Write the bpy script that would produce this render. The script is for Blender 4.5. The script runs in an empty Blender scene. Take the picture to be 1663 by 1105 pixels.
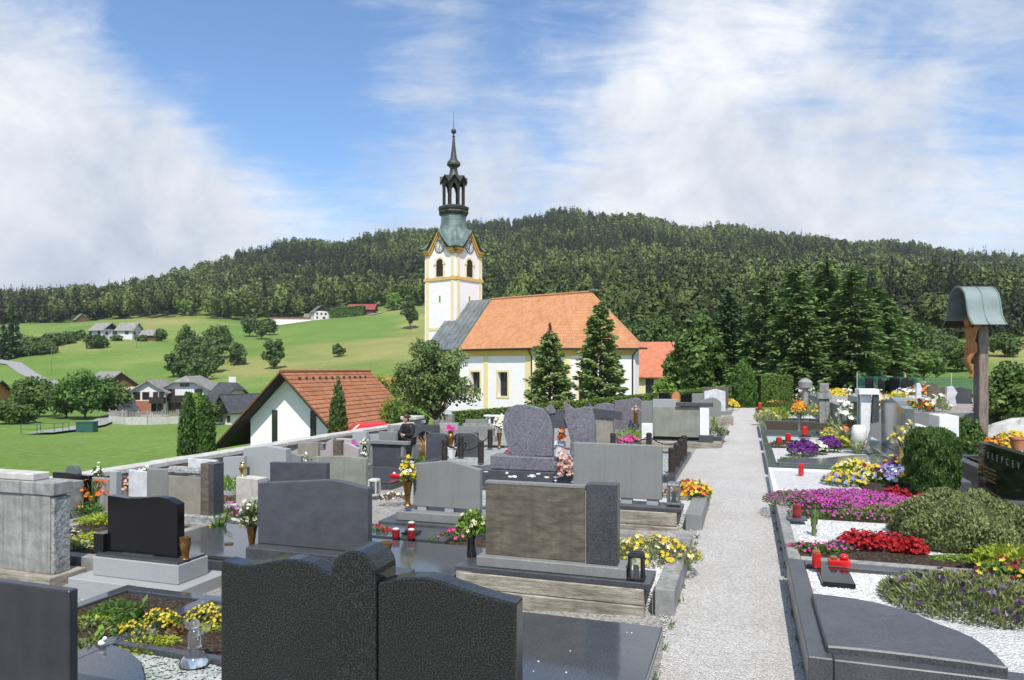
import bpy, bmesh, math, random
import numpy as np
from mathutils import Vector, Matrix

R = math.radians
scene = bpy.context.scene
col = scene.collection

# ------------------------------------------------------------------ camera
CAM_H, FOC, U0, V0 = 2.4, 1150.0, 831.5, 600.0      # eye height, focal length and horizon, in pixels of the 1663 px photo
cam_data = bpy.data.cameras.new("camera")
cam_data.sensor_fit = 'HORIZONTAL'
cam_data.sensor_width = 36.0
cam_data.lens = 36.0 * FOC / 1663.0
cam_data.shift_y = (V0 - 552.5) / 1663.0
cam_data.clip_start = 0.1
cam_data.clip_end = 6000
cam = bpy.data.objects.new("camera", cam_data)
cam.location = (0, 0, CAM_H)
cam.rotation_euler = (R(90), 0, 0)
col.objects.link(cam)
scene.camera = cam

# ------------------------------------------------------------------ sun, sky, exposure
SUN_EL = R(55)
SUN_DIR = Vector((0.07, -1.0, 0)).normalized()
sun_vec = Vector((SUN_DIR.x * math.cos(SUN_EL), SUN_DIR.y * math.cos(SUN_EL), math.sin(SUN_EL)))
sl = bpy.data.lights.new("sun", 'SUN')
sl.energy = 4.0
sl.angle = R(0.55)
sl.color = (1.0, 0.95, 0.87)
sun = bpy.data.objects.new("sun", sl)
sun.rotation_euler = sun_vec.to_track_quat('Z', 'Y').to_euler()
sun.location = (0, -20, 60)
col.objects.link(sun)

world = bpy.data.worlds.new("World")
scene.world = world
world.use_nodes = True
wn, wl = world.node_tree.nodes, world.node_tree.links
wn.clear()

def wnode(t, **kw):
 n = wn.new(t)
 for k, v in kw.items():
  setattr(n, k, v)
 return n

def wmath(op, a, b=None, clamp=False):
 n = wnode('ShaderNodeMath', operation=op, use_clamp=clamp)
 for i, x in enumerate((a, b)):
  if x is None:
   continue
  if isinstance(x, (int, float)):
   n.inputs[i].default_value = x
  else:
   wl.new(x, n.inputs[i])
 return n.outputs[0]

sky = wnode('ShaderNodeTexSky', sky_type='NISHITA')
sky.sun_disc = False
sky.sun_elevation = SUN_EL
sky.sun_rotation = math.atan2(SUN_DIR.x, SUN_DIR.y)
sky.altitude = 400
sky.air_density = 1.0
sky.dust_density = 0.3
sky.ozone_density = 3.0
tc = wnode('ShaderNodeTexCoord')
sep = wnode('ShaderNodeSeparateXYZ')
wl.new(tc.outputs['Generated'], sep.inputs[0])
zc = wmath('MAXIMUM', sep.outputs[2], 0.02)
zd = wmath('ADD', zc, 0.16)
px = wmath('DIVIDE', sep.outputs[0], zd)
py = wmath('DIVIDE', sep.outputs[1], zd)
cmb = wnode('ShaderNodeCombineXYZ')
wl.new(px, cmb.inputs[0])
wl.new(py, cmb.inputs[1])

def cloud_noise(scale, detail, rough, dist, off, sx=1.0, sy=1.0, rot=0.0, src=None):
 mp = wnode('ShaderNodeMapping')
 mp.inputs['Location'].default_value = off
 mp.inputs['Scale'].default_value = (sx, sy, 1)
 mp.inputs['Rotation'].default_value = (0, 0, rot)
 wl.new(src or cmb.outputs[0], mp.inputs[0])
 n = wnode('ShaderNodeTexNoise')
 n.inputs['Scale'].default_value = scale
 n.inputs['Detail'].default_value = detail
 n.inputs['Roughness'].default_value = rough
 n.inputs['Distortion'].default_value = dist
 wl.new(mp.outputs[0], n.inputs['Vector'])
 return n.outputs['Fac']

def cloud_bank(u, v, inner, outer):
 """1 near the sky direction (u, v of the photo), 0 beyond the outer angle (degrees)"""
 d = Vector(((u - U0) / FOC, 1.0, (V0 - v) / FOC)).normalized()
 dp = wnode('ShaderNodeVectorMath', operation='DOT_PRODUCT')
 wl.new(tc.outputs['Generated'], dp.inputs[0])
 dp.inputs[1].default_value = d
 mr = wnode('ShaderNodeMapRange', interpolation_type='SMOOTHSTEP')
 mr.inputs['From Min'].default_value = math.cos(R(outer))
 mr.inputs['From Max'].default_value = math.cos(R(inner))
 wl.new(dp.outputs['Value'], mr.inputs['Value'])
 return mr.outputs[0]

big = cloud_noise(3.6, 12, 0.62, 0.25, (3.1, 1.7, 0.4), 1.0, 1.0, 0.5, tc.outputs['Generated'])
wisp = cloud_noise(2.6, 12, 0.66, 0.7, (7.3, 2.2, 0), 0.6, 1.2, 0.95)
bias = None
for (u, v, i, o, w) in ((60, 400, 4, 20, 0.26), (-40, 230, 3, 15, 0.24), (290, 330, 1, 8, 0.10), (335, 110, 0, 3, 0.12), (320, 180, 0, 4, 0.10), (1500, 290, 6, 26, 0.14), (1150, 330, 4, 20, 0.14),
      (1150, 170, 2, 12, 0.05), (1450, 60, 2, 14, -0.06), (1025, 155, 0, 3, 0.14), (640, 330, 2, 12, 0.08), (440, 320, 0, 5, .08), (740, 230, 0, 8, 0.06),
      (540, 110, 3, 16, -0.14), (440, 230, 1, 7, -0.10), (900, 70, 2, 9, -0.08), (1265, 185, 0, 5, -0.14), (170, 50, 3, 11, -0.26), (400, 60, 2, 9, -.08), (1440, 40, 0, 5, -0.12), (1640, 160, 0, 5, -0.10)):
 t = wmath('MULTIPLY', cloud_bank(u, v, i, o), w)
 bias = t if bias is None else wmath('ADD', bias, t)
fine = cloud_noise(7.5, 10, 0.68, 0.6, (2.3, 5.2, 0), 0.45, 1.3, 0.8)
dens = wmath('ADD', wmath('ADD', wmath('MULTIPLY', big, 0.52), wmath('ADD', wmath('MULTIPLY', wisp, 0.48), wmath('MULTIPLY', fine, 0.40))), bias)
mr = wnode('ShaderNodeMapRange', interpolation_type='SMOOTHSTEP')
mr.inputs['From Min'].default_value = 0.53
mr.inputs['From Max'].default_value = 0.97
wl.new(dens, mr.inputs['Value'])
mask = mr.outputs[0]
shade = cloud_noise(5.5, 10, 0.62, 0.3, (1.3, 9.2, 0), 0.9, 1.0, 0.3, tc.outputs['Generated'])
cr = wnode('ShaderNodeValToRGB')
cr.color_ramp.elements[0].position = 0.30
cr.color_ramp.elements[0].color = (2.9, 3.3, 3.95, 1)
cr.color_ramp.elements[1].position = 0.66
cr.color_ramp.elements[1].color = (5.5, 5.6, 5.75, 1)
wl.new(shade, cr.inputs[0])
mix = wnode('ShaderNodeMix', data_type='RGBA')
wl.new(mask, mix.inputs['Factor'])
tint = wnode('ShaderNodeMix', data_type='RGBA', blend_type='MULTIPLY')
tint.inputs[0].default_value = 1.0
tint.inputs[7].default_value = (0.84, 0.98, 1.07, 1)
wl.new(sky.outputs[0], tint.inputs[6])
wl.new(tint.outputs[2], mix.inputs[6])
wl.new(cr.outputs[0], mix.inputs[7])
bg = wnode('ShaderNodeBackground')
bg.inputs['Strength'].default_value = 0.145
wl.new(mix.outputs[2], bg.inputs['Color'])
wo = wnode('ShaderNodeOutputWorld')
wl.new(bg.outputs[0], wo.inputs['Surface'])

vs = scene.view_settings
vs.view_transform = 'Standard'
vs.look = 'None'
vs.exposure = 0.38
vs.gamma = 1.0
vs.use_curve_mapping = False
scene.render.engine = 'CYCLES'
scene.cycles.use_denoising = True
scene.cycles.max_bounces = 6
scene.cycles.transparent_max_bounces = 6
scene.cycles.caustics_reflective = False
scene.cycles.caustics_refractive = False

# ------------------------------------------------------------------ coordinates
# a runs across the churchyard (to the right), b along its gravel path
TH = R(18.3)
SA, CA = math.sin(TH), math.cos(TH)

def W(a, b, z=0.0):
 return Vector((a * CA + b * SA, -a * SA + b * CA, z))

def AB(x, y):
 return (x * CA - y * SA, x * SA + y * CA)

def at(u, v, Y):
 """world point on the sight line of photo pixel (u, v) at depth Y"""
 return Vector(((u - U0) * Y / FOC, Y, CAM_H - (v - V0) * Y / FOC))

def gz(u, v, z=0.0):
 """(a, b) where the sight line meets height z"""
 Y = (CAM_H - z) * FOC / (v - V0)
 return AB((u - U0) * Y / FOC, Y)

def gb(u, v, b):
 """(a, z) on the upright plane b = const"""
 k = (u - U0) / FOC
 a = (k * CA * b - SA * b) / (CA + k * SA)
 Y = -a * SA + b * CA
 return a, CAM_H - (v - V0) * Y / FOC

def ga(u, v, a):
 """(b, z) on the upright plane a = const"""
 k = (u - U0) / FOC
 b = (a * CA + k * a * SA) / (k * CA - SA)
 Y = -a * SA + b * CA
 return b, CAM_H - (v - V0) * Y / FOC

def g(a):
 """churchyard ground: falls gently to the left of the path"""
 return 0.06 * (a + 0.7) if a < -0.7 else 0.0

def ground_under(u, v):
 """(a, b, z) where the sight line meets the churchyard ground"""
 z = 0.0
 for _ in range(12):
  a, b = gz(u, v, z)
  z = g(max(a, -14))
 return a, b, z

# terrain of the valley and the hill: heights by bearing and distance
TU = np.array([-900, -300, 0, 200, 330, 450, 560, 700, 780, 860, 1000, 1100, 1250, 1400, 1600, 1750, 2300, 3000.])

def from_v(Y, vv):
 return [2.4 - (q - 600) * Y / 1150 for q in vv]

TROWS = [
 (12, [-2.8] * 7 + [-2.4, -2.0, -1.6, -1.2, -1, -.8, -.7, -.6, -.6, -.6, -.6]),
 (30, [-3.3] * 7 + [-2.8, -2.4, -2.0, -1.5, -1.2, -.8, -.7, -.6, -.6, -.6, -.6]),
 (45, [-3.9] * 7 + [-3.2, -2.8, -2.4, -2.0, -1.6, -.9, -.7, -.6, -.6, -.6, -.6]),
 (60, [-4.5] * 5 + [-4.4, -4.1, -3.2, -2.8, -2.6, -2.5, -2.0, -1.0, -.8, -.6, -.5, -.5, -.5]),
 (100, [-5.2] * 5 + [-5, -4.2, -3, -2.6, -2.4, -2.2, -1.5, -.5, 0, 1.2, 1.4, 1.5, 1.5]),
 (130, [-5.3] * 4 + [-5.0, -4, -2.5, 0, 0.5, 1, 1.5, 2, 2.5, 3, 4.2, 4.5, 5, 5]),
 (160, [-4.8] * 4 + [-4.0, -2.4, -.2, 3, 4, 5, 6, 6, 6, 7, 7.8, 8.3, 8, 8]),
 (200, from_v(200, [617, 617, 617, 617, 615, 608, 598, 582, 578, 572, 566, 560, 556, 552, 548, 546, 546, 546])),
 (300, from_v(300, [556, 556, 556, 551, 556, 560, 555, 545, 540, 533, 520, 516, 514, 516, 520, 522, 524, 524])),
 (420, from_v(420, [528, 528, 528, 520, 518, 527, 516, 500, 495, 490, 480, 478, 478, 482, 490, 492, 494, 494])),
 (600, from_v(600, [522, 522, 515, 502, 484, 470, 460, 452, 443, 433, 433, 438, 448, 458, 472, 476, 482, 482])),
 (900, from_v(900, [530, 523, 513, 501, 461, 425, 413, 399, 386, 373, 379, 386, 403, 421, 445, 455, 467, 471])),
 (1300, from_v(1300, [540, 530, 470, 520, 520, 500, 500, 480, 470, 460, 460, 470, 480, 500, 520, 520, 530, 530])),
]
TY = np.log(np.array([r[0] for r in TROWS], float))
TZ = np.array([r[1] for r in TROWS], float)

def terr(X, Y):
 """height of the open land at world (X, Y); vectorised"""
 X = np.asarray(X, float)
 Yc = np.clip(np.asarray(Y, float), 12, 1300)
 u = np.clip(U0 + FOC * X / Yc, -900, 3000)
 ly = np.log(Yc)
 j = np.clip(np.searchsorted(TY, ly) - 1, 0, len(TY) - 2)
 t = np.clip((ly - TY[j]) / (TY[j + 1] - TY[j]), 0, 1)
 t = t * (0.55 + 0.45 * t * (3 - 2 * t))
 i = np.clip(np.searchsorted(TU, u) - 1, 0, len(TU) - 2)
 s = np.clip((u - TU[i]) / (TU[i + 1] - TU[i]), 0, 1)
 z0 = TZ[j, i] * (1 - s) + TZ[j, i + 1] * s
 z1 = TZ[j + 1, i] * (1 - s) + TZ[j + 1, i + 1] * s
 return z0 * (1 - t) + z1 * t

def folds(X, Y):
 """gullies and spurs of the wooded slope"""
 k = np.clip((np.asarray(Y) - 480) / 120, 0, 1)
 return k * (3.5 * np.sin(X * .031 + Y * .006) + 3 * np.sin(X * .062 - Y * .011 + 1) + 3 * np.sin(X * .017 + Y * .03))

def terrz(x, y):
 return float(terr(x, y))

# ------------------------------------------------------------------ materials
M = {}

def new_mat(name):
 m = bpy.data.materials.new(name)
 m.use_nodes = True
 nt = m.node_tree
 return m, nt, nt.nodes, nt.links, nt.nodes['Principled BSDF']

def ramp(nd, stops):
 r = nd.new('ShaderNodeValToRGB')
 e = r.color_ramp.elements
 while len(e) < len(stops):
  e.new(0.5)
 for q, (p, c) in zip(e, stops):
  q.position = p
  q.color = (c[0], c[1], c[2], 1)
 return r

def mat(name, c1, c2=None, scale=8.0, rough=0.7, bump=0.0, bscale=None, stretch=(1, 1, 1), detail=6, metal=0.0, spec=0.4, stain=0.0, lo=0.35, hi=0.65, coords='Object',
  stain_col=(0.06, 0.06, 0.05), rvar=0.0, streak=0.0, dist=0.0):
 """noise blended pair of colours, optional weather stains, vertical streaks and bump"""
 m, nt, nd, lk, bs = new_mat(name)
 tcn = nd.new('ShaderNodeTexCoord')
 mp = nd.new('ShaderNodeMapping')
 mp.inputs['Scale'].default_value = stretch
 lk.new(tcn.outputs[coords], mp.inputs[0])
 c2 = c2 or c1
 n = nd.new('ShaderNodeTexNoise')
 n.inputs['Scale'].default_value = scale
 n.inputs['Detail'].default_value = detail
 n.inputs['Roughness'].default_value = 0.62
 n.inputs['Distortion'].default_value = dist
 lk.new(mp.outputs[0], n.inputs['Vector'])
 r = ramp(nd, [(lo, c1), (hi, c2)])
 lk.new(n.outputs['Fac'], r.inputs[0])
 out = r.outputs[0]

 def overlay(out, fac_out, colr, p0, p1, amt):
  rr = ramp(nd, [(p0, (0, 0, 0)), (p1, (1, 1, 1))])
  lk.new(fac_out, rr.inputs[0])
  mu = nd.new('ShaderNodeMath')
  mu.operation = 'MULTIPLY'
  mu.inputs[1].default_value = amt
  lk.new(rr.outputs[0], mu.inputs[0])
  mx = nd.new('ShaderNodeMix')
  mx.data_type = 'RGBA'
  lk.new(mu.outputs[0], mx.inputs[0])
  lk.new(out, mx.inputs[6])
  mx.inputs[7].default_value = (*colr, 1)
  return mx.outputs[2]

 if stain:
  n2 = nd.new('ShaderNodeTexNoise')
  n2.inputs['Scale'].default_value = 2.3
  n2.inputs['Detail'].default_value = 8
  n2.inputs['Roughness'].default_value = 0.7
  lk.new(tcn.outputs[coords], n2.inputs['Vector'])
  out = overlay(out, n2.outputs['Fac'], stain_col, 0.46, 0.74, stain)
 if streak:
  mp3 = nd.new('ShaderNodeMapping')
  mp3.inputs['Scale'].default_value = (14, 14, 0.7)
  lk.new(tcn.outputs[coords], mp3.inputs[0])
  n3 = nd.new('ShaderNodeTexNoise')
  n3.inputs['Scale'].default_value = 1.0
  n3.inputs['Detail'].default_value = 5
  lk.new(mp3.outputs[0], n3.inputs['Vector'])
  out = overlay(out, n3.outputs['Fac'], stain_col, 0.48, 0.72, streak)
 lk.new(out, bs.inputs['Base Color'])
 bs.inputs['Roughness'].default_value = rough
 bs.inputs['Metallic'].default_value = metal
 bs.inputs['Specular IOR Level'].default_value = spec
 if rvar:
  n4 = nd.new('ShaderNodeTexNoise')
  n4.inputs['Scale'].default_value = 5
  n4.inputs['Detail'].default_value = 7
  lk.new(tcn.outputs[coords], n4.inputs['Vector'])
  mr4 = nd.new('ShaderNodeMapRange')
  mr4.inputs['To Min'].default_value = max(0.02, rough - rvar)
  mr4.inputs['To Max'].default_value = rough + rvar
  lk.new(n4.outputs['Fac'], mr4.inputs['Value'])
  lk.new(mr4.outputs[0], bs.inputs['Roughness'])
 if bump:
  nb = nd.new('ShaderNodeTexNoise')
  nb.inputs['Scale'].default_value = bscale or scale * 3
  nb.inputs['Detail'].default_value = 8
  lk.new(mp.outputs[0], nb.inputs['Vector'])
  b = nd.new('ShaderNodeBump')
  b.inputs['Strength'].default_value = bump
  b.inputs['Distance'].default_value = 0.02
  lk.new(nb.outputs['Fac'], b.inputs['Height'])
  lk.new(b.outputs[0], bs.inputs['Normal'])
 M[name] = m
 return m

def pebbles(name, stops, scale, bump=1.0, rough=0.85, dist=0.02, patch=None, coords='Object'):
 """loose stones: one colour per cell, dark joints, rounded relief"""
 m, nt, nd, lk, bs = new_mat(name)
 tcn = nd.new('ShaderNodeTexCoord')
 vo = nd.new('ShaderNodeTexVoronoi')
 vo.inputs['Scale'].default_value = scale
 vo.inputs['Randomness'].default_value = 1
 lk.new(tcn.outputs[coords], vo.inputs['Vector'])
 sp = nd.new('ShaderNodeSeparateColor')
 lk.new(vo.outputs['Color'], sp.inputs[0])
 r = ramp(nd, stops)
 lk.new(sp.outputs[0], r.inputs[0])
 out = r.outputs[0]
 if patch:
  n = nd.new('ShaderNodeTexNoise')
  n.inputs['Scale'].default_value = patch[0]
  n.inputs['Detail'].default_value = 8
  n.inputs['Roughness'].default_value = 0.68
  lk.new(tcn.outputs[coords], n.inputs['Vector'])
  rr = ramp(nd, [(0.42, (0, 0, 0)), (0.72, (1, 1, 1))])
  lk.new(n.outputs['Fac'], rr.inputs[0])
  mu = nd.new('ShaderNodeMath')
  mu.operation = 'MULTIPLY'
  mu.inputs[1].default_value = patch[2]
  lk.new(rr.outputs[0], mu.inputs[0])
  mx = nd.new('ShaderNodeMix')
  mx.data_type = 'RGBA'
  lk.new(mu.outputs[0], mx.inputs[0])
  lk.new(out, mx.inputs[6])
  mx.inputs[7].default_value = (*patch[1], 1)
  out = mx.outputs[2]
 lk.new(out, bs.inputs['Base Color'])
 bs.inputs['Roughness'].default_value = rough
 bs.inputs['Specular IOR Level'].default_value = 0.25
 b = nd.new('ShaderNodeBump')
 b.invert = True
 b.inputs['Strength'].default_value = bump
 b.inputs['Distance'].default_value = dist
 lk.new(vo.outputs['Distance'], b.inputs['Height'])
 lk.new(b.outputs[0], bs.inputs['Normal'])
 M[name] = m
 return m

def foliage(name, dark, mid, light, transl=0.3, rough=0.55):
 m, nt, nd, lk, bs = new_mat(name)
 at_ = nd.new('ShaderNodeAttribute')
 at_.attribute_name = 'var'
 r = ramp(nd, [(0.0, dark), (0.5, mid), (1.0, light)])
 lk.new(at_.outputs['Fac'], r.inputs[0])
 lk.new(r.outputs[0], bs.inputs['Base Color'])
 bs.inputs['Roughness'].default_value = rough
 bs.inputs['Specular IOR Level'].default_value = 0.25
 if transl:
  tr = nd.new('ShaderNodeBsdfTranslucent')
  lk.new(r.outputs[0], tr.inputs['Color'])
  ms = nd.new('ShaderNodeMixShader')
  ms.inputs[0].default_value = transl
  lk.new(bs.outputs[0], ms.inputs[1])
  lk.new(tr.outputs[0], ms.inputs[2])
  lk.new(ms.outputs[0], nd['Material Output'].inputs['Surface'])
 M[name] = m
 return m

def tiles(name, c1, c2, cm, w, h, rough=0.8, bump=0.6, off=0.5, mortar=0.012):
 m, nt, nd, lk, bs = new_mat(name)
 tcn = nd.new('ShaderNodeTexCoord')
 br = nd.new('ShaderNodeTexBrick')
 br.offset = off
 br.inputs['Scale'].default_value = 1.0
 br.inputs['Brick Width'].default_value = w
 br.inputs['Row Height'].default_value = h
 br.inputs['Mortar Size'].default_value = mortar
 br.inputs['Mortar Smooth'].default_value = 0.6
 br.inputs['Bias'].default_value = 0.0
 br.inputs['Color1'].default_value = (*c1, 1)
 br.inputs['Color2'].default_value = (*c2, 1)
 br.inputs['Mortar'].default_value = (*cm, 1)
 lk.new(tcn.outputs['UV'], br.inputs['Vector'])
 n = nd.new('ShaderNodeTexNoise')
 n.inputs['Scale'].default_value = 0.7
 n.inputs['Detail'].default_value = 8
 n.inputs['Roughness'].default_value = 0.7
 lk.new(tcn.outputs['UV'], n.inputs['Vector'])
 rr = ramp(nd, [(0.3, (0.82, 0.81, 0.80)), (0.7, (1.08, 1.07, 1.06))])
 lk.new(n.outputs['Fac'], rr.inputs[0])
 mx = nd.new('ShaderNodeMix')
 mx.data_type = 'RGBA'
 mx.blend_type = 'MULTIPLY'
 mx.inputs[0].default_value = 1
 lk.new(br.outputs['Color'], mx.inputs[6])
 lk.new(rr.outputs[0], mx.inputs[7])
 lk.new(mx.outputs[2], bs.inputs['Base Color'])
 bs.inputs['Roughness'].default_value = rough
 bs.inputs['Specular IOR Level'].default_value = 0.3
 b = nd.new('ShaderNodeBump')
 b.invert = True
 b.inputs['Strength'].default_value = bump
 b.inputs['Distance'].default_value = 0.03
 lk.new(br.outputs['Fac'], b.inputs['Height'])
 lk.new(b.outputs[0], bs.inputs['Normal'])
 M[name] = m
 return m

def glass(name, colr, rough=0.05, trans=1.0):
 m, nt, nd, lk, bs = new_mat(name)
 bs.inputs['Base Color'].default_value = (*colr, 1)
 bs.inputs['Roughness'].default_value = rough
 bs.inputs['Transmission Weight'].default_value = trans
 bs.inputs['IOR'].default_value = 1.45
 M[name] = m
 return m

# stones
mat('granite_black', (0.006, 0.006, 0.007), (0.012, 0.012, 0.014), 260, 0.10, spec=0.3, rvar=0.05)
mat('granite_speckled', (0.005, 0.006, 0.006), (0.058, 0.063, 0.057), 105, 0.20, spec=0.5, detail=4, lo=0.46, hi=0.72, rvar=0.06, stain=0.5, stain_col=(0.008, 0.009, 0.008))
mat('granite_slab', (0.02, 0.023, 0.028), (0.085, 0.095, 0.106), 120, 0.10, spec=0.7, detail=3, rvar=0.08, stain=0.3, stain_col=(0.1, 0.105, 0.11))
mat('granite_charcoal', (0.025, 0.027, 0.030), (0.085, 0.09, 0.098), 80, 0.34, spec=0.5, detail=3, stain=0.3, stain_col=(0.14, 0.145, 0.15), rvar=0.1)
mat('slate_dark', (0.022, 0.023, 0.027), (0.034, 0.035, 0.04), 5, 0.35, spec=0.45, stain=0.3, stain_col=(0.05, 0.05, 0.055))
mat('slate', (0.052, 0.054, 0.064), (0.076, 0.078, 0.09), 5, 0.42, bump=0.06, bscale=60, stretch=(1, 1, 1.6), spec=0.5, stain=0.3, stain_col=(0.11, 0.11, 0.12), rvar=0.12)
mat('granite_grey', (0.165, 0.17, 0.163), (0.25, 0.255, 0.245), 70, 0.55, detail=3, stain=0.35, stain_col=(0.13, 0.13, 0.115), streak=0.25)
mat('granite_pale', (0.25, 0.265, 0.27), (0.38, 0.39, 0.39), 120, 0.55, detail=3, stain=0.3, stain_col=(0.24, 0.24, 0.22))
mat('granite_green', (0.05, 0.065, 0.062), (0.15, 0.175, 0.165), 90, 0.14, detail=4, spec=0.55, rvar=0.06)
mat('granite_lilac', (0.07, 0.066, 0.08), (0.25, 0.238, 0.27), 15, 0.45, detail=10, dist=2.2, stain=0.35, stain_col=(0.07, 0.065, 0.08))
mat('granite_pink', (0.32, 0.27, 0.27), (0.46, 0.40, 0.40), 60, 0.6, detail=4, stain=0.3, stain_col=(0.2, 0.17, 0.16))
mat('stone_brown', (0.075, 0.062, 0.045), (0.17, 0.145, 0.105), 5, 0.65, stretch=(1, 1, 3.0), bump=0.2, bscale=30, stain=0.55, stain_col=(0.055, 0.05, 0.042), streak=0.35)
mat('stone_tan', (0.22, 0.20, 0.16), (0.30, 0.275, 0.225), 4, 0.6, stain=0.3, stain_col=(0.16, 0.15, 0.12), streak=0.15)
mat('stone_olive', (0.19, 0.195, 0.155), (0.27, 0.275, 0.225), 3, 0.6, stain=0.4, stain_col=(0.14, 0.145, 0.12), streak=0.35)
mat('concrete', (0.21, 0.21, 0.195), (0.36, 0.355, 0.335), 5, 0.85, bump=0.4, bscale=60, stain=0.6, stain_col=(0.10, 0.10, 0.09), streak=0.55)
mat('concrete_pale', (0.42, 0.40, 0.37), (0.56, 0.54, 0.50), 6, 0.85, bump=0.4, bscale=60, stain=0.55, stain_col=(0.25, 0.235, 0.2))
mat('concrete_rough', (0.14, 0.14, 0.14), (0.42, 0.42, 0.41), 16, 0.9, bump=1.0, bscale=22, stain=0.3)
mat('board_concrete', (0.20, 0.175, 0.135), (0.45, 0.41, 0.335), 4, 0.85, bump=0.6, bscale=18, stretch=(1, 1, 9), stain=0.75, stain_col=(0.10, 0.085, 0.06))
mat('render_grey', (0.20, 0.20, 0.205), (0.30, 0.30, 0.305), 10, 0.85, bump=0.3, stain=0.4, stain_col=(0.15, 0.15, 0.15))
mat('marble_white', (0.66, 0.66, 0.65), (0.80, 0.80, 0.79), 5, 0.4, stretch=(1, 1, 2), stain=0.25, stain_col=(0.45, 0.45, 0.46))
mat('marble_grey', (0.45, 0.46, 0.47), (0.66, 0.67, 0.68), 4, 0.4, stain=0.3, stain_col=(0.3, 0.3, 0.31))
mat('wall_stone', (0.16, 0.145, 0.125), (0.34, 0.31, 0.275), 9, 0.9, bump=0.8, bscale=12, stain=0.6, stain_col=(0.085, 0.08, 0.07))
mat('boulder', (0.35, 0.34, 0.32), (0.55, 0.54, 0.52), 5, 0.85, bump=0.8, bscale=9, stain=0.4, stain_col=(0.2, 0.2, 0.17))
mat('chippings', (0.5, 0.5, 0.48), (0.75, 0.75, 0.73), 40, 0.7)
mat('paint_flakes', (0.7, 0.7, 0.68), (0.8, 0.8, 0.78), 20, 0.8)
# metals, glass, small things
mat('bronze', (0.20, 0.095, 0.025), (0.36, 0.19, 0.06), 22, 0.34, metal=0.85, bump=0.3, bscale=60)
mat('brass', (0.48, 0.32, 0.09), (0.62, 0.44, 0.16), 20, 0.28, metal=0.9)
mat('iron', (0.012, 0.012, 0.013), (0.03, 0.03, 0.03), 30, 0.5, metal=0.4)
mat('pewter', (0.20, 0.20, 0.21), (0.34, 0.34, 0.35), 30, 0.35, metal=0.7)
mat('vase_black', (0.01, 0.01, 0.012), (0.03, 0.03, 0.033), 8, 0.22, spec=0.6, stretch=(6, 6, 0.4))
mat('candle_red', (0.50, 0.012, 0.012), (0.62, 0.02, 0.018), 8, 0.18, spec=0.6)
mat('candle_dark_red', (0.20, 0.012, 0.014), (0.30, 0.02, 0.02), 8, 0.15, spec=0.6)
mat('candle_white', (0.72, 0.70, 0.66), (0.8, 0.78, 0.74), 8, 0.4)
mat('terracotta', (0.40, 0.15, 0.07), (0.55, 0.22, 0.10), 14, 0.8, bump=0.2)
mat('gold_letters', (0.50, 0.34, 0.09), (0.62, 0.44, 0.14), 30, 0.35, metal=0.6)
mat('silver_letters', (0.42, 0.42, 0.40), (0.55, 0.55, 0.52), 30, 0.4, metal=0.4)
glass('clear_glass', (0.93, 0.97, 0.97), 0.10, 0.93)
glass('red_glass', (0.75, 0.02, 0.02), 0.06, 0.7)
# buildings
mat('plaster_white', (0.84, 0.78, 0.80), (0.88, 0.82, 0.84), 1.3, 0.9, bump=0.08, bscale=60, stain=0.12, stain_col=(0.60, 0.58, 0.54))
mat('plaster_cool', (0.66, 0.63, 0.635), (0.74, 0.705, 0.71), 1.5, 0.9, bump=0.08, bscale=60, stain=0.15, stain_col=(0.5, 0.49, 0.47))
mat('plaster_yellow', (0.76, 0.60, 0.31), (0.80, 0.66, 0.37), 2, 0.9, stain=0.15, stain_col=(0.6, 0.45, 0.22))
mat('plaster_cream', (0.74, 0.62, 0.36), (0.78, 0.67, 0.42), 2, 0.9)
mat('cornice_ochre', (0.62, 0.39, 0.11), (0.69, 0.45, 0.15), 2, 0.85)
tiles('roof_church', (0.48, 0.212, 0.097), (0.57, 0.278, 0.14), (0.30, 0.12, 0.055), 0.24, 0.36)
tiles('roof_chapel', (0.33, 0.135, 0.068), (0.44, 0.195, 0.10), (0.20, 0.06, 0.03), 0.34, 0.38)
tiles('roof_annex', (0.50, 0.17, 0.09), (0.58, 0.22, 0.13), (0.34, 0.09, 0.05), 0.3, 0.36)
tiles('roof_grey', (0.22, 0.21, 0.20), (0.33, 0.315, 0.30), (0.13, 0.12, 0.115), 0.4, 0.5)
tiles('roof_slate', (0.055, 0.058, 0.068), (0.085, 0.088, 0.10), (0.03, 0.03, 0.035), 0.4, 0.4)
tiles('roof_red', (0.26, 0.05, 0.05), (0.33, 0.07, 0.065), (0.15, 0.03, 0.03), 0.4, 0.5)
tiles('roof_green', (0.12, 0.16, 0.13), (0.16, 0.20, 0.17), (0.08, 0.1, 0.09), 0.5, 0.5)
mat('copper_green', (0.075, 0.115, 0.108), (0.16, 0.215, 0.2), 1.6, 0.55, metal=0.15, stain=0.4, stain_col=(0.09, 0.10, 0.09), streak=0.3)
mat('copper_pale', (0.15, 0.195, 0.19), (0.23, 0.285, 0.275), 1.4, 0.5, metal=0.15, stain=0.25, stain_col=(0.14, 0.17, 0.16))
mat('net_green', (0.04, 0.17, 0.14), (0.055, 0.21, 0.175), 4, 0.6)
mat('copper_dark', (0.035, 0.035, 0.03), (0.085, 0.09, 0.075), 1.5, 0.5, metal=0.2, stain=0.4, stain_col=(0.05, 0.045, 0.035))
mat('sheet_metal', (0.14, 0.155, 0.155), (0.24, 0.265, 0.265), 1.2, 0.42, metal=0.3, stretch=(1, 1, 1), stain=0.4, stain_col=(0.10, 0.09, 0.075))
mat('louvre_brown', (0.035, 0.018, 0.014), (0.055, 0.03, 0.022), 12, 0.7)
mat('wood_dark', (0.018, 0.013, 0.010), (0.04, 0.03, 0.024), 6, 0.75, stretch=(1, 1, 4))
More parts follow.
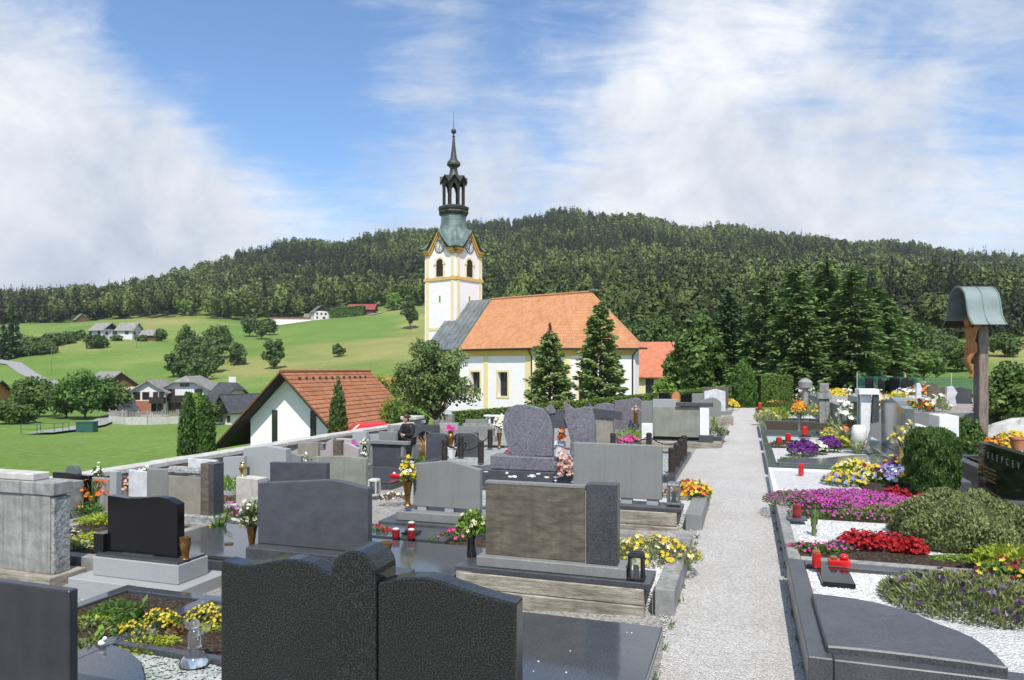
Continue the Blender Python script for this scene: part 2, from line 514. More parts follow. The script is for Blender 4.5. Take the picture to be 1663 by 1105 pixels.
mat('wood_brown', (0.10, 0.045, 0.022), (0.16, 0.075, 0.04), 6, 0.7, stretch=(1, 6, 1))
mat('wood_orange', (0.36, 0.15, 0.045), (0.46, 0.21, 0.07), 5, 0.6, stretch=(1, 1, 6), stain=0.3, stain_col=(0.2, 0.08, 0.03))
mat('wood_grey', (0.13, 0.098, 0.078), (0.28, 0.225, 0.185), 5, 0.85, stretch=(6, 6, 0.6), bump=0.5, bscale=14, stain=0.3, stain_col=(0.05, 0.04, 0.03))
mat('window_dark', (0.012, 0.014, 0.017), (0.03, 0.033, 0.038), 1.2, 0.12, spec=0.6)
mat('lattice', (0.03, 0.024, 0.022), (0.05, 0.04, 0.036), 8, 0.6)
mat('clock_white', (0.72, 0.71, 0.68), None, 4, 0.6)
mat('clock_black', (0.02, 0.02, 0.02), None, 4, 0.5)
mat('brick_red', (0.30, 0.11, 0.07), (0.38, 0.16, 0.10), 6, 0.85)
mat('gutter_dark', (0.03, 0.024, 0.022), (0.05, 0.042, 0.04), 6, 0.45)
mat('green_paint', (0.02, 0.085, 0.065), (0.03, 0.11, 0.085), 4, 0.5)
mat('car_red', (0.60, 0.02, 0.025), (0.62, 0.025, 0.03), 4, 0.2, spec=0.6)
mat('asphalt', (0.22, 0.22, 0.22), (0.32, 0.315, 0.31), 3, 0.9)
mat('yard_gravel', (0.40, 0.37, 0.33), (0.52, 0.49, 0.44), 2, 0.95)
# person
mat('skin', (0.52, 0.29, 0.20), (0.56, 0.33, 0.235), 20, 0.5)
mat('hair_brown', (0.05, 0.022, 0.014), (0.09, 0.04, 0.025), 40, 0.5, stretch=(1, 1, 0.2))
mat('cloth_black', (0.010, 0.010, 0.011), (0.02, 0.02, 0.021), 30, 0.9, bump=0.3)
mat('leather_black', (0.008, 0.008, 0.009), None, 30, 0.4)
mat('carved_wood', (0.30, 0.115, 0.03), (0.42, 0.19, 0.06), 9, 0.6, stretch=(2, 2, 0.7), stain=0.3, stain_col=(0.16, 0.06, 0.02))
# ground
pebbles('path_gravel', [(0, (0.38, 0.365, 0.335)), (0.45, (0.61, 0.585, 0.55)), (1, (0.76, 0.735, 0.70))], 75, 1.0, patch=(0.8, (0.42, 0.39, 0.345), 0.5))
pebbles('yard_ground', [(0, (0.17, 0.165, 0.15)), (0.5, (0.36, 0.345, 0.32)), (1, (0.52, 0.50, 0.47))], 48, 1.0, patch=(0.9, (0.22, 0.20, 0.165), 0.7))
pebbles('white_pebbles', [(0, (0.40, 0.40, 0.39)), (1, (0.72, 0.72, 0.71))], 46, 1.0, rough=0.7)
pebbles('grey_pebbles', [(0, (0.18, 0.2, 0.19)), (0.5, (0.30, 0.33, 0.31)), (1, (0.48, 0.5, 0.48))], 30, 1.0, rough=0.6)
pebbles('glass_pebbles', [(0, (0.28, 0.36, 0.36)), (1, (0.62, 0.68, 0.68))], 40, 1.0, rough=0.3)
pebbles('bark_chips', [(0, (0.10, 0.055, 0.045)), (1, (0.27, 0.17, 0.145))], 34, 1.0)
pebbles('soil', [(0, (0.018, 0.012, 0.008)), (0.6, (0.05, 0.034, 0.022)), (1, (0.10, 0.07, 0.045))], 38, 1.0, rough=0.95)

# foliage: dark, mid, light
foliage('leaf_spruce', (0.045, 0.085, 0.026), (0.10, 0.168, 0.05), (0.24, 0.33, 0.10), 0.15)
foliage('leaf_spruce_blue', (0.03, 0.062, 0.03), (0.06, 0.115, 0.05), (0.13, 0.21, 0.08), 0.15)
foliage('leaf_fir', (0.075, 0.13, 0.04), (0.18, 0.265, 0.08), (0.36, 0.44, 0.16), 0.2)
foliage('leaf_hay', (0.11, 0.14, 0.05), (0.215, 0.245, 0.092), (0.35, 0.37, 0.16), 0.2)
foliage('leaf_thuja', (0.035, 0.08, 0.018), (0.075, 0.145, 0.034), (0.16, 0.24, 0.06), 0.2)
foliage('leaf_tree', (0.055, 0.10, 0.024), (0.115, 0.19, 0.042), (0.22, 0.31, 0.08), 0.3)
foliage('leaf_far', (0.055, 0.092, 0.028), (0.10, 0.16, 0.045), (0.16, 0.22, 0.07), 0.25)
foliage('leaf_silver', (0.07, 0.115, 0.034), (0.15, 0.22, 0.068), (0.29, 0.36, 0.14), 0.25)
foliage('leaf_lime', (0.115, 0.218, 0.029), (0.196, 0.322, 0.046), (0.310, 0.437, 0.081), 0.35)
foliage('leaf_hedge', (0.052, 0.098, 0.016), (0.115, 0.190, 0.034), (0.207, 0.287, 0.057), 0.25)
foliage('leaf_olive', (0.085, 0.12, 0.04), (0.165, 0.21, 0.078), (0.28, 0.32, 0.135), 0.2)
foliage('leaf_green', (0.052, 0.115, 0.023), (0.103, 0.196, 0.040), (0.196, 0.310, 0.069), 0.3)
foliage('leaf_yellowgreen', (0.184, 0.253, 0.029), (0.345, 0.414, 0.046), (0.506, 0.529, 0.069), 0.3)
foliage('leaf_variegated', (0.184, 0.253, 0.081), (0.391, 0.437, 0.184), (0.632, 0.632, 0.345), 0.25)
foliage('leaf_grey', (0.115, 0.138, 0.092), (0.207, 0.230, 0.149), (0.322, 0.333, 0.218), 0.2)
foliage('leaf_straw', (0.322, 0.196, 0.081), (0.483, 0.310, 0.138), (0.632, 0.437, 0.207), 0.2)
foliage('leaf_dry', (0.092, 0.052, 0.023), (0.184, 0.103, 0.046), (0.299, 0.184, 0.092), 0.2)
foliage('petal_yellow', (0.50, 0.34, 0.02), (0.64, 0.47, 0.03), (0.74, 0.62, 0.10), 0.2)
foliage('petal_white', (0.62, 0.62, 0.52), (0.76, 0.76, 0.68), (0.85, 0.85, 0.8), 0.2)
foliage('petal_cream', (0.55, 0.50, 0.28), (0.70, 0.65, 0.42), (0.8, 0.76, 0.55), 0.2)
foliage('petal_pink', (0.50, 0.03, 0.18), (0.62, 0.06, 0.28), (0.75, 0.18, 0.40), 0.2)
foliage('petal_blush', (0.50, 0.24, 0.18), (0.64, 0.38, 0.30), (0.76, 0.55, 0.45), 0.2)
foliage('petal_magenta', (0.36, 0.025, 0.24), (0.50, 0.05, 0.36), (0.64, 0.14, 0.50), 0.2)
foliage('petal_red', (0.22, 0.004, 0.006), (0.36, 0.008, 0.010), (0.50, 0.02, 0.02), 0.2)
foliage('petal_orange', (0.58, 0.11, 0.01), (0.70, 0.19, 0.015), (0.80, 0.32, 0.04), 0.2)
foliage('petal_orangered', (0.52, 0.05, 0.012), (0.66, 0.10, 0.02), (0.76, 0.18, 0.04), 0.2)
foliage('petal_purple', (0.05, 0.006, 0.09), (0.11, 0.016, 0.17), (0.22, 0.06, 0.28), 0.2)
foliage('petal_blackish', (0.010, 0.004, 0.014), (0.035, 0.010, 0.045), (0.16, 0.11, 0.19), 0.1)
foliage('petal_lilac', (0.20, 0.12, 0.36), (0.34, 0.22, 0.50), (0.50, 0.38, 0.64), 0.2)
foliage('petal_blue', (0.10, 0.11, 0.34), (0.22, 0.24, 0.50), (0.42, 0.44, 0.66), 0.2)
foliage('petal_maroon', (0.10, 0.006, 0.012), (0.18, 0.012, 0.02), (0.28, 0.03, 0.03), 0.2)
foliage('forest_leaf', (0.019, 0.027, 0.010), (0.050, 0.072, 0.020), (0.155, 0.205, 0.050), 0.12)
mat('bark', (0.06, 0.045, 0.032), (0.14, 0.11, 0.085), 9, 0.9, stretch=(3, 3, 0.5), bump=0.6)
mat('twigs', (0.03, 0.04, 0.014), (0.05, 0.06, 0.022), 20, 0.95)

# ------------------------------------------------------------------ meadow material (mown green, hay-yellow patches, darker woodland floor)
def meadow_material():
 m, nt, nd, lk, bs = new_mat('meadow')
 tcn = nd.new('ShaderNodeTexCoord')
 a1 = nd.new('ShaderNodeAttribute')
 a1.attribute_name = 'dry'
 n1 = nd.new('ShaderNodeTexNoise')
 n1.inputs['Scale'].default_value = 0.035
 n1.inputs['Detail'].default_value = 9
 n1.inputs['Roughness'].default_value = 0.66
 lk.new(tcn.outputs['Object'], n1.inputs['Vector'])
 n2 = nd.new('ShaderNodeTexNoise')
 n2.inputs['Scale'].default_value = 1.7
 n2.inputs['Detail'].default_value = 9
 n2.inputs['Roughness'].default_value = 0.75
 lk.new(tcn.outputs['Object'], n2.inputs['Vector'])
 r1 = ramp(nd, [(0.3, (0.115, 0.192, 0.042)), (0.55, (0.150, 0.236, 0.056)), (0.75, (0.195, 0.268, 0.075))])
 lk.new(n1.outputs['Fac'], r1.inputs[0])
 r2 = ramp(nd, [(0.3, (0.21, 0.235, 0.07)), (0.7, (0.32, 0.30, 0.12))])
 lk.new(n1.outputs['Fac'], r2.inputs[0])
 ad = nd.new('ShaderNodeMath')
 ad.operation = 'MULTIPLY_ADD'
 lk.new(n1.outputs['Fac'], ad.inputs[0])
 ad.inputs[1].default_value = 1.6
 lk.new(a1.outputs['Fac'], ad.inputs[2])
 rr = nd.new('ShaderNodeMapRange')
 rr.inputs['From Min'].default_value = 0.80
 rr.inputs['From Max'].default_value = 1.45
 lk.new(ad.outputs[0], rr.inputs['Value'])
 mx = nd.new('ShaderNodeMix')
 mx.data_type = 'RGBA'
 lk.new(rr.outputs[0], mx.inputs[0])
 lk.new(r1.outputs[0], mx.inputs[6])
 lk.new(r2.outputs[0], mx.inputs[7])
 r3 = ramp(nd, [(0.25, (0.45, 0.48, 0.42)), (0.5, (0.95, 0.95, 0.9)), (0.78, (1.5, 1.42, 1.3))])
 lk.new(n2.outputs['Fac'], r3.inputs[0])
 mm = nd.new('ShaderNodeMix')
 mm.data_type = 'RGBA'
 mm.blend_type = 'MULTIPLY'
 mm.inputs[0].default_value = 1
 lk.new(mx.outputs[2], mm.inputs[6])
 lk.new(r3.outputs[0], mm.inputs[7])
 lk.new(mm.outputs[2], bs.inputs['Base Color'])
 bs.inputs['Roughness'].default_value = 0.95
 bs.inputs['Specular IOR Level'].default_value = 0.1
 b = nd.new('ShaderNodeBump')
 b.inputs['Strength'].default_value = 0.6
 b.inputs['Distance'].default_value = 0.15
 lk.new(n2.outputs['Fac'], b.inputs['Height'])
 lk.new(b.outputs[0], bs.inputs['Normal'])
 M['meadow'] = m

meadow_material()

# ------------------------------------------------------------------ mesh helpers
class MB:
 """collects vertices and faces; build() links them as one mesh object"""

 def __init__(s):
  s.v, s.f, s.m = [], [], []

 def add(s, verts, faces, mi=0):
  o = len(s.v)
  s.v += [tuple(p) for p in verts]
  s.f += [tuple(i + o for i in q) for q in faces]
  s.m += [mi] * len(faces)
  return s

 def box(s, x0, x1, y0, y1, z0, z1, mi=0, T=None, top=None):
  p = [(x0, y0, z0), (x1, y0, z0), (x1, y1, z0), (x0, y1, z0), (x0, y0, z1), (x1, y0, z1), (x1, y1, z1), (x0, y1, z1)]
  if top is not None:
   cx, cy = (x0 + x1) / 2, (y0 + y1) / 2
   p[4:] = [(cx + (q[0] - cx) * top, cy + (q[1] - cy) * top, q[2]) for q in p[4:]]
  if T is not None:
   p = [T @ Vector(q) for q in p]
  return s.add(p, [(0, 3, 2, 1), (4, 5, 6, 7), (0, 1, 5, 4), (1, 2, 6, 5), (2, 3, 7, 6), (3, 0, 4, 7)], mi)

 def prism(s, poly, fn, mi=0):
  """poly: 2-D outline; fn(p, t) -> 3-D point for t = 0 / 1"""
  n = len(poly)
  v = [fn(p, 0) for p in poly] + [fn(p, 1) for p in poly]
  f = [tuple(range(n)), tuple(range(2 * n - 1, n - 1, -1))] + [(i, i + n, (i + 1) % n + n, (i + 1) % n) for i in range(n)]
  return s.add(v, f, mi)

 def lathe(s, prof, n=16, c=(0, 0, 0), mi=0, sx=1.0, sy=1.0, rot=0.0, cap=True):
  v, f = [], []
  for r, z in prof:
   for k in range(n):
    t = 2 * math.pi * k / n + rot
    v.append((c[0] + r * sx * math.cos(t), c[1] + r * sy * math.sin(t), c[2] + z))
  for j in range(len(prof) - 1):
   for k in range(n):
    k2 = (k + 1) % n
    f.append((j * n + k, j * n + k2, (j + 1) * n + k2, (j + 1) * n + k))
  if cap:
   f.append(tuple(range(n - 1, -1, -1)))
   f.append(tuple(range((len(prof) - 1) * n, len(prof) * n)))
  return s.add(v, f, mi)

 def tube(s, path, rad, n=8, mi=0):
  path = [Vector(p) for p in path]
  if isinstance(rad, (int, float)):
   rad = [rad] * len(path)
  v, f = [], []
  up = Vector((0.31, 0.17, 0.93))
  for i, p in enumerate(path):
   d = (path[min(i + 1, len(path) - 1)] - path[max(i - 1, 0)]).normalized()
   x = d.cross(up)
   if x.length < 0.05:
    x = d.cross(Vector((1, 0, 0)))
   x.normalize()
   y = d.cross(x)
   for k in range(n):
    t = 2 * math.pi * k / n
    v.append(p + (x * math.cos(t) + y * math.sin(t)) * rad[i])
  for j in range(len(path) - 1):
   for k in range(n):
    k2 = (k + 1) % n
    f.append((j * n + k, j * n + k2, (j + 1) * n + k2, (j + 1) * n + k))
  f.append(tuple(range(n - 1, -1, -1)))
  f.append(tuple(range((len(path) - 1) * n, len(path) * n)))
  return s.add(v, f, mi)

 def ball(s, c, r, n=10, mi=0, sz=1.0):
  prof = [(max(1e-3, r * math.sin(math.pi * i / n)), -r * sz * math.cos(math.pi * i / n)) for i in range(n + 1)]
  return s.lathe(prof, n + 2, c, mi)

 def build(s, name, mats, parent=None, bevel=0.0, smooth=False, loc=None, rz=None, seg=1):
  me = bpy.data.meshes.new(name)
  me.from_pydata(s.v, [], s.f)
  for k in (mats if isinstance(mats, (list, tuple)) else [mats]):
   me.materials.append(M[k])
  me.polygons.foreach_set('material_index', s.m)
  bm = bmesh.new()
  bm.from_mesh(me)
  bmesh.ops.recalc_face_normals(bm, faces=bm.faces)
  if bevel:
   ed = [e for e in bm.edges if len(e.link_faces) == 2 and e.calc_face_angle(0) > 0.6]
   bmesh.ops.bevel(bm, geom=ed, offset=bevel, segments=seg, affect='EDGES', profile=0.6, clamp_overlap=True)
  uv = bm.loops.layers.uv.new('UVMap')
  Z = Vector((0, 0, 1))
  for fc in bm.faces:
   nn = fc.normal
   t = Z.cross(nn)
   t = t.normalized() if t.length > 0.05 else Vector((1, 0, 0))
   b = nn.cross(t)
   for l in fc.loops:
    l[uv].uv = (l.vert.co.dot(t), l.vert.co.dot(b))
   if smooth:
    fc.smooth = True
  if smooth:
   for e in bm.edges:
    if len(e.link_faces) == 2 and e.calc_face_angle(0) > 0.7:
     e.smooth = False
  bm.to_mesh(me)
  bm.free()
  o = bpy.data.objects.new(name, me)
  col.objects.link(o)
  if parent:
   o.parent = parent
  if loc is not None:
   o.location = loc
  if rz is not None:
   o.rotation_euler.z = rz
  return o

def tag(o, label=None, cat=None, group=None, kind=None):
 for k, v in (('label', label), ('category', cat), ('group', group), ('kind', kind)):
  if v:
   o[k] = v
 return o

def thing(name, label, cat, loc, rz=0.0, group=None):
 o = bpy.data.objects.new(name, None)
 o.empty_display_size = 0.2
 col.objects.link(o)
 o.location = loc
 o.rotation_euler.z = rz
 return tag(o, label, cat, group)

def yard(name, label, cat, a, b, z=None, group=None, rz=0.0):
 """an Empty standing in the churchyard, its x axis across the path and y along it"""
 return thing(name, label, cat, W(a, b, g(a) if z is None else z), -TH + rz, group)

def quads(name, C, U, V, var, mt, parent=None, loc=None, tri=False):
 """leaf-sized diamonds: centre C, half axes U and V"""
 n = len(C)
 co = np.empty((n, 4, 3), np.float32)
 co[:, 0] = C - U
 co[:, 1] = C + V
 co[:, 2] = C + U
 co[:, 3] = C - V
 me = bpy.data.meshes.new(name)
 me.vertices.add(n * 4)
 me.vertices.foreach_set('co', co.reshape(-1))
 me.loops.add(n * 4)
 me.loops.foreach_set('vertex_index', np.arange(n * 4, dtype=np.int32))
 me.polygons.add(n)
 me.polygons.foreach_set('loop_start', np.arange(0, n * 4, 4, dtype=np.int32))
 at_ = me.attributes.new('var', 'FLOAT', 'POINT')
 at_.data.foreach_set('value', np.repeat(np.clip(var, 0, 1), 4).astype(np.float32))
 me.materials.append(M[mt])
 me.update(calc_edges=True)
 o = bpy.data.objects.new(name, me)
 col.objects.link(o)
 if parent:
  o.parent = parent
 if loc is not None:
  o.location = loc
 return o

def unit(v):
 return v / np.maximum(np.linalg.norm(v, axis=1, keepdims=True), 1e-6)

def tangents(rng, N):
 t = unit(np.cross(N, unit(rng.normal(size=N.shape))))
 return t, np.cross(N, t)

def leaf_cards(name, rng, P, N, size, aspect, var, mt, parent, jit=0.7, loc=None):
 N = unit(N + rng.normal(size=N.shape) * jit * 0.6)
 t, b = tangents(rng, N)
 s = (size * rng.uniform(0.6, 1.35, len(P)))[:, None]
 return quads(name, P, t * s * 0.5, b * s * 0.5 * aspect, var, mt, parent, loc)

# ------------------------------------------------------------------ trees and shrubs
def deciduous(name, label, loc, H, rad, n, leaf, mt='leaf_tree', seed=1, trunk_h=0.25, nclump=None, group=None, squash=1.0, trunk_r=None, lean=0.0, gap=0.0):
 rng = np.random.default_rng(seed)
 root = thing(name, label, 'tree', loc, 0, group)
 ch = H * (1 - trunk_h)
 cz = H * trunk_h + ch * 0.5
 k = nclump or int(30 + 22 * rng.random())
 d = unit(rng.normal(size=(k, 3)))
 rr = rng.uniform(0.3, 0.86 + gap * .16, k)[:, None]
 cl = d * rr * np.array([rad, rad, ch * 0.5])
 cl[:, 2] = cl[:, 2] * squash + cz
 up = (cl[:, 2] - H * trunk_h) / ch
 shr = np.clip(1.15 - 0.5 * np.clip(up, 0, 1), 0.6, 1)
 cl[:, :2] *= shr[:, None]
 cr_ = rng.uniform(0.20 - gap * .06, 0.40 - gap * .1, k) * rad
 tr = MB()
 r0 = trunk_r or H * 0.022
 top = H * (trunk_h + 0.35)
 tr.tube([(0, 0, -0.3), (0.02 * H * lean, 0, H * trunk_h * 0.5), (0.03 * H * lean, 0.01 * H, H * trunk_h), (0.02 * H, 0, top)], [r0 * 1.35, r0, r0 * 0.9, r0 * 0.35], 8)
 for i in range(0, k, 2):
  c = Vector(cl[i])
  z0 = H * trunk_h * rng.uniform(0.75, 1.6)
  s0 = Vector((0.02 * H * lean, 0, min(z0, top)))
  mid = s0.lerp(c, 0.5) + Vector((0, 0, -0.03 * H))
  tr.tube([s0, mid, c], [r0 * 0.45, r0 * 0.28, r0 * 0.10], 5)
 tr.build('trunk', 'bark', root, smooth=True)
 w = cr_ ** 2
 idx = rng.choice(k, n, p=w / w.sum())
 dirs = unit(rng.normal(size=(n, 3)) + np.array([0, 0, 0.25]))
 P = cl[idx] + dirs * (cr_[idx] * rng.uniform(0.35, 1.08, n) ** 0.6)[:, None]
 keep = P[:, 2] > H * trunk_h * 0.8
 P, dirs, idx = P[keep], dirs[keep], idx[keep]
 cv = rng.uniform(-0.22, 0.22, k)
 var = 0.45 + cv[idx] + rng.normal(size=len(P)) * 0.16
 leaf_cards('crown', rng, P, dirs + np.array([0, 0, 0.35]), leaf, 0.62, var, mt, root, 0.9)
 return root

def spruce(name, label, loc, H, rad, seed=1, mt='leaf_spruce', group=None, step=0.33, nb=9, spray=0.34, bare=0.06, power=0.85, droop=0.35, dens=1.0, wid=0.42, up=0.34, lift=0.0):
 rng = np.random.default_rng(seed)
 root = thing(name, label, 'tree', loc, 0, group)
 tr = MB()
 tr.tube([(0, 0, -0.3), (0, 0, H * 0.5), (0, 0, H * 0.97)], [H * 0.017 + 0.03, H * 0.010, 0.012], 8)
 C, U, V, var = [], [], [], []
 z = H * bare
 while z < H * 0.985:
  t = (z - H * bare) / (H * (1 - bare))
  L = rad * (1 - t) ** power * rng.uniform(0.86, 1.1) + 0.12
  L *= 0.72 + 0.28 * min(1, t / 0.10)
  kb = max(5, int(nb * (0.55 + 0.45 * (1 - t))))
  for _ in range(kb):
   ph = rng.uniform(0, 2 * math.pi)
   l = L * rng.uniform(0.72, 1.12)
   rise = up * (t - 0.35) + lift + rng.uniform(-0.14, 0.14)
   m = max(6, int(l / (spray * 0.115) * dens))
   s = np.sqrt(rng.uniform(0.02, 1, m))
   dx, dy = math.cos(ph), math.sin(ph)
   zz = z + rng.uniform(-0.1, 0.1) + rise * s * l - droop * l * s * s * 0.5 + 0.16 * l * np.clip(s - 0.75, 0, 1)
   side = rng.uniform(-1, 1, m)
   sp = spray * (0.6 + 0.6 * (1 - 0.5 * s)) * rng.uniform(0.7, 1.3, m)
   off = side * (0.30 * l * (1 - s * 0.75))
   px = dx * s * l - dy * off
   py = dy * s * l + dx * off
   an = ph + side * 0.75 + rng.normal(size=m) * 0.15
   ux, uy = np.cos(an), np.sin(an)
   uz = -0.18 + rng.normal(size=m) * 0.16 + 0.35 * np.clip(s - 0.8, 0, 1)
   u = unit(np.stack([ux, uy, uz], 1))
   v = unit(np.stack([-uy, ux, rng.normal(size=m) * 0.9], 1))
   C.append(np.stack([px, py, zz - abs(off) * 0.22 - rng.uniform(0, 1, m) ** 2 * step * 1.0], 1))
   U.append(u * (sp * 0.5)[:, None])
   V.append(v * (sp * wid * 0.5)[:, None])
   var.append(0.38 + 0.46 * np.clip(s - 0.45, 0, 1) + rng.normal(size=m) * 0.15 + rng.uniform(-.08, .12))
   if l > 0.7 and rng.random() < 0.35:
    tr.tube([(0, 0, z), (dx * l * 0.8, dy * l * 0.8, z + rise * l * 0.8 - droop * l * 0.3)], [0.02, 0.006], 4)
  z += step * (0.65 + 0.5 * (1 - t))
 tr.build('trunk', 'bark', root)
 quads('crown', np.concatenate(C), np.concatenate(U), np.concatenate(V), np.concatenate(var), mt, root)
 return root

def clipped(name, label, cat, loc, prof, n, leaf, mt, seed=1, rz=0.0, sx=1.0, sy=1.0, group=None, upright=0.4, bumpy=0.05, aspect=0.5, core=0.78):
 """dense shrub: leaves over a turned outline prof [(r, z)], twigs inside"""
 rng = np.random.default_rng(seed)
 root = thing(name, label, cat, loc, rz, group)
 pr = np.array(prof, float)
 MB().lathe([(max(0.01, r * core), z * (0.98 if i else 1)) for i, (r, z) in enumerate(prof)], 14, (0, 0, 0), 0, sx, sy).build('branches', 'twigs', root, smooth=True)
 seg = np.linalg.norm(np.diff(pr, axis=0), axis=1)
 ar = seg * (pr[:-1, 0] + pr[1:, 0] + 0.02)
 i = rng.choice(len(seg), n, p=ar / ar.sum())
 t = rng.uniform(0, 1, n)
 r = pr[i, 0] * (1 - t) + pr[i + 1, 0] * t
 z = pr[i, 1] * (1 - t) + pr[i + 1, 1] * t
 ph = rng.uniform(0, 2 * np.pi, n)
 rmax = pr[:, 0].max()
 lump = bumpy * rmax * (np.sin(ph * 5 + z * 5 / rmax) + np.sin(ph * 9 - z * 8 / rmax + 1.3))
 rr = r * rng.uniform(0.93, 1.03, n) + lump
 P = np.stack([rr * np.cos(ph) * sx, rr * np.sin(ph) * sy, z + lump * 0.5], 1)
 dz = (pr[i + 1, 1] - pr[i, 1])
 dr = (pr[i + 1, 0] - pr[i, 0])
 N = unit(np.stack([np.cos(ph) * dz, np.sin(ph) * dz, -dr], 1) + 1e-6)
 u = unit(N * 0.4 + np.array([0, 0, upright]) + rng.normal(size=N.shape) * 0.4)
 v = unit(np.cross(N + rng.normal(size=N.shape) * 0.35, u))
 s = (leaf * rng.uniform(0.6, 1.3, n))[:, None]
 var = 0.45 + rng.normal(size=n) * 0.17 + lump / (bumpy * rmax + 1e-6) * 0.09
 quads('foliage', P, u * s * 0.5, v * s * 0.5 * aspect, var, mt, root)
 return root

def hedge(name, label, pts, zb, zt, half, n, leaf, mt='leaf_hedge', seed=1):
 """clipped hedge along world points pts, base heights zb, top heights zt"""
 rng = np.random.default_rng(seed)
 root = thing(name, label, 'hedge', (pts[0][0], pts[0][1], zb[0]))
 o = np.array([pts[0][0], pts[0][1], zb[0]])
 p = np.array(pts, float)
 L = np.linalg.norm(np.diff(p, axis=0), axis=1)
 core = MB()
 for i in range(len(L)):
  d = (p[i + 1] - p[i]) / L[i]
  nn = np.array([-d[1], d[0]]) * half * 0.86
  q = []
  for j in (i, i + 1):
   for s in (-1, 1):
    q.append((*(p[j] + nn * s), zb[j]))
    q.append((*(p[j] + nn * s), zt[j] - 0.05))
  core.add([np.array(x) - o for x in q], [(0, 4, 5, 1), (2, 3, 7, 6), (1, 5, 7, 3), (0, 1, 3, 2), (4, 6, 7, 5), (0, 2, 6, 4)])
 core.build('branches', 'twigs', root)
 i = rng.choice(len(L), n, p=L / L.sum())
 t = rng.uniform(0, 1, n)
 d = (p[i + 1] - p[i]) / L[i][:, None]
 nn = np.stack([-d[:, 1], d[:, 0]], 1)
 b = p[i] + d * (t * L[i])[:, None]
 z0 = np.array(zb)[i] * (1 - t) + np.array(zb)[i + 1] * t
 z1 = np.array(zt)[i] * (1 - t) + np.array(zt)[i + 1] * t
 top = rng.random(n) < half * 2 / (half * 2 + 2 * (z1 - z0))
 side = np.where(rng.random(n) < 0.5, -1, 1)
 w = np.where(top, rng.uniform(-1, 1, n), side * rng.uniform(0.93, 1.05, n)) * half
 zz = np.where(top, z1 + rng.normal(size=n) * 0.03, z0 + (z1 - z0) * rng.uniform(0, 1, n))
 P = np.concatenate([b + nn * w[:, None], zz[:, None]], 1) - o
 N = np.where(top[:, None], np.array([0, 0, 1.0]), np.concatenate([nn * side[:, None], np.full((n, 1), 0.5)], 1))
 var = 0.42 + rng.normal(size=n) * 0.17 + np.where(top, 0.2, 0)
 leaf_cards('foliage', rng, P, unit(N), leaf, 0.6, var, mt, root, 1.1)
 return root

def bouquet_mesh(root, rng, rx, ry, h, nleaf, leafsize, leafmt, flowers, z0=0.0, upright=0.5, fsize=0.035, petals=5, dome=1.0, leafaspect=0.4, top_only=0.35):
 """leaves filling a dome, then blossoms over its top: flowers = [(material, count)]"""
 if nleaf:
  ph = rng.uniform(0, 2 * np.pi, nleaf)
  r = np.sqrt(rng.uniform(0, 1, nleaf))
  hz = h * np.sqrt(np.clip(1 - (r * 0.93) ** 2, 0, 1)) ** dome
  P = np.stack([r * np.cos(ph) * rx, r * np.sin(ph) * ry, z0 + hz * rng.uniform(0.12, 1.0, nleaf) ** 0.7 * 0.92], 1)
  out = np.stack([np.cos(ph) * r, np.sin(ph) * r, np.full(nleaf, upright)], 1)
  u = unit(out + rng.normal(size=(nleaf, 3)) * 0.45)
  v = unit(np.cross(u, unit(rng.normal(size=(nleaf, 3)) + np.array([0, 0, 0.4]))))
  s = (leafsize * rng.uniform(0.6, 1.3, nleaf))[:, None]
  quads('foliage', P, u * s * 0.5, v * s * 0.5 * leafaspect, 0.45 + rng.normal(size=nleaf) * 0.2, leafmt, root)
 for mt, cnt in flowers:
  cnt = int(cnt * 1.5)
  ph = rng.uniform(0, 2 * np.pi, cnt)
  r = np.sqrt(rng.uniform(0, 1, cnt))
  hz = h * np.sqrt(np.clip(1 - (r * 0.95) ** 2, 0, 1)) ** dome
  P = np.stack([r * np.cos(ph) * rx, r * np.sin(ph) * ry, z0 + hz * rng.uniform(1 - top_only, 1.06, cnt) + fsize * 0.3], 1)
  N = unit(np.stack([np.cos(ph) * r * 0.8, np.sin(ph) * r * 0.8 - 0.25, np.full(cnt, 0.75)], 1) + rng.normal(size=(cnt, 3)) * 0.35)
  t, b = tangents(rng, N)
  C, U, V, vr = [], [], [], []
  s = fsize * 0.58 * rng.uniform(0.7, 1.3, cnt)[:, None]
  base = 0.5 + rng.normal(size=cnt) * 0.22
  for k in range(petals):
   an = 2 * np.pi * k / petals
   dd = t * math.cos(an) + b * math.sin(an)
   e = np.cross(N, dd)
   C.append(P + dd * s * 0.42 + N * s * 0.12)
   U.append((dd + N * 0.25) * s * 0.46)
   V.append(e * s * 0.34)
   vr.append(base + rng.normal(size=cnt) * 0.1)
  quads('blossoms', np.concatenate(C), np.concatenate(U), np.concatenate(V), np.concatenate(vr), mt, root)

_seed = [100]

def plant(name, label, cat, a, b, z, rx, ry, h, nleaf, leafsize, leafmt, flowers=(), group=None, **kw):
 _seed[0] += 1
 root = yard(name, label, cat, a, b, z, group)
 bouquet_mesh(root, np.random.default_rng(_seed[0]), rx, ry, h, nleaf, leafsize, leafmt, flowers, **kw)
 return root

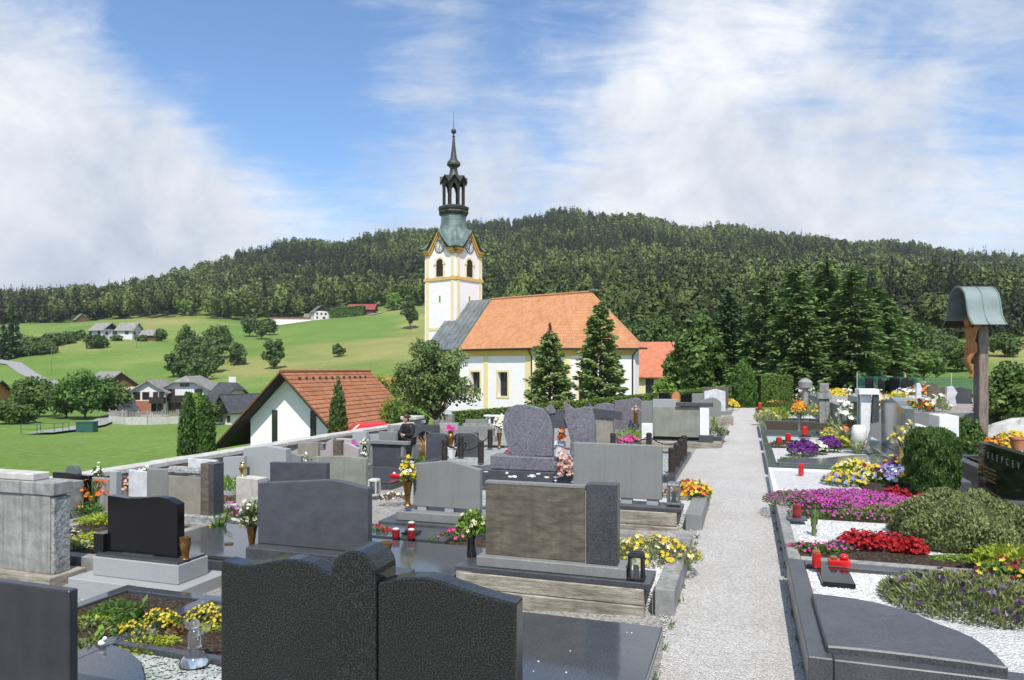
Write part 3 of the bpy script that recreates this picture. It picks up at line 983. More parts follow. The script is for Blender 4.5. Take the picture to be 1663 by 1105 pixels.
def blades(name, label, cat, a, b, z, rad, h, n, w, mt, tip=0.35, group=None, flowers=()):
 """a tuft of long arching leaves"""
 _seed[0] += 1
 rng = np.random.default_rng(_seed[0])
 root = yard(name, label, cat, a, b, z, group)
 C, U, V, vr = [], [], [], []
 for i in range(n):
  ph = rng.uniform(0, 2 * np.pi)
  o = np.array([math.cos(ph), math.sin(ph), 0])
  s0 = o * rad * 0.3 * rng.random()
  L = h * rng.uniform(0.65, 1.1)
  bend = tip * rng.uniform(0.4, 1.3)
  pts = [s0 + np.array([0, 0, L * t]) + o * (bend * L * t * t) - np.array([0, 0, bend * L * 0.45 * t ** 3]) for t in (0, 0.36, 0.7, 1.0)]
  e = np.array([-o[1], o[0], 0])
  base = 0.5 + rng.normal() * 0.2
  for k in range(3):
   c = (pts[k] + pts[k + 1]) / 2
   C.append(c)
   U.append((pts[k + 1] - pts[k]) * 0.62)
   V.append(e * w * (0.55, 0.5, 0.36)[k] * 1.25)
   vr.append(base + 0.08 * k)
 quads('foliage', np.array(C), np.array(U), np.array(V), np.array(vr), mt, root)
 for mt2, cnt, fs in flowers:
  bouquet_mesh(root, rng, rad, rad, h * 1.1, 0, 0.1, mt, [(mt2, cnt)], fsize=fs, top_only=0.25)
 return root

# ------------------------------------------------------------------ open land
def build_land():
 us = np.concatenate([np.linspace(-2600, -950, 24), np.linspace(-900, 3000, 300), np.linspace(3060, 4800, 20)])
 ys = np.exp(np.linspace(math.log(14), math.log(2400), 260))
 Ug, Yg = np.meshgrid(us, ys)
 Xg = (Ug - U0) / FOC * Yg
 Zg = terr(Xg, Yg)
 rng = np.random.default_rng(5)
 Zg += np.where(Yg > 480, folds(Xg, Yg), 0)
 Zg += np.where(Yg > 60, (np.sin(Xg * 0.11 + Yg * 0.05) + np.sin(Xg * 0.047 - Yg * 0.083 + 2)) * 0.0012 * Yg * 0.6, 0)
 a = Xg * CA - Yg * SA
 b = Xg * SA + Yg * CA
 inside = (a > -15.0) & (a < 22) & (b < 49)
 Zg = np.where(inside, np.minimum(Zg, -1.6), Zg)
 ny, nx = Xg.shape
 me = bpy.data.meshes.new('meadow_ground')
 idx = np.arange(ny * nx).reshape(ny, nx)
 faces = np.stack([idx[:-1, :-1], idx[:-1, 1:], idx[1:, 1:], idx[1:, :-1]], -1).reshape(-1, 4)
 me.from_pydata(np.stack([Xg, Yg, Zg], -1).reshape(-1, 3).tolist(), [], faces.tolist())
 me.polygons.foreach_set('use_smooth', [True] * len(faces))
 dry = np.zeros_like(Xg)

 def patch(u, Y, ru, rY, w):
  return w * np.exp(-((Ug - u) / ru) ** 2 - (np.log(Yg / Y) / rY) ** 2)
 dry += patch(260, 400, 70, 0.16, 0.8) + patch(600, 250, 130, 0.25, 0.75) + patch(420, 215, 70, 0.10, 0.8) + patch(680, 320, 60, 0.3, 0.6)
 dry += patch(1640, 150, 160, 0.25, 0.6) + patch(120, 270, 60, .08, .4)
 dry -= patch(150, 90, 300, 0.5, 0.35) + patch(560, 340, 110, 0.1, 0.8) + patch(1640, 80, 200, .22, .5)
 me.attributes.new('dry', 'FLOAT', 'POINT').data.foreach_set('value', dry.reshape(-1).astype(np.float32))
 me.materials.append(M['meadow'])
 o = bpy.data.objects.new('meadow_ground', me)
 col.objects.link(o)
 tag(o, 'green meadow rolling down from the churchyard and up the hill', 'meadow', kind='structure')

build_land()

def build_yard_ground():
 m = MB()
 A = [-14.7, -0.7, 0.5, 24]
 B = [-8, 50]
 for i in range(3):
  v = [(*W(A[i], B[0], g(A[i]))[:2], g(A[i])), (*W(A[i + 1], B[0])[:2], g(A[i + 1])), (*W(A[i + 1], B[1])[:2], g(A[i + 1])), (*W(A[i], B[1])[:2], g(A[i]))]
  m.add(v, [(0, 1, 2, 3)])
 # banks down to the meadow
 for (p, q) in (((-14.7, -8), (-14.7, 50)), ((-14.7, 50), (24, 50)), ((24, 50), (24, -8))):
  w0, w1 = W(*p, g(p[0])), W(*q, g(q[0]))
  m.add([w0, w1, (w1.x, w1.y, -4.5), (w0.x, w0.y, -4.5)], [(0, 1, 2, 3)])
 tag(m.build('churchyard_ground', 'yard_ground'), 'grey gravel ground between the graves', 'ground', kind='structure')
 p = MB()
 rng = random.Random(3)
 n = 60
 vs = []
 for i in range(n + 1):
  b = -6 + i * (49.0 + 6) / n
  vs += [(*W(-0.70 + rng.uniform(-.02, .02), b)[:2], 0.008), (*W(0.50 + rng.uniform(-.02, .02), b)[:2], 0.008)]
 p.add(vs, [(2 * i, 2 * i + 1, 2 * i + 3, 2 * i + 2) for i in range(n)])
 tag(p.build('gravel_path', 'path_gravel'), 'pale gravel path running straight between the graves', 'path', kind='structure')
 # strip of gravel where the path widens by the chain-fenced grave
 q = MB()
 q.add([(*W(a, b)[:2], g(a) + 0.012) for a, b in ((-1.45, 13.5), (-0.68, 13.5), (-0.68, 22.3), (-1.45, 22.3))], [(0, 1, 2, 3)])
 tag(q.build('gravel_apron', 'path_gravel'), 'gravel widening of the path beside the chained grave', 'path', kind='structure')
 # grass behind the last graves and right of the right-hand plots
 gr = MB()
 gr.add([(*W(a, b)[:2], 0.010) for a, b in ((0.6, 43.2), (24, 43.2), (24, 49.5), (0.6, 49.5))], [(0, 1, 2, 3)])
 o = gr.build('grass_strip', 'meadow')
 tag(o, 'mown grass strip in front of the hedge', 'grass', kind='structure')

build_yard_ground()

def build_terrace():
 # the far right rows stand on a low terrace
 m = MB()
 P = [W(a, b) for a, b in ((3.4, 25.2), (10.3, 25.2), (10.3, 46), (3.4, 46))]
 m.add([(p.x, p.y, 1.0) for p in P], [(0, 1, 2, 3)])
 tag(m.build('terrace_ground', 'yard_ground'), 'gravelled terrace under the far right graves', 'terrace', kind='structure')
 r = yard('terrace_wall', 'low grey stone wall holding up the far right graves', 'wall', 3.4, 25.2, 0)
 MB().box(-.12, 6.9, -.15, -.01, -.1, 1.06).build('wall_body', 'granite_grey', r, bevel=.01)
 MB().box(-.15, -.01, 0, 20.8, -.1, 1.06).build('wall_body', 'granite_grey', r, bevel=.01)

build_terrace()

def ribbon(name, mt, pts, label, cat, lift=0.06):
 """a lane over the meadow: pts = (u, Y, width)"""
 m = MB()
 vs = []
 P = []
 for (u0, y0, w0), (u1, y1, w1) in zip(pts[:-1], pts[1:]):
  for k in range(6):
   t = k / 6
   P.append((u0 + (u1 - u0) * t, y0 + (y1 - y0) * t, w0 + (w1 - w0) * t))
 P.append(pts[-1])
 XY = [Vector(((u - U0) / FOC * Y, Y, 0)) for u, Y, w in P]
 for i, (u, Y, w) in enumerate(P):
  d = (XY[min(i + 1, len(P) - 1)] - XY[max(i - 1, 0)]).normalized()
  nn = Vector((-d.y, d.x, 0)) * w * 0.5
  for s in (-1, 1):
   q = XY[i] + nn * s
   vs.append((q.x, q.y, terrz(q.x, q.y) + lift + 0.0012 * Y))
 m.add(vs, [(2 * i, 2 * i + 1, 2 * i + 3, 2 * i + 2) for i in range(len(P) - 1)])
 tag(m.build(name, mt), label, cat, kind='structure')

ribbon('village_road', 'asphalt', [(-150, 228, 4), (-20, 238, 4), (22, 230, 4), (45, 212, 4), (70, 196, 3.6), (98, 184, 3.4), (140, 170, 3.4)], 'grey village road curving round the foot of the meadow', 'road')
ribbon('farm_lane', 'asphalt', [(62, 80, 3), (110, 86, 3), (150, 94, 3), (178, 108, 3.2), (205, 122, 5)], 'pale farm lane crossing the lower meadow', 'lane')
ribbon('farm_yard', 'yard_gravel', [(192, 107, 5), (215, 110, 9), (240, 113, 8), (262, 115, 5)], 'pale gravelled yard in front of the farmhouse', 'yard')
ribbon('upper_track', 'yard_gravel', [(600, 405, 4), (612, 412, 6), (618, 420, 5)], 'pale gravel drive below the red roofed house', 'track')

# ------------------------------------------------------------------ churchyard wall, chapel
def yard_wall():
 r = yard('churchyard_wall', 'long low stone wall with pale coping on the valley side of the graves', 'wall', -14.55, 0, -1.14)
 MB().box(-0.18, 0.18, -4, 29, -3.2, 1.02).build('wall_body', 'wall_stone', r)
 c = MB()
 rng = random.Random(4)
 y = -4.0
 while y < 29:
  L = rng.uniform(1.0, 1.5)
  dz = rng.uniform(-.008, .008)
  c.box(-0.27 + rng.uniform(-.01, .01), 0.27 + rng.uniform(-.01, .01), y, y + L - 0.008, 1.022 + dz, 1.14 + dz)
  y += L
 c.build('coping', 'concrete_pale', r, bevel=0.012)
 r2 = yard('wall_pier', 'stone pier with pale cap ending the churchyard wall by the chapel', 'pier', -14.55, 29.4, -1.14)
 MB().box(-0.3, 0.3, -0.3, 0.4, -2, 1.25).build('pier_body', 'wall_stone', r2, bevel=0.02)
 MB().box(-0.4, 0.4, -0.4, 0.5, 1.252, 1.4).build('cap', 'concrete_pale', r2, bevel=0.02)

yard_wall()

def roof_slab(m, p0, p1, q1, q0, th=0.16, mi=0):
 """thick roof plane: eave p0->p1, ridge q0->q1"""
 P = [Vector(p) for p in (p0, p1, q1, q0)]
 n = (P[1] - P[0]).cross(P[3] - P[0]).normalized()
 if n.z < 0:
  n = -n
 lo = [p - n * th for p in P]
 m.add(P + lo, [(0, 1, 2, 3), (7, 6, 5, 4), (0, 4, 5, 1), (1, 5, 6, 2), (2, 6, 7, 3), (3, 7, 4, 0)], mi)

def chapel():
 # mortuary chapel just below the wall; x across its gable, y along its ridge
 p = at(407, 690, 45)
 zb = -4.6
 r = thing('mortuary_chapel', 'white chapel with steep orange tiled roof and dark eaves beyond the wall', 'chapel', (p.x, p.y, zb), -TH * 0.85)
 w, L, he, hr = 5.7, 10.2, 3.95, 6.75
 m = MB()
 m.prism([(0, 0), (w, 0), (w, he), (w / 2, hr - 0.15), (0, he)], lambda q, t: (q[0], t * L, q[1]))
 m.build('wall', 'plaster_white', r)
 ov, ve = 0.75, 1.05
 sl_ = (hr - he) / (w / 2)
 rf = MB()
 n = 14
 # right slope in courses of pan tiles, each lapping the one below
 def slope(x_e, x_r, z_e, z_r, y0, y1):
  dx, dz = (x_r - x_e) / n, (z_r - z_e) / n
  for i in range(n):
   a0, a1 = x_e + dx * i, x_e + dx * (i + 1.08)
   b0, b1 = z_e + dz * i + 0.055, z_e + dz * (i + 1.08) + 0.0
   roof_slab(rf, (a0, y0, b0 + .1), (a0, y1, b0 + .1), (a1, y1, b1 + .1), (a1, y0, b1 + .1), 0.05)
 slope(w + ov, w / 2, he - sl_ * ov, hr, -ve, L + 0.6)
 slope(-1.95, w / 2, he - sl_ * 1.95, hr, -ve, L + 0.6)
 rf.build('roof', 'roof_chapel', r)
 rg = MB()
 for i in range(26):
  y0 = -ve + i * (L + ve + .6) / 26
  rg.tube([(w / 2, y0, hr + 0.13), (w / 2, y0 + (L + ve + .6) / 26 * 1.05, hr + 0.15)], 0.12, 8)
 rg.build('ridge_tiles', 'roof_chapel', r)
 sf = MB()
 roof_slab(sf, (w + ov - .05, -ve + .05, he - sl_ * ov + .02), (w + ov - .05, L + .5, he - sl_ * ov + .02), (w / 2, L + .5, hr + .02), (w / 2, -ve + .05, hr + .02), 0.1)
 roof_slab(sf, (-1.9, -ve + .05, he - sl_ * 1.9 + .02), (-1.9, L + .5, he - sl_ * 1.9 + .02), (w / 2, L + .5, hr + .02), (w / 2, -ve + .05, hr + .02), 0.1)
 sf.build('soffit', 'wood_dark', r)
 for nm, xe, ze in (('barge_board', w + ov + .02, he - sl_ * ov), ('barge_board', -1.97, he - sl_ * 1.95)):
  b = MB()
  b.prism([(xe, ze + .0), (w / 2, hr + .0), (w / 2, hr + .14), (xe, ze + .12)], lambda q, t: (q[0], -ve - .05 + t * .06, q[1]))
  b.build(nm, 'wood_brown', r)
 for y in (-ve + .3, 1.6, 4.5, 7.4, 10.0):
  MB().tube([(-1.7, y, he - sl_ * 1.7 - .14), (0.0, y, he - .14)], 0.07, 5).build('rafter', 'wood_dark', r)
 MB().box(-.12, .0, -.6, 9.9, he - .3, he - .12).build('eaves_beam', 'wood_dark', r)
 gt = MB()
 gt.tube([(-2.02, -ve, he - sl_ * 1.95 - .02), (-2.02, L + .5, he - sl_ * 1.95 - .02)], 0.075, 8)
 gt.tube([(-2.02, -ve + .35, he - sl_ * 1.95 - .05), (-2.02, -ve + .35, he - sl_ * 1.95 - .4), (-1.6, 1.5, he - sl_ * 1.95 - .75), (-.3, 4, he - sl_ * 1.95 - 1.3), (-.15, 4.1, 0)], 0.05, 6)
 gt.build('gutter', 'gutter_dark', r)
 MB().tube([(w + ov + .06, -ve, he - sl_ * ov - .02), (w + ov + .06, L + .6, he - sl_ * ov - .02)], 0.075, 8).build('gutter', 'wood_brown', r)
 for x in (1.62, 4.34):
  f = MB().box(x, x + .3, -.035, .02, 2.2, 4.4).build('window', 'window_dark', r)
  fr = MB()
  for bx in ((x - .04, x, 2.16, 4.44), (x + .3, x + .34, 2.16, 4.44), (x, x + .3, 4.4, 4.44), (x, x + .3, 2.16, 2.2)):
   fr.box(bx[0], bx[1], -.05, .02, bx[2], bx[3])
  fr.build('window_frame', 'wood_dark', f)
 f = MB().box(w - .02, w + .04, 3.6, 8.6, .3, 2.9).build('doorway', 'window_dark', r)
 MB().box(w - .1, w + .05, 3.4, 3.6, 0, 3.2).build('post', 'wood_brown', f)
 sn = MB()
 for i in range(12):
  y = .2 + i * .8
  x = w / 2 + .55
  z = hr - sl_ * .55 + .16
  sn.box(x - .06, x + .06, y - .05, y + .05, z, z + .14)
 sn.build('snow_guards', 'wood_dark', r)

chapel()

# ------------------------------------------------------------------ parish church
def church():
 r = thing('church', 'white and yellow parish church with orange nave roof and slender copper spire', 'church', (-8.47, 81.6, -2.5), R(-36.5))
 he, hr, yr, xr = 7.1, 13.2, 5.5, 17.1
 foot = [(0, 0), (13.28, 0), (22.4, 5.0), (22.4, 6.0), (13.28, 11), (0, 11)]
 eave = [(-1.75, -.6), (13.45, -.6), (23.0, 4.65), (23.0, 6.35), (13.45, 11.6), (0, 11.6)]
 w = MB()
 # long wall with recessed windows cut as real openings; the other walls are plain
 def wall_run(p, q, wins, mi=0):
  p, q = Vector((*p, 0)), Vector((*q, 0))
  d = (q - p)
  L = d.length
  d.normalize()
  inn = Vector((-d.y, d.x, 0))
  xs = [0.0]
  for (c, ww, z0, z1) in wins:
   xs += [c - ww / 2, c + ww / 2]
  xs.append(L)
  def quad(x0, x1, z0, z1, dep=0.0):
   a, b = p + d * x0 + inn * dep, p + d * x1 + inn * dep
   w.add([(a.x, a.y, z0), (b.x, b.y, z0), (b.x, b.y, z1), (a.x, a.y, z1)], [(0, 1, 2, 3)], mi)
  for i in range(0, len(xs) - 1, 2):
   quad(xs[i], xs[i + 1], 0, he)
  for (c, ww, z0, z1) in wins:
   x0, x1 = c - ww / 2, c + ww / 2
   quad(x0, x1, 0, z0)
   quad(x0, x1, z1, he)
   dep = 0.55
   for (xa, xb, za, zb_, side) in ((x0, x0, z0, z1, 'v'), (x1, x1, z0, z1, 'v'), (x0, x1, z0, z0, 'h'), (x0, x1, z1, z1, 'h')):
    a0, b0 = p + d * xa, p + d * xb
    a1, b1 = a0 + inn * dep, b0 + inn * dep
    if side == 'v':
     w.add([(a0.x, a0.y, za), (a1.x, a1.y, za), (a1.x, a1.y, zb_), (a0.x, a0.y, zb_)], [(0, 1, 2, 3)], mi)
    else:
     w.add([(a0.x, a0.y, za), (b0.x, b0.y, za), (b1.x, b1.y, za), (a1.x, a1.y, za)], [(0, 1, 2, 3)], mi)
   rot = math.atan2(d.y, d.x)
   o = p + d * c + inn * dep
   T = Matrix.Translation(o) @ Matrix.Rotation(rot, 4, 'Z')
   wd = MB().box(-ww / 2, ww / 2, -.02, .05, z0, z1, T=T).build('window', 'window_dark', r)
   la = MB()
   nx, nz = 4, max(5, int((z1 - z0) / .4))
   for i in range(nx + 1):
    x = -ww / 2 + ww * i / nx
    la.box(x - .03, x + .03, -.07, -.03, z0, z1, T=T)
   for i in range(nz + 1):
    z = z0 + (z1 - z0) * i / nz
    la.box(-ww / 2, ww / 2, -.075, -.035, z - .03, z + .03, T=T)
   la.build('lattice', 'lattice', wd)
   T2 = Matrix.Translation(p + d * c) @ Matrix.Rotation(rot, 4, 'Z')
   su = MB()
   e = .22
   for bx in ((-ww / 2 - e, -ww / 2, z0 - e, z1 + e), (ww / 2, ww / 2 + e, z0 - e, z1 + e), (-ww / 2, ww / 2, z1, z1 + e), (-ww / 2, ww / 2, z0 - e, z0)):
    su.box(bx[0], bx[1], -.05, .0, bx[2], bx[3], T=T2)
   su.build('window_surround', 'plaster_yellow', wd)

 wall_run(foot[0], foot[1], [(5.5, 1.3, 2.2, 4.6), (9.3, 1.3, 2.0, 4.6)])
 wall_run(foot[1], foot[2], [(5.4, 1.35, 1.6, 4.6)])
 for i in (2, 3, 4):
  wall_run(foot[i], foot[i + 1], [])
 wall_run(foot[5], foot[0], [])
 w.build('nave_wall', 'plaster_white', r)
 # yellow pilasters and frieze
 for (x, ww) in ((0.4, .8), (7.0, .6), (12.75, .9)):
  MB().box(x - ww / 2, x + ww / 2, -.06, -.002, 0, he - .75).build('pilaster', 'plaster_yellow', r)
 rot = math.atan2(5.0, 9.12)
 T = Matrix.Translation((13.28, 0, 0)) @ Matrix.Rotation(rot, 4, 'Z')
 for (x, ww) in ((.55, .9), (3.6, .6)):
  MB().box(x - ww / 2, x + ww / 2, -.06, -.002, 0, he - .75, T=T).build('pilaster', 'plaster_yellow', r)
 fz = MB()
 fz.box(-.06, 13.2, -.10, -.003, he - .75, he - .02)
 fz.box(.03, 10.35, -.10, -.003, he - .75, he - .02, T=T)
 fz.build('frieze', 'cornice_ochre', r)
 sh = MB()
 for i in range(5):
  pass
 # roof
 rf = MB()
 H = lambda y: he + (hr - he) * (y + .6) / (yr + .6)
 def tri_or_quad(pts, mi):
  P = [Vector(q) for q in pts]
  n = (P[1] - P[0]).cross(P[2] - P[0]).normalized()
  if n.z < 0:
   n = -n
  lo = [q - n * .18 for q in P]
  k = len(P)
  f = [tuple(range(k)), tuple(range(2 * k - 1, k - 1, -1))] + [(i, i + k, (i + 1) % k + k, (i + 1) % k) for i in range(k)]
  rf.add(P + lo, f, mi)
 tri_or_quad([(3.3, -.6, he), (13.45, -.6, he), (xr, yr, hr), (3.3, yr, hr)], 0)
 tri_or_quad([(13.45, -.6, he), (23.0, 4.65, he), (xr, yr, hr)], 0)
 tri_or_quad([(23.0, 4.65, he), (23.0, 6.35, he), (xr, yr, hr)], 0)
 tri_or_quad([(23.0, 6.35, he), (13.45, 11.6, he), (xr, yr, hr)], 0)
 tri_or_quad([(13.45, 11.6, he), (0, 11.6, he), (0, yr, hr), (xr, yr, hr)], 0)
 rf.build('nave_roof', 'roof_church', r)
 mt_ = MB()
 rf = mt_
 tri_or_quad([(-1.75, -.6, he + .03), (3.3, -.6, he + .03), (3.3, 2.98, H(2.98) + .03), (-1.75, 2.98, H(2.98) + .03)], 0)
 tri_or_quad([(0.02, 2.98, H(2.98) + .03), (3.3, 2.98, H(2.98) + .03), (3.3, yr, hr + .03), (0.02, yr, hr + .03)], 0)
 for x in (-1.0, -.25, .5, 1.25, 2.0, 2.7):
  y1 = 2.9 if x < 0 else yr
  mt_.tube([(x, -.6, he + .05), (x, y1, H(y1) + .05)], 0.05, 4)
 mt_.build('metal_roof_strip', 'sheet_metal', r)
 MB().tube([(3.36, -.6, he + .06), (3.36, yr, hr + .07)], 0.14, 5).build('flashing', 'copper_green', r)
 rd = MB()
 for (p, q, n) in (((3.3, yr, hr + .02), (xr, yr, hr + .02), 30),):
  p, q = Vector(p), Vector(q)
  for i in range(n):
   rd.tube([p.lerp(q, i / n), p.lerp(q, (i + 1.06) / n) + Vector((0, 0, .02))], [.12, .10], 6)
 rd.build('ridge_tiles', 'roof_church', r)
 MB().box(xr - .25, xr + .35, yr - .2, yr + .2, hr + .05, hr + .28).build('ridge_cap', 'copper_green', r, bevel=.05)
 gt = MB()
 gt.tube([(-1.75, -.68, he - .06), (13.45, -.68, he - .06), (23.1, 4.62, he - .06), (23.1, 6.4, he - .06)], .10, 6)
 gt.tube([(13.1, -.68, he - .1), (13.15, -.12, he - .9), (13.15, -.12, 0)], .08, 6)
 gt.tube([(22.9, 4.75, he - .1), (22.3, 4.78, he - .8), (22.3, 4.78, 0)], .08, 6)
 gt.build('gutter', 'gutter_dark', r)
 sf = MB()
 sf.add([(q[0], q[1], he - .19) for q in eave], [(0, 1, 2, 3, 4, 5)])
 sf.build('soffit', 'plaster_cream', r)
 # tower
 s = 5.0
 cx, cy = -2.5, 5.5
 zt = 19.3
 tw = MB()
 tw.box(cx - s / 2, cx + s / 2, cy - s / 2, cy + s / 2, 0, zt)
 wave = lambda t: zt + 2.35 * (math.exp(-(t / 0.85) ** 2)) * (1.0 if abs(t) < 2.2 else 0)
 def peak(t):
  k = abs(t)
  if k > 1.55:
   return 0.0
  q = 1 - k / 1.55
  return 2.3 * (q ** 1.15)
 faces = [Matrix.Translation((cx, cy, 0)) @ Matrix.Rotation(R(90 * k), 4, 'Z') for k in range(4)]   # -y face is the first
 T_ = [-2.5, -2.05, -1.55, -1.2, -.9, -.6, -.3, 0, .3, .6, .9, 1.2, 1.55, 2.05, 2.5]
 for F in faces:
  poly = [(t, zt + peak(t) + .001) for t in T_] + [(2.5, zt - .6), (-2.5, zt - .6)]
  tw.prism(poly, lambda q, t, F=F: F @ Vector((q[0], -s / 2 - .002 + t * .3, q[1])))
 tw.build('tower', 'plaster_white', r)
 for F in faces:
  for sx in (-1, 1):
   pl = MB()
   pl.box(sx * 2.02 - .24, sx * 2.02 + .24, -s / 2 - .07, -s / 2 - .003, 0, 15.55, T=F)
   pl.box(sx * 2.02 - .24, sx * 2.02 + .24, -s / 2 - .07, -s / 2 - .003, 16.1, 18.7, T=F)
   pl.build('pilaster', 'plaster_cream', r)
   MB().box(sx * 2.02 - .3, sx * 2.02 + .3, -s / 2 - .11, -s / 2 - .003, 18.72, 18.98, T=F).build('capital', 'cornice_ochre', r)
  MB().box(-2.6, 2.6, -s / 2 - .13, -s / 2 - .003, 15.62, 15.98, T=F).build('string_course', 'cornice_ochre', r)
  MB().box(-1.75, 1.75, -s / 2 - .05, -s / 2 - .003, 9.6, 9.95, T=F).build('string_course', 'plaster_cream', r)
  # ochre cornice following the curved gable, copper edge above it
  co = MB()
  ed = MB()
  for i in range(len(T_) - 1):
   t0, t1 = T_[i], T_[i + 1]
   for (dz0, dz1, pr_, mb) in ((-.50, -.22, .22, co), (-.22, .10, .42, co), (.10, .20, .58, ed)):
    e0 = 1 + (pr_ / 2.5 if i == 0 else 0)
    e1 = 1 + (pr_ / 2.5 if i == len(T_) - 2 else 0)
    a0, a1 = t0 * e0, t1 * e1
    P = []
    for (tt, zz) in ((a0, peak(t0)), (a1, peak(t1))):
     P += [(tt, -s / 2 - pr_, zt + zz + dz0), (tt, -s / 2 + .05, zt + zz + dz0), (tt, -s / 2 + .05, zt + zz + dz1), (tt, -s / 2 - pr_, zt + zz + dz1)]
    mb.add([F @ Vector(q) for q in P], [(0, 1, 2, 3), (7, 6, 5, 4), (0, 4, 5, 1), (3, 2, 6, 7), (0, 3, 7, 4), (1, 5, 6, 2)])
  co.build('cornice', 'cornice_ochre', r)
  ed.build('roof_edge', 'copper_dark', r)
  # belfry window with louvres
  arch = [(-.55, 16.12), (.55, 16.12), (.55, 17.7)] + [(.55 * math.cos(a), 17.7 + .55 * math.sin(a)) for a in [math.pi * k / 10 for k in range(1, 10)]] + [(-.55, 17.7)]
  bw = MB().prism(arch, lambda q, t, F=F: F @ Vector((q[0], -s / 2 - .03 + t * .1, q[1]))).build('belfry_window', 'window_dark', r)
  lv = MB()
  for k in range(14):
   z = 16.18 + k * .145
   ww = .52 if z < 17.7 else math.sqrt(max(.02, .52 ** 2 - (z - 17.7) ** 2))
   lv.add([F @ Vector(q) for q in ((-ww, -s / 2 - .10, z), (ww, -s / 2 - .10, z), (ww, -s / 2 - .035, z + .12), (-ww, -s / 2 - .035, z + .12))], [(0, 1, 2, 3)])
  lv.build('louvres', 'louvre_brown', bw)
  su = MB()
  ring = [(q[0], q[1]) for q in arch[2:]]
  for k in range(len(ring) - 1):
   (x0, z0), (x1, z1) = ring[k], ring[k + 1]
   o = lambda x, z: ((x * 1.5, 17.7 + (z - 17.7) * 1.5) if z > 17.7 else (x * 1.5, z))
   (X0, Z0), (X1, Z1) = o(x0, z0), o(x1, z1)
   P = [F @ Vector((q[0], -s / 2 - .08, q[1])) for q in ((x0, z0), (X0, Z0), (X1, Z1), (x1, z1))] + [F @ Vector((q[0], -s / 2 - .003, q[1])) for q in ((x0, z0), (X0, Z0), (X1, Z1), (x1, z1))]
   su.add(P, [(0, 1, 2, 3), (1, 5, 6, 2), (0, 3, 7, 4), (0, 4, 5, 1), (2, 6, 7, 3)])
  for sx in (-1, 1):
   su.box(min(sx * .55, sx * .825), max(sx * .55, sx * .825), -s / 2 - .08, -s / 2 - .003, 16.0, 17.7, T=F)
   su.box(min(sx * .5, sx * .95), max(sx * .5, sx * .95), -s / 2 - .14, -s / 2 - .081, 17.55, 17.72, T=F)
  su.build('window_surround', 'plaster_cream', bw)
  sw = MB().box(-.09, .09, -s / 2 - .02, -s / 2 + .05, 13.0, 13.75, T=F).build('slit_window', 'window_dark', r)
  MB().box(-.2, -.09, -s / 2 - .04, -s / 2 + .0, 12.9, 13.85, T=F).box(.09, .2, -s / 2 - .04, -s / 2 + .0, 12.9, 13.85, T=F).build('window_surround', 'plaster_cream', sw)
  # clock
  Tc = F @ Matrix.Translation((0, -s / 2 - .03, 19.75)) @ Matrix.Rotation(R(90), 4, 'X')
  def disc(mb, r0, r1, z0, z1, n=28):
   P = []
   for k in range(n):
    c_, s_ = math.cos(2 * math.pi * k / n), math.sin(2 * math.pi * k / n)
    P += [(r0 * c_, r0 * s_, z0), (r1 * c_, r1 * s_, z0), (r1 * c_, r1 * s_, z1), (r0 * c_, r0 * s_, z1)]
   f = []
   for k in range(n):
    a_, b_ = 4 * k, 4 * ((k + 1) % n)
    for j in range(4):
     f.append((a_ + j, b_ + j, b_ + (j + 1) % 4, a_ + (j + 1) % 4))
   mb.add([Tc @ Vector(q) for q in P], f)
  cf = MB()
  disc(cf, .001, .74, 0, .04)
  clock = cf.build('clock_face', 'clock_white', r)
  ck = MB()
  disc(ck, .70, .77, .03, .07)
  disc(ck, .40, .43, .03, .05)
  for k in range(12):
   TT = Tc @ Matrix.Rotation(R(30 * k), 4, 'Z')
   for dx in ((-.045, .0, .045) if k % 3 == 0 else (-.025, .025)):
    ck.box(dx - .013, dx + .013, .47, .66, .035, .055, T=TT)
  ck.build('dial_marks', 'clock_black', clock)
  hd = MB()
  hd.box(-.03, .03, -.1, .62, .06, .075, T=Tc @ Matrix.Rotation(R(-12), 4, 'Z'))
  hd.box(-.045, .045, -.1, .42, .062, .08, T=Tc @ Matrix.Rotation(R(162), 4, 'Z'))
  hd.build('clock_hands', 'clock_black', clock)
 # bell-shaped copper roof: from the waved eaves to the lantern
 n = 80
 rings = []
 for k in range(n):
  a = 2 * math.pi * k / n + math.pi / n
  c_, s_ = math.cos(a), math.sin(a)
  q = 1 / max(abs(c_), abs(s_))
  face_t = (s_ if abs(c_) > abs(s_) else c_) * q * 2.5
  rings.append((c_, s_, q, face_t))
 bell = MB()
 vs = []
 prof = [(3.06, 0.20, 1.0, 1.0), (2.75, .52, 1.0, 0.93), (2.35, 1.1, .75, .72), (2.0, 1.9, .45, .42), (1.78, 2.8, .15, .18), (1.66, 3.75, 0.0, 0.0), (1.60, 4.6, 0.0, 0.0)]
 for (rad, dz, sq, wv) in prof:
  for (c_, s_, q, ft) in rings:
   oc = math.cos(math.pi / 8) / max(abs(math.cos((math.atan2(s_, c_) + math.pi / 8) % (math.pi / 4) - math.pi / 8)), .5)
   kk = rad * (q * sq + oc * (1 - sq))
   vs.append((cx + c_ * kk, cy + s_ * kk, zt + dz + peak(ft) * wv * (1.0 if wv == 1 else .98)))
 fs = []
 for j in range(len(prof) - 1):
  for k in range(n):
   k2 = (k + 1) % n
   fs.append((j * n + k, j * n + k2, (j + 1) * n + k2, (j + 1) * n + k))
 bell.add(vs, fs)
 bell.build('bell_roof', 'copper_green', r)
 O = (cx, cy, 0)
 lan = MB()
 R8 = R(22.5)
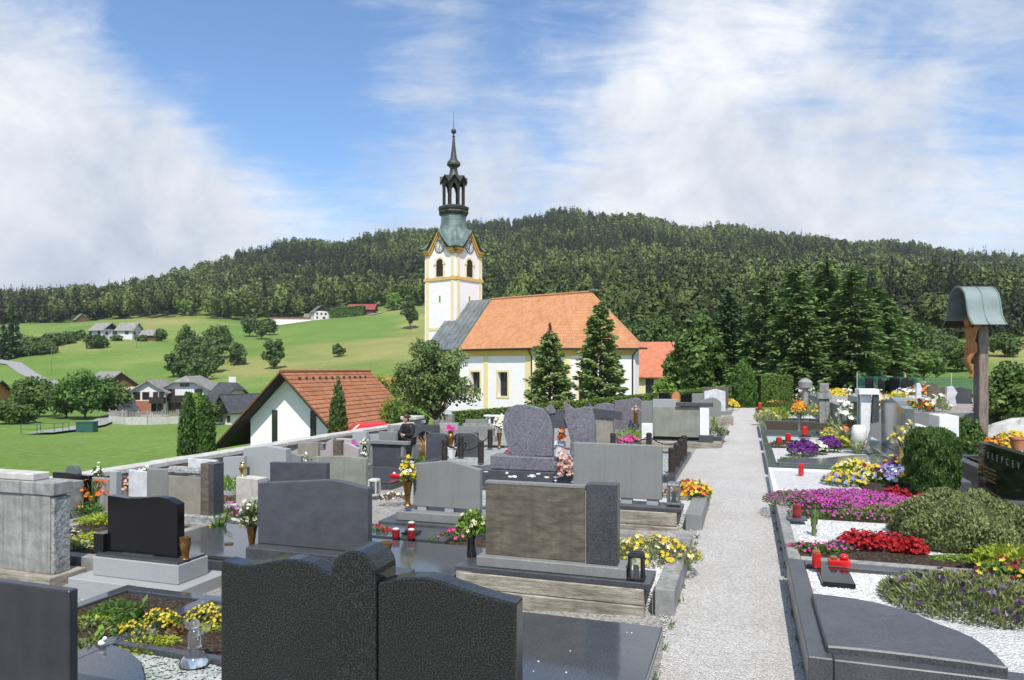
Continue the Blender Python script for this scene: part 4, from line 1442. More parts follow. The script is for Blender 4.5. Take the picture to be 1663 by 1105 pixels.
 lan.lathe([(1.62, 23.835), (1.85, 23.98), (1.95, 24.173), (1.8, 24.366), (1.95, 24.511), (2.02, 24.752), (1.55, 24.993), (.2, 25.138)], 8, O, 0, 1, 1, R8)
 lan.build('lantern_base', 'copper_dark', r)
 po = MB()
 for k in range(8):
  a = R(45 * k) + R8
  x, y = cx + 1.28 * math.cos(a), cy + 1.28 * math.sin(a)
  po.box(-.13, .13, -.13, .13, 24.897, 27.454, T=Matrix.Translation((x, y, 0)) @ Matrix.Rotation(a, 4, 'Z'))
 po.build('lantern_posts', 'wood_dark', r)
 ca = MB()
 for k in range(8):
  a0, a1 = R(45 * k) + R8, R(45 * k + 45) + R8
  p0 = Vector((math.cos(a0), math.sin(a0), 0)) * 1.42
  p1 = Vector((math.cos(a1), math.sin(a1), 0)) * 1.42
  mid = (p0 + p1) / 2
  c0 = Vector(O)
  up = lambda v, z: c0 + Vector((v.x, v.y, z))
  # arched panel under a small gable, then the roof facets rising to the neck
  A = [up(p0, 26.923), up(p0.lerp(p1, .2), 26.923), up(p0.lerp(p1, .3), 27.454), up(mid, 27.744), up(p0.lerp(p1, .7), 27.454), up(p0.lerp(p1, .8), 26.923), up(p1, 26.923), up(p1 * 1.08, 27.84), up(mid * 1.14, 28.612), up(p0 * 1.08, 27.84)]
  ca.add(A, [(0, 1, 2, 9), (2, 3, 8, 9), (3, 4, 7, 8), (4, 5, 6, 7)], 0)
  B = [up(p0 * 1.26, 27.695), up(mid * 1.30, 28.612), up(p1 * 1.26, 27.695), up(mid * .55, 28.757), up(p0 * .52, 28.66), up(p1 * .52, 28.66)]
  ca.add(B, [(0, 1, 3, 4), (1, 2, 5, 3)], 1)
 ca.build('lantern_canopy', ['wood_dark', 'copper_dark'], r)
 sp = MB()
 sp.lathe([(.80, 28.516), (.60, 28.95), (.45, 29.577), (.48, 29.819), (.82, 30.06), (.85, 30.224), (.80, 30.446), (.55, 30.687), (.40, 31.025), (.27, 32.038), (.14, 33.389), (.12, 33.63), (.2, 33.678), (.09, 33.775), (.06, 34.065)], 12, O)
 sp.build('spire', 'copper_dark', r, smooth=True)
 MB().ball((cx, cy, 34.306), .33, 12).build('spire_ball', 'copper_dark', r, smooth=True)
 MB().tube([(cx, cy, 34.547), (cx, cy, 36.766)], [.035, .02], 6).build('lightning_rod', 'iron', r)

church()

# ------------------------------------------------------------------ houses of the valley
def house(name, label, p, rz, w, d, he, hr, wall, roof, over=0.6, gable=None, wins=(), cat='house', bands=(), balcony=(), half_hip=0.0, chimney=None, door=None, base=None, group=None):
 """gable front faces local -y; w across, d deep. wins: (face, pos, z, w, h) with face f / l / r"""
 r = thing(name, label, cat, p, rz, group)
 m = MB()
 m.box(-w / 2, w / 2, 0, d, -1.5, he)
 m.build('wall', wall, r)
 g_ = MB()
 g_.prism([(-w / 2, he), (w / 2, he), (0, hr - .1)], lambda q, t: (q[0], .02 + t * (d - .04), q[1]))
 g_.build('gable', gable or wall, r)
 rf = MB()
 k = (hr - he) / (w / 2)
 e = w / 2 + over
 ze = he - k * over
 hh = half_hip
 for s in (-1, 1):
  if hh:
   f = hh
   # gable clipped by a small hip at the front
   P = [(s * e, -over, ze), (s * e, d + over, ze), (0, d + over, hr), (0, -over + f * 2.2, hr), (s * e * f, -over, hr - (hr - ze) * f)]
   V_ = [Vector(q) for q in P]
   rf.add(V_ + [q - Vector((0, 0, .22)) for q in V_], [(0, 1, 2, 3, 4), (9, 8, 7, 6, 5), (0, 5, 6, 1), (1, 6, 7, 2), (3, 8, 9, 4), (4, 9, 5, 0)])
  else:
   roof_slab(rf, (s * e, -over, ze), (s * e, d + over, ze), (0, d + over, hr), (0, -over, hr), .2)
 if hh:
  f = hh
  V_ = [Vector(q) for q in ((-e * f, -over, hr - (hr - ze) * f), (e * f, -over, hr - (hr - ze) * f), (0, -over + f * 2.2, hr))]
  rf.add(V_ + [q - Vector((0, 0, .2)) for q in V_], [(0, 1, 2), (5, 4, 3), (0, 3, 4, 1)])
 ro = rf.build('roof', roof, r)
 if chimney:
  MB().box(chimney[0] - .4, chimney[0] + .4, chimney[1] - .4, chimney[1] + .4, he, hr + .9).build('chimney', 'plaster_white', ro)
 for (face, c, z, ww, h) in wins:
  if face == 'f':
   T = Matrix.Translation((c, 0, z))
  elif face == 'r':
   T = Matrix.Translation((w / 2, c, z)) @ Matrix.Rotation(R(90), 4, 'Z')
  else:
   T = Matrix.Translation((-w / 2, c, z)) @ Matrix.Rotation(R(-90), 4, 'Z')
  f = MB().box(-ww / 2 - .1, ww / 2 + .1, -.05, .02, -.1, h + .1, T=T).build('window', 'plaster_white' if wall not in ('plaster_white', 'plaster_cool') else 'wood_brown', r)
  MB().box(-ww / 2, ww / 2, -.08, -.052, 0, h, T=T).build('pane', 'window_dark', f)
 for (x0, x1, y0, y1, z0, z1, mt_) in bands:
  MB().box(x0, x1, y0, y1, z0, z1).build('facing', mt_, r)
 for (x0, x1, z) in balcony:
  b = MB().box(x0, x1, -1.3, -.03, z, z + .15)
  b.box(x0, x1, -1.32, -1.22, z + .15, z + 1.05)
  b.box(x0, x0 + .1, -1.2, -.03, z + .15, z + 1.05)
  b.box(x1 - .1, x1, -1.2, -.03, z + .15, z + 1.05)
  b.build('balcony', 'wood_dark', r)
 if door:
  MB().box(door[0] - door[1] / 2, door[0] + door[1] / 2, -.06, .02, 0, door[2]).build('door', 'brick_red', r)
 return r

def gp(u, Y, dz=0.0):
 x = (u - U0) / FOC * Y
 return Vector((x, Y, terrz(x, Y) + dz))

# farmhouse: two wings
p = gp(300, 122)
house('farmhouse', 'large white farmhouse with grey half-hipped roof and dark balconies', p, R(12), 7.8, 12, 4.2, 6.3, 'plaster_cool', 'roof_grey', .8, half_hip=.35,
  wins=[('f', -2.2, 2.9, 1.1, 1.1), ('f', 2.2, 2.9, 1.1, 1.1), ('f', 0, 4.6, 1.3, .6), ('f', -1.6, .6, 1.8, 1.1), ('l', 2, 2.9, 1, 1.2), ('l', 4.2, 2.9, 1, 1.2), ('l', 6.4, 2.9, 1, 1.2)],
  balcony=[(-3.95, 3.95, 2.0)], bands=[(-3.85, 3.85, -.06, -.002, -1, .9, 'brick_red')])
p = gp(240, 119)
house('farmhouse_wing', 'lower white farmhouse wing with brick ground floor and grey roof', p, R(14), 5.6, 12, 4.0, 5.8, 'plaster_cool', 'roof_grey', .6,
  wins=[('f', -1.7, 2.6, .9, 1.1), ('f', -.3, 2.6, .9, 1.1), ('f', 1.2, 2.6, .6, 1.1), ('f', 2.1, 2.6, .6, 1.1), ('f', 1.9, .5, .7, 1.2), ('f', .9, .5, .7, 1.2)], balcony=[(.5, 2.8, 1.9)], door=(-1.0, 1.8, 1.8), bands=[(-2.75, .4, -.05, -.002, -1, 2.3, 'brick_red')])
p = gp(196, 150)
house('barn', 'long barn with pale grey roof and dark brown boarded gable', p, R(40), 8.5, 22, 3.6, 6.9, 'plaster_cream', 'roof_grey', .8, gable='wood_brown', wins=[('f', -2, 2, .9, 1.1), ('f', 1.8, 2, .9, 1.1)], cat='barn', door=(2.6, 2, 2.2))
p = gp(-4, 138)
house('timber_barn', 'orange timber barn with dark slate roof at the left edge', p, R(100), 11, 14, 2.8, 5.4, 'wood_orange', 'roof_slate', .9, cat='barn', wins=[('r', 4, 1, 1.4, .9), ('f', 0, 1, 1, .9)])
p = gp(188, 110)
house('garden_shed', 'small dark open shed beside the leafy trees', p, R(-20), 2.4, 2.6, 1.6, 2.7, 'wood_dark', 'roof_slate', .5, cat='shed')
p = gp(364, 97)
house('slate_house', 'white house with dark slate half-hipped roof and small wooden balcony', p, R(-38), 3.6, 6, 2.3, 4.1, 'plaster_white', 'roof_slate', .7, half_hip=.0,
  wins=[('f', -.9, .4, .6, .7), ('f', 1.1, .4, .6, .7), ('f', .3, 2.0, .6, 1.1), ('f', -.5, 2.0, .4, 1.1)], balcony=[(-.8, .9, 1.5)])
p = gp(384, 114)
house('slate_house', 'further house with big dark slate roof and white chimney', p, R(50), 4.8, 4.8, 2.6, 5.1, 'plaster_cool', 'roof_slate', .9, half_hip=.3, chimney=(.6, 2.4))
# upper hamlet
for (u, Y, w_, d_, lab, rot, gb_) in ((180, 296, 7, 8, 'white hillside house with grey roof and dark gable, left of the pair', 66, 'wood_dark'), (223, 298, 6.5, 6.8, 'white hillside house with plain brown-grey roof, right of the pair', 84, None)):
 p = gp(u, Y)
 house('hillside_house', lab, p, R(rot), w_, d_, 4.4, 7.2, 'plaster_cool', 'roof_grey', .9, gable=gb_, group='houses on the upper meadow',
   wins=[('l', 2.5, 2.2, 1.4, 1.2), ('l', 7.8, 2.2, 1.8, 1.2), ('l', 5.2, .2, 1.2, 1.2), ('f', -1.8, 2.2, 1, 1.1), ('f', 1.8, 2.2, 1, 1.1)])
house('hay_barn', 'small brown barn with grey roof right of the white hillside pair', gp(258, 296), R(84), 5, 6.5, 2.6, 4.6, 'wood_brown', 'roof_grey', .7, cat='barn')
house('field_shed', 'tiny dark shed among bushes left of the hillside houses', gp(97, 300), R(80), 4, 5.5, 1.8, 3.2, 'wood_dark', 'roof_slate', .5, cat='shed')
house('forest_hut', 'weathered hut at the top edge of the yellow meadow', gp(133, 412), R(40), 6, 8, 1.6, 4.8, 'wood_brown', 'roof_grey', .6, cat='hut')
# farm below the wood
p = gp(522, 415)
house('green_roof_house', 'white house with dark green roof below the wood', p, R(32), 8.5, 7, 5.2, 8.6, 'plaster_cool', 'roof_green', .8, gable='wood_dark', wins=[('f', -2.5, 3, .9, 1.1), ('f', 0, 3, .9, 1.1), ('f', 2.5, 3, .9, 1.1), ('f', -2.5, .8, .9, 1.1), ('f', 1.5, .8, 1.4, 1), ('l', 2, 3, .9, 1.1), ('l', 5, 3, .9, 1.1)])
p = gp(474, 418)
r = thing('long_stable', 'long low white wall building with brown roof strip', 'stable', p, R(7))
MB().box(-12.5, 12.5, 0, 5, -2, 2.6).build('wall', 'plaster_white', r)
MB().box(-13, 13, -.5, 5.5, 2.62, 3.3).build('roof', 'roof_red', r)
MB().box(6.5, 12, .8, 4.6, 3.32, 5.6, top=.8).build('roof_lantern', 'roof_grey', r)
p = gp(609, 425)
house('red_roof_house', 'low house with wide dark red roof at the edge of the wood', p, R(88), 8, 15, 2.6, 5.6, 'wood_brown', 'roof_red', 1.0, wins=[('l', 3, .6, 1.2, 1.2), ('l', 11, .6, 1.2, 1.2)])
house('log_shed', 'dark gabled shed beside the church tower on the hill', gp(658, 420), R(-14), 6.5, 7, 1.8, 5.6, 'wood_dark', 'roof_grey', .8, cat='shed')
house('cottage', 'small cottage with faded orange roof behind the chapel', gp(632, 78), R(70), 4, 3.2, 3.4, 5.2, 'plaster_cream', 'roof_chapel', .4)
# parish house behind the church
p = gp(1092, 92, -.4)
r = house('parish_house', 'yellow parish house with bright orange roof behind the church', p, R(74), 9.5, 14, 4.0, 8.0, 'plaster_cream', 'roof_annex', .7, wins=[('l', 2.5, .8, 1.0, 2.6), ('l', 6, .8, 1.0, 2.6), ('l', 9.5, .8, 1.0, 2.6)])

# ------------------------------------------------------------------ valley fences and small structures
def garden_wall():
 pts = [(178, 101), (205, 98.5), (240, 98), (290, 100), (330, 103)]
 r = thing('garden_wall', 'pale stone garden wall topped by a wooden paling below the farmhouse', 'wall', gp(178, 101))
 o = gp(178, 101)
 m, f, ps = MB(), MB(), MB()
 for (u0, y0), (u1, y1) in zip(pts[:-1], pts[1:]):
  A, B = gp(u0, y0) - o, gp(u1, y1) - o
  d = (B - A).normalized()
  n = Vector((-d.y, d.x, 0)) * .15
  m.add([A - n + Vector((0, 0, -.5)), B - n + Vector((0, 0, -.5)), B + n + Vector((0, 0, -.5)), A + n + Vector((0, 0, -.5)), A - n + Vector((0, 0, .95)), B - n + Vector((0, 0, .95)), B + n + Vector((0, 0, .95)), A + n + Vector((0, 0, .95))],
    [(0, 1, 5, 4), (1, 2, 6, 5), (2, 3, 7, 6), (3, 0, 4, 7), (4, 5, 6, 7)])
  L = (B - A).length
  k = int(L / .22)
  for i in range(k):
   q = A.lerp(B, i / k)
   hgt = 1.75 if i % 8 else 1.95
   wv = .06 if i % 8 else .10
   f.box(q.x - wv, q.x + wv, q.y - .03, q.y + .03, q.z + .96, q.z + hgt)
 m.build('wall_body', 'concrete_pale', r)
 f.build('paling', 'roof_grey', r)

garden_wall()

def green_box():
 p = gp(137, 84)
 r = thing('pump_cabin', 'dark green flat-roofed cabin standing on the meadow', 'cabin', p, R(8))
 MB().box(-.95, .95, 0, 1.4, -.4, 1.05).build('body', 'green_paint', r, bevel=.02)
 MB().box(-1.0, 1.0, -.06, 1.46, 1.052, 1.13).build('roof', 'green_paint', r)
 MB().box(-.7, -.05, -.03, 0.0, 0, .9).build('door', 'green_paint', r)
 pts = [(34, 80), (60, 79), (66, 82), (88, 82), (102, 83), (112, 84)]
 r = thing('railing', 'dark green pipe railing beside the lane on the meadow', 'railing', gp(34, 80))
 o = gp(34, 80)
 m = MB()
 Q = [gp(u, y) - o for u, y in pts]
 for q in Q:
  m.tube([q, q + Vector((0, 0, 1.1))], .04, 5)
 for z in (.55, 1.08):
  for a, b in zip(Q[:-1], Q[1:]):
   m.tube([a + Vector((0, 0, z)), b + Vector((0, 0, z))], .03, 5)
 m.build('rails', 'green_paint', r)

green_box()
for i, (u, Y, h) in enumerate(((84, 215, 8.0), (222, 262, 9.0))):
 r = thing('power_pole', ('thin wooden power pole beside the curving road', 'thin wooden power pole below the white hillside pair')[i], 'pole', gp(u, Y), 0, 'power poles on the meadow')
 MB().tube([(0, 0, 0), (0, 0, h)], [.12, .08], 6).build('pole', 'wood_grey', r)
 MB().box(-.6, .6, -.05, .05, h - .5, h - .38).build('crossarm', 'wood_grey', r)

def car(name, label, p, rz, paint):
 r = thing(name, label, 'car', p, rz)
 L, w = 4.0, 1.7
 side = [(-2.0, .35), (-2.0, .75), (-1.85, .9), (-1.0, .98), (-.45, 1.42), (.9, 1.45), (1.65, .98), (1.95, .9), (2.0, .35)]
 m = MB()
 m.prism(side, lambda q, t: (q[0], (t - .5) * w * (1 if q[1] < 1 else .86), q[1]))
 m.build('body', paint, r, bevel=.05, seg=2)
 gl = MB()
 for s in (-1, 1):
  gl.add([(-.85, s * w * .475, 1.0), (-.38, s * w * .437, 1.36), (.82, s * w * .437, 1.38), (1.4, s * w * .475, 1.0)], [(0, 1, 2, 3)])
 gl.build('window', 'window_dark', r)
 for x in (-1.25, 1.25):
  for s in (-1, 1):
   T = Matrix.Translation((x, s * .78, .32)) @ Matrix.Rotation(R(90), 4, 'X')
   t = MB().lathe([(.32, -.1), (.32, .1)], 18)
   t.v = [tuple(T @ Vector(q)) for q in t.v]
   t.build('wheel', 'leather_black', r)

q = at(594, 700, 36)
car('parked_car', 'bright red car parked behind the churchyard wall', (q.x, q.y, -1.74), R(20), 'car_red')

# ------------------------------------------------------------------ woods on the hill
def forest_edge(u):
 return np.interp(u, [-900, 0, 120, 250, 300, 345, 400, 450, 520, 600, 690, 760, 830, 900, 1000, 1100, 1450, 1560, 1600, 1700, 1760, 2200, 3000],
      [420, 416, 425, 436, 452, 420, 424, 432, 440, 446, 432, 330, 230, 180, 150, 140, 150, 172, 182, 186, 180, 165, 160])

def build_forest():
 rng = np.random.default_rng(11)
 # tree patterns: unit height, unit radius
 def broad(k, n):
  r_ = np.random.default_rng(k + 50)
  kk = 7
  d = unit(r_.normal(size=(kk, 3)))
  c = d * np.array([.5, .5, .26]) * r_.uniform(.6, 1, (kk, 1)) + np.array([0, 0, .60])
  cr_ = r_.uniform(.30, .50, kk)
  i = r_.integers(0, kk, n)
  nd_ = unit(r_.normal(size=(n, 3)) + np.array([0, 0, .35]))
  P = c[i] + nd_ * cr_[i][:, None] * np.array([1, 1, .62])
  t, b = tangents(r_, unit(nd_ + r_.normal(size=(n, 3)) * .35))
  s = (.135 if n > 300 else .165) * r_.uniform(.7, 1.35, n)[:, None]
  sc = np.array([1, 1, .36])
  V = np.stack([P - t * s * sc, P + t * s * .6 * sc + b * s * .8 * sc, P + t * s * .3 * sc - b * s * .9 * sc], 1).reshape(-1, 3)
  return V, np.arange(n * 3).reshape(n, 3)

 def needle(k, n):
  # far conifer as a loose cone of sprays
  r_ = np.random.default_rng(k + 90)
  h = 1 - np.sqrt(r_.uniform(0, 1, n)) * .95
  a = r_.uniform(0, 6.283, n)
  q = (1 - h) ** .85 * r_.uniform(.55, 1.1, n)
  P = np.stack([q * np.cos(a), q * np.sin(a), h * .9 + .08], 1)
  N = unit(np.stack([np.cos(a), np.sin(a), .5 + 0 * a], 1) + r_.normal(size=(n, 3)) * .5)
  t, b = tangents(r_, N)
  s = (.11 + .22 * (1 - h))[:, None] * (.6 if n > 400 else 1) * r_.uniform(.7, 1.3, n)[:, None]
  sc = np.array([1, 1, .26])
  V = np.stack([P - t * s * sc, P + (t * .6 + b * .8) * s * sc, P + (t * .3 - b * .9) * s * sc], 1).reshape(-1, 3)
  V[0:3] = [(-.06, 0, .9), (.06, 0, .9), (0, 0, 1.03)]
  V[3:6] = [(0, -.06, .9), (0, .06, .9), (0, 0, 1.03)]
  return V, np.arange(n * 3).reshape(n, 3)

 lo = [needle(k, 120) for k in range(5)]
 hi = [needle(20 + k, 560) for k in range(5)]
 hm = [needle(9 + k, 190) for k in range(5)]
 bh = [broad(k, 950) for k in range(4)]
 bl = [broad(10 + k, 260) for k in range(4)]
 pts = []
 step = 7.0
 for Y in np.arange(120, 960, step):
  us_x = np.arange(-(U0 + 260) / FOC * Y, (1663 + 260 - U0) / FOC * Y, step)
  for X in us_x:
   x, y = X + rng.uniform(-3, 3), Y + rng.uniform(-3, 3)
   u = U0 + FOC * x / y
   e = float(forest_edge(u))
   if y < e + rng.uniform(-4, 6):
    continue
   pts.append((x, y, u, e))
 pts = np.array(pts)
 z = terr(pts[:, 0], pts[:, 1]) + folds(pts[:, 0], pts[:, 1])
 # broadleaf share: more near the lower edge and to the right, in drifts
 fld = np.sin(pts[:, 0] * .021 + pts[:, 1] * .013) + np.sin(pts[:, 0] * .011 - pts[:, 1] * .027 + 1.7) + .8 * np.sin(pts[:, 0] * .043 + 2 + pts[:, 1] * .05)
 prob = .30 + .27 * fld + .35 * np.exp(-(pts[:, 1] - pts[:, 3]) / 60) + .10 * np.clip((pts[:, 2] - 700) / 700, -1, 1)
 isb = rng.random(len(pts)) < np.clip(prob + .12, .08, .95)
 Vs, Fs, var = [], [], []
 off = 0
 for i in range(len(pts)):
  x, y = pts[i, 0], pts[i, 1]
  near = y < 330
  lst = (bh if near else bl) if isb[i] else (hi if near else (lo if y > 560 else hm))
  V, Fc = lst[rng.integers(0, 4)]
  if isb[i]:
   H, rad = rng.uniform(12, 22), rng.uniform(3.6, 7.2)
  else:
   H, rad = rng.choice((14, 18, 22)) * rng.uniform(.85, 1.15) * (1 + .12 * fld[i] * np.sin(x * .017 + 2)), rng.uniform(2.9, 4.6)
  if y < 260:
   H *= .55 + .45 * (y - 100) / 160
   rad *= .7 + .3 * (y - 100) / 160
  a = rng.uniform(0, 6.28)
  c_, s_ = math.cos(a), math.sin(a)
  Q = np.empty_like(V)
  Q[:, 0] = x + rad * (V[:, 0] * c_ - V[:, 1] * s_)
  Q[:, 1] = y + rad * (V[:, 0] * s_ + V[:, 1] * c_)
  Q[:, 2] = z[i] - .5 + H * V[:, 2]
  Vs.append(Q)
  Fs.append(Fc + off)
  off += len(V)
  base = (.62 + .11 * fld[i] + .12 * math.exp(-(y - pts[i, 3]) / 50) if isb[i] else .20 + .06 * fld[i]) + rng.normal() * .17
  if isb[i] and rng.random() < .12:
   base += .25
  var.append(np.clip(base + np.repeat(rng.normal(size=len(V) // 3 + 1), 3)[:len(V)] * .07, 0, 1))
 V = np.concatenate(Vs).astype(np.float32)
 Fc = np.concatenate(Fs).astype(np.int32)
 me = bpy.data.meshes.new('forest')
 me.vertices.add(len(V))
 me.vertices.foreach_set('co', V.reshape(-1))
 me.loops.add(Fc.size)
 me.loops.foreach_set('vertex_index', Fc.reshape(-1))
 me.polygons.add(len(Fc))
 me.polygons.foreach_set('loop_start', np.arange(0, Fc.size, 3, dtype=np.int32))
 me.attributes.new('var', 'FLOAT', 'POINT').data.foreach_set('value', np.concatenate(var).astype(np.float32))
 me.materials.append(M['forest_leaf'])
 me.update(calc_edges=True)
 o = bpy.data.objects.new('forest', me)
 col.objects.link(o)
 tag(o, 'dark mixed spruce and broadleaf forest covering the whole hill', 'forest', kind='stuff')
 print('forest trees', len(pts), 'faces', len(Fc))

build_forest()

# ------------------------------------------------------------------ trees that stand alone
deciduous('broadleaf_tree', 'dark round broadleaf tree in front of the left end of the church', at(708, 694, 38), 4.75, 2.2, 12500, .18, 'leaf_silver', 21, .10, 74, trunk_r=.12, gap=1.0)
q = at(893, 660, 50)
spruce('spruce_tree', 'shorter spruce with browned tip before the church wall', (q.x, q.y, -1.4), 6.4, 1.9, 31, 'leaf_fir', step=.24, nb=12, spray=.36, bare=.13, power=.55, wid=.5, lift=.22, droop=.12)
q2 = thing('dead_treetop', 'brown withered top on the shorter spruce', 'treetop', (q.x + .0, q.y - .05, 4.3))
rngd = np.random.default_rng(8)
P = np.stack([rngd.normal(size=260) * .12, rngd.normal(size=260) * .12, rngd.uniform(0, 1.35, 260)], 1)
P[:, :2] *= (1.25 - P[:, 2:3] * .75)
leaf_cards('foliage', rngd, P, rngd.normal(size=P.shape), .2, .35, rngd.uniform(0, .5, 260), 'leaf_dry', q2)
q = at(975, 660, 50)
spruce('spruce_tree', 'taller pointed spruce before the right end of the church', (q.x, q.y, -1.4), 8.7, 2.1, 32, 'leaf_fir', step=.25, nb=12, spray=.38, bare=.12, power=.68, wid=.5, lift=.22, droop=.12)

# dark conifers behind the hedge
BIG = [(1242, 60, 455, 3.6, 'broad dark spruce at the left of the big clump'), (1292, 56, 436, 3.5, 'tall dark spruce left of the clump middle'), (1340, 59, 420, 3.4, 'tallest dark spruce in the middle of the clump'),
  (1385, 55, 432, 3.4, 'tall dark spruce right of the clump middle'), (1428, 58, 462, 3.2, 'broad dark spruce at the right of the big clump')]
for i, (u, Y, vt, rad, lab) in enumerate(BIG):
 q = at(u, 600, Y)
 H = CAM_H + (V0 - vt) * Y / FOC + .9
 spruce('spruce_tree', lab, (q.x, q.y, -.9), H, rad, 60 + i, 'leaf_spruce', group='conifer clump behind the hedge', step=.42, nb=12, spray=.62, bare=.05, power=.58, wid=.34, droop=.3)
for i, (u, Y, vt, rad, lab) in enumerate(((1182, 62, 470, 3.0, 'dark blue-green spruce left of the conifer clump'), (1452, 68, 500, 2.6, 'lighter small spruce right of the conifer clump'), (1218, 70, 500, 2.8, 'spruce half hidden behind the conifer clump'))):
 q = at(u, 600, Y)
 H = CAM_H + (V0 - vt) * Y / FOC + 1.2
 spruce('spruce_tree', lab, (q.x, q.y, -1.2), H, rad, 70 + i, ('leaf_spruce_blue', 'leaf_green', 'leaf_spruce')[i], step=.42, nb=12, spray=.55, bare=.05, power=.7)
for i, (u, Y, vt, rad, n, mt_, lab) in enumerate(((1128, 60, 500, 2.6, 5200, 'leaf_tree', 'loose broadleaf tree between parish house and spruces'), (1100, 66, 570, 2.0, 3000, 'leaf_tree', 'low leafy tree before the parish house'),
             (1078, 58, 607, 1.1, 1500, 'leaf_lime', 'bright green shrub at the church corner'), (1060, 120, 500, 5.5, 3500, 'leaf_far', 'rounded bright broadleaf tree behind the church roof'),
             (1015, 130, 520, 5.5, 3000, 'leaf_far', 'broadleaf tree left of the bright rounded one behind the church'), (1105, 125, 540, 5, 3000, 'leaf_far', 'broadleaf tree above the parish house roof'),
             (1470, 120, 520, 4.6, 3200, 'leaf_tree', 'leafy tree right of the conifer clump on the slope'), (1520, 118, 540, 4.6, 3200, 'leaf_far', 'rounded leafy tree left of the wayside cross'),
             (1500, 92, 572, 3.2, 2600, 'leaf_tree', 'low rounded tree beyond the green fence'), (1555, 110, 556, 3.6, 2600, 'leaf_tree', 'dark leafy tree just left of the wayside cross post'),
             (1632, 135, 545, 3.6, 2200, 'leaf_far', 'leafy tree right of the wayside cross on the meadow rim'), (985, 110, 560, 4.5, 2600, 'leaf_far', 'low broadleaf tree glimpsed right of the church roof'))):
 q = gp(u, Y)
 H = CAM_H + (V0 - vt) * Y / FOC - q.z
 deciduous('broadleaf_tree', lab, q, max(H, 2.0), rad, n, .22 + Y * .0035, mt_, 80 + i, .14)

# valley trees
VT = [(52, 112, 612, 4.4, 4200, 'leaf_tree', 'round leafy tree beside the timber barn'), (138, 108, 606, 4.6, 4200, 'leaf_green', 'pale green leafy tree left of the garden shed'), (178, 112, 610, 4.4, 4200, 'leaf_tree', 'bushy tree in front of the barn'),
  (108, 110, 622, 3.6, 3000, 'leaf_tree', 'low leafy tree between the two big ones'), (10, 98, 655, 3.0, 2400, 'leaf_tree', 'spreading shrub at the left edge of the meadow'), (40, 100, 662, 2.4, 1800, 'leaf_tree', 'low shrub beside the left edge shrub'),
  (157, 262, 543, 4.8, 2200, 'leaf_far', 'lone round tree casting a shadow on the slope'), (322, 90, 637, 1.9, 2400, 'leaf_lime', 'light green garden tree behind the twin thujas'), (345, 96, 650, 1.7, 1500, 'leaf_tree', 'garden shrub left of the slate house'),
  (385, 225, 555, 3.0, 1800, 'leaf_far', 'round tree standing alone right of the copse'), (446, 215, 548, 3.7, 2400, 'leaf_far', 'wide upright tree above the chapel roof'), (550, 235, 558, 2.3, 1300, 'leaf_far', 'small dark round tree on the yellow slope'),
  (405, 330, 512, 5, 1500, 'leaf_far', 'orchard tree at the left below the wood'), (425, 322, 518, 4, 1300, 'leaf_far', 'low orchard tree below the wood'), (438, 345, 519, 4, 1200, 'leaf_far', 'small orchard tree beside the white stable'),
  (666, 330, 483, 4.2, 1600, 'leaf_far', 'tree standing on the skyline of the meadow left of the tower'), (640, 425, 476, 6, 1200, 'leaf_lime', 'bright green tree above the red roofed house'), (668, 440, 466, 6, 1200, 'leaf_tree', 'tall leafy tree above the log shed'),
  (478, 446, 482, 7, 1400, 'leaf_far', 'rounded tree behind the white stable'), (300, 452, 486, 6, 1200, 'leaf_lime', 'bright tree at the corner of the wood'), (130, 292, 537, 2.6, 900, 'leaf_far', 'bush left of the white hillside pair'), (262, 292, 534, 3, 1000, 'leaf_far', 'bush right of the brown hay barn'),
  (190, 285, 545, 2.5, 800, 'leaf_far', 'low bush between the hillside houses'), (230, 288, 546, 2.5, 800, 'leaf_far', 'low bush below the brown hay barn')]
for i, (u, Y, vt, rad, n, mt_, lab) in enumerate(VT):
 q = gp(u, Y)
 H = CAM_H + (V0 - vt) * Y / FOC - q.z
 deciduous('broadleaf_tree', lab, q, max(H, 2.0), rad, n, .16 + Y * .0034, mt_, 130 + i, .02 if 'slope' in lab or 'chapel' in lab or 'copse' in lab else .12)
COPSE = [(282, 205, 568, 3), (300, 215, 548, 3.6), (318, 235, 535, 4.5), (340, 245, 530, 5), (355, 238, 540, 4.5), (330, 210, 560, 4), (348, 212, 565, 3.6), (312, 200, 575, 3.4), (330, 192, 582, 4), (296, 196, 580, 2.8), (362, 260, 528, 4.5), (304, 245, 527, 4)]
for i, (u, Y, vt, rad) in enumerate(COPSE):
 q = gp(u, Y)
 H = CAM_H + (V0 - vt) * Y / FOC - q.z
 deciduous('copse_tree', 'leafy tree in the dark copse spreading down the meadow', q, max(H, 3), rad, 1500, .85, 'leaf_far', 180 + i, .06, group='trees of the meadow copse')
LB = [(42, 268, 562, 5), (62, 262, 556, 5.5), (85, 270, 548, 6), (105, 275, 552, 5), (20, 255, 570, 5), (70, 250, 575, 5), (45, 248, 580, 5), (8, 262, 566, 5), (115, 285, 548, 4), (130, 420, 525, 5)]
for i, (u, Y, vt, rad) in enumerate(LB):
 q = gp(u, Y)
 H = CAM_H + (V0 - vt) * Y / FOC - q.z
 deciduous('roadside_tree', 'leafy tree in the belt above the curving road', q, max(H, 4), rad, 1400, .95, 'leaf_far', 210 + i, .06, group='trees above the road')
q = gp(22, 245)
spruce('spruce_tree', 'dark pointed spruce by the road at the left edge', q, 16, 4.2, 77, 'leaf_spruce_blue', step=1.0, nb=10, spray=1.4, bare=.05)
q = gp(6, 240)
spruce('spruce_tree', 'shorter dark spruce at the extreme left edge', q, 12, 3.6, 78, 'leaf_spruce_blue', step=1.0, nb=10, spray=1.4, bare=.05)
q = gp(556, 418)
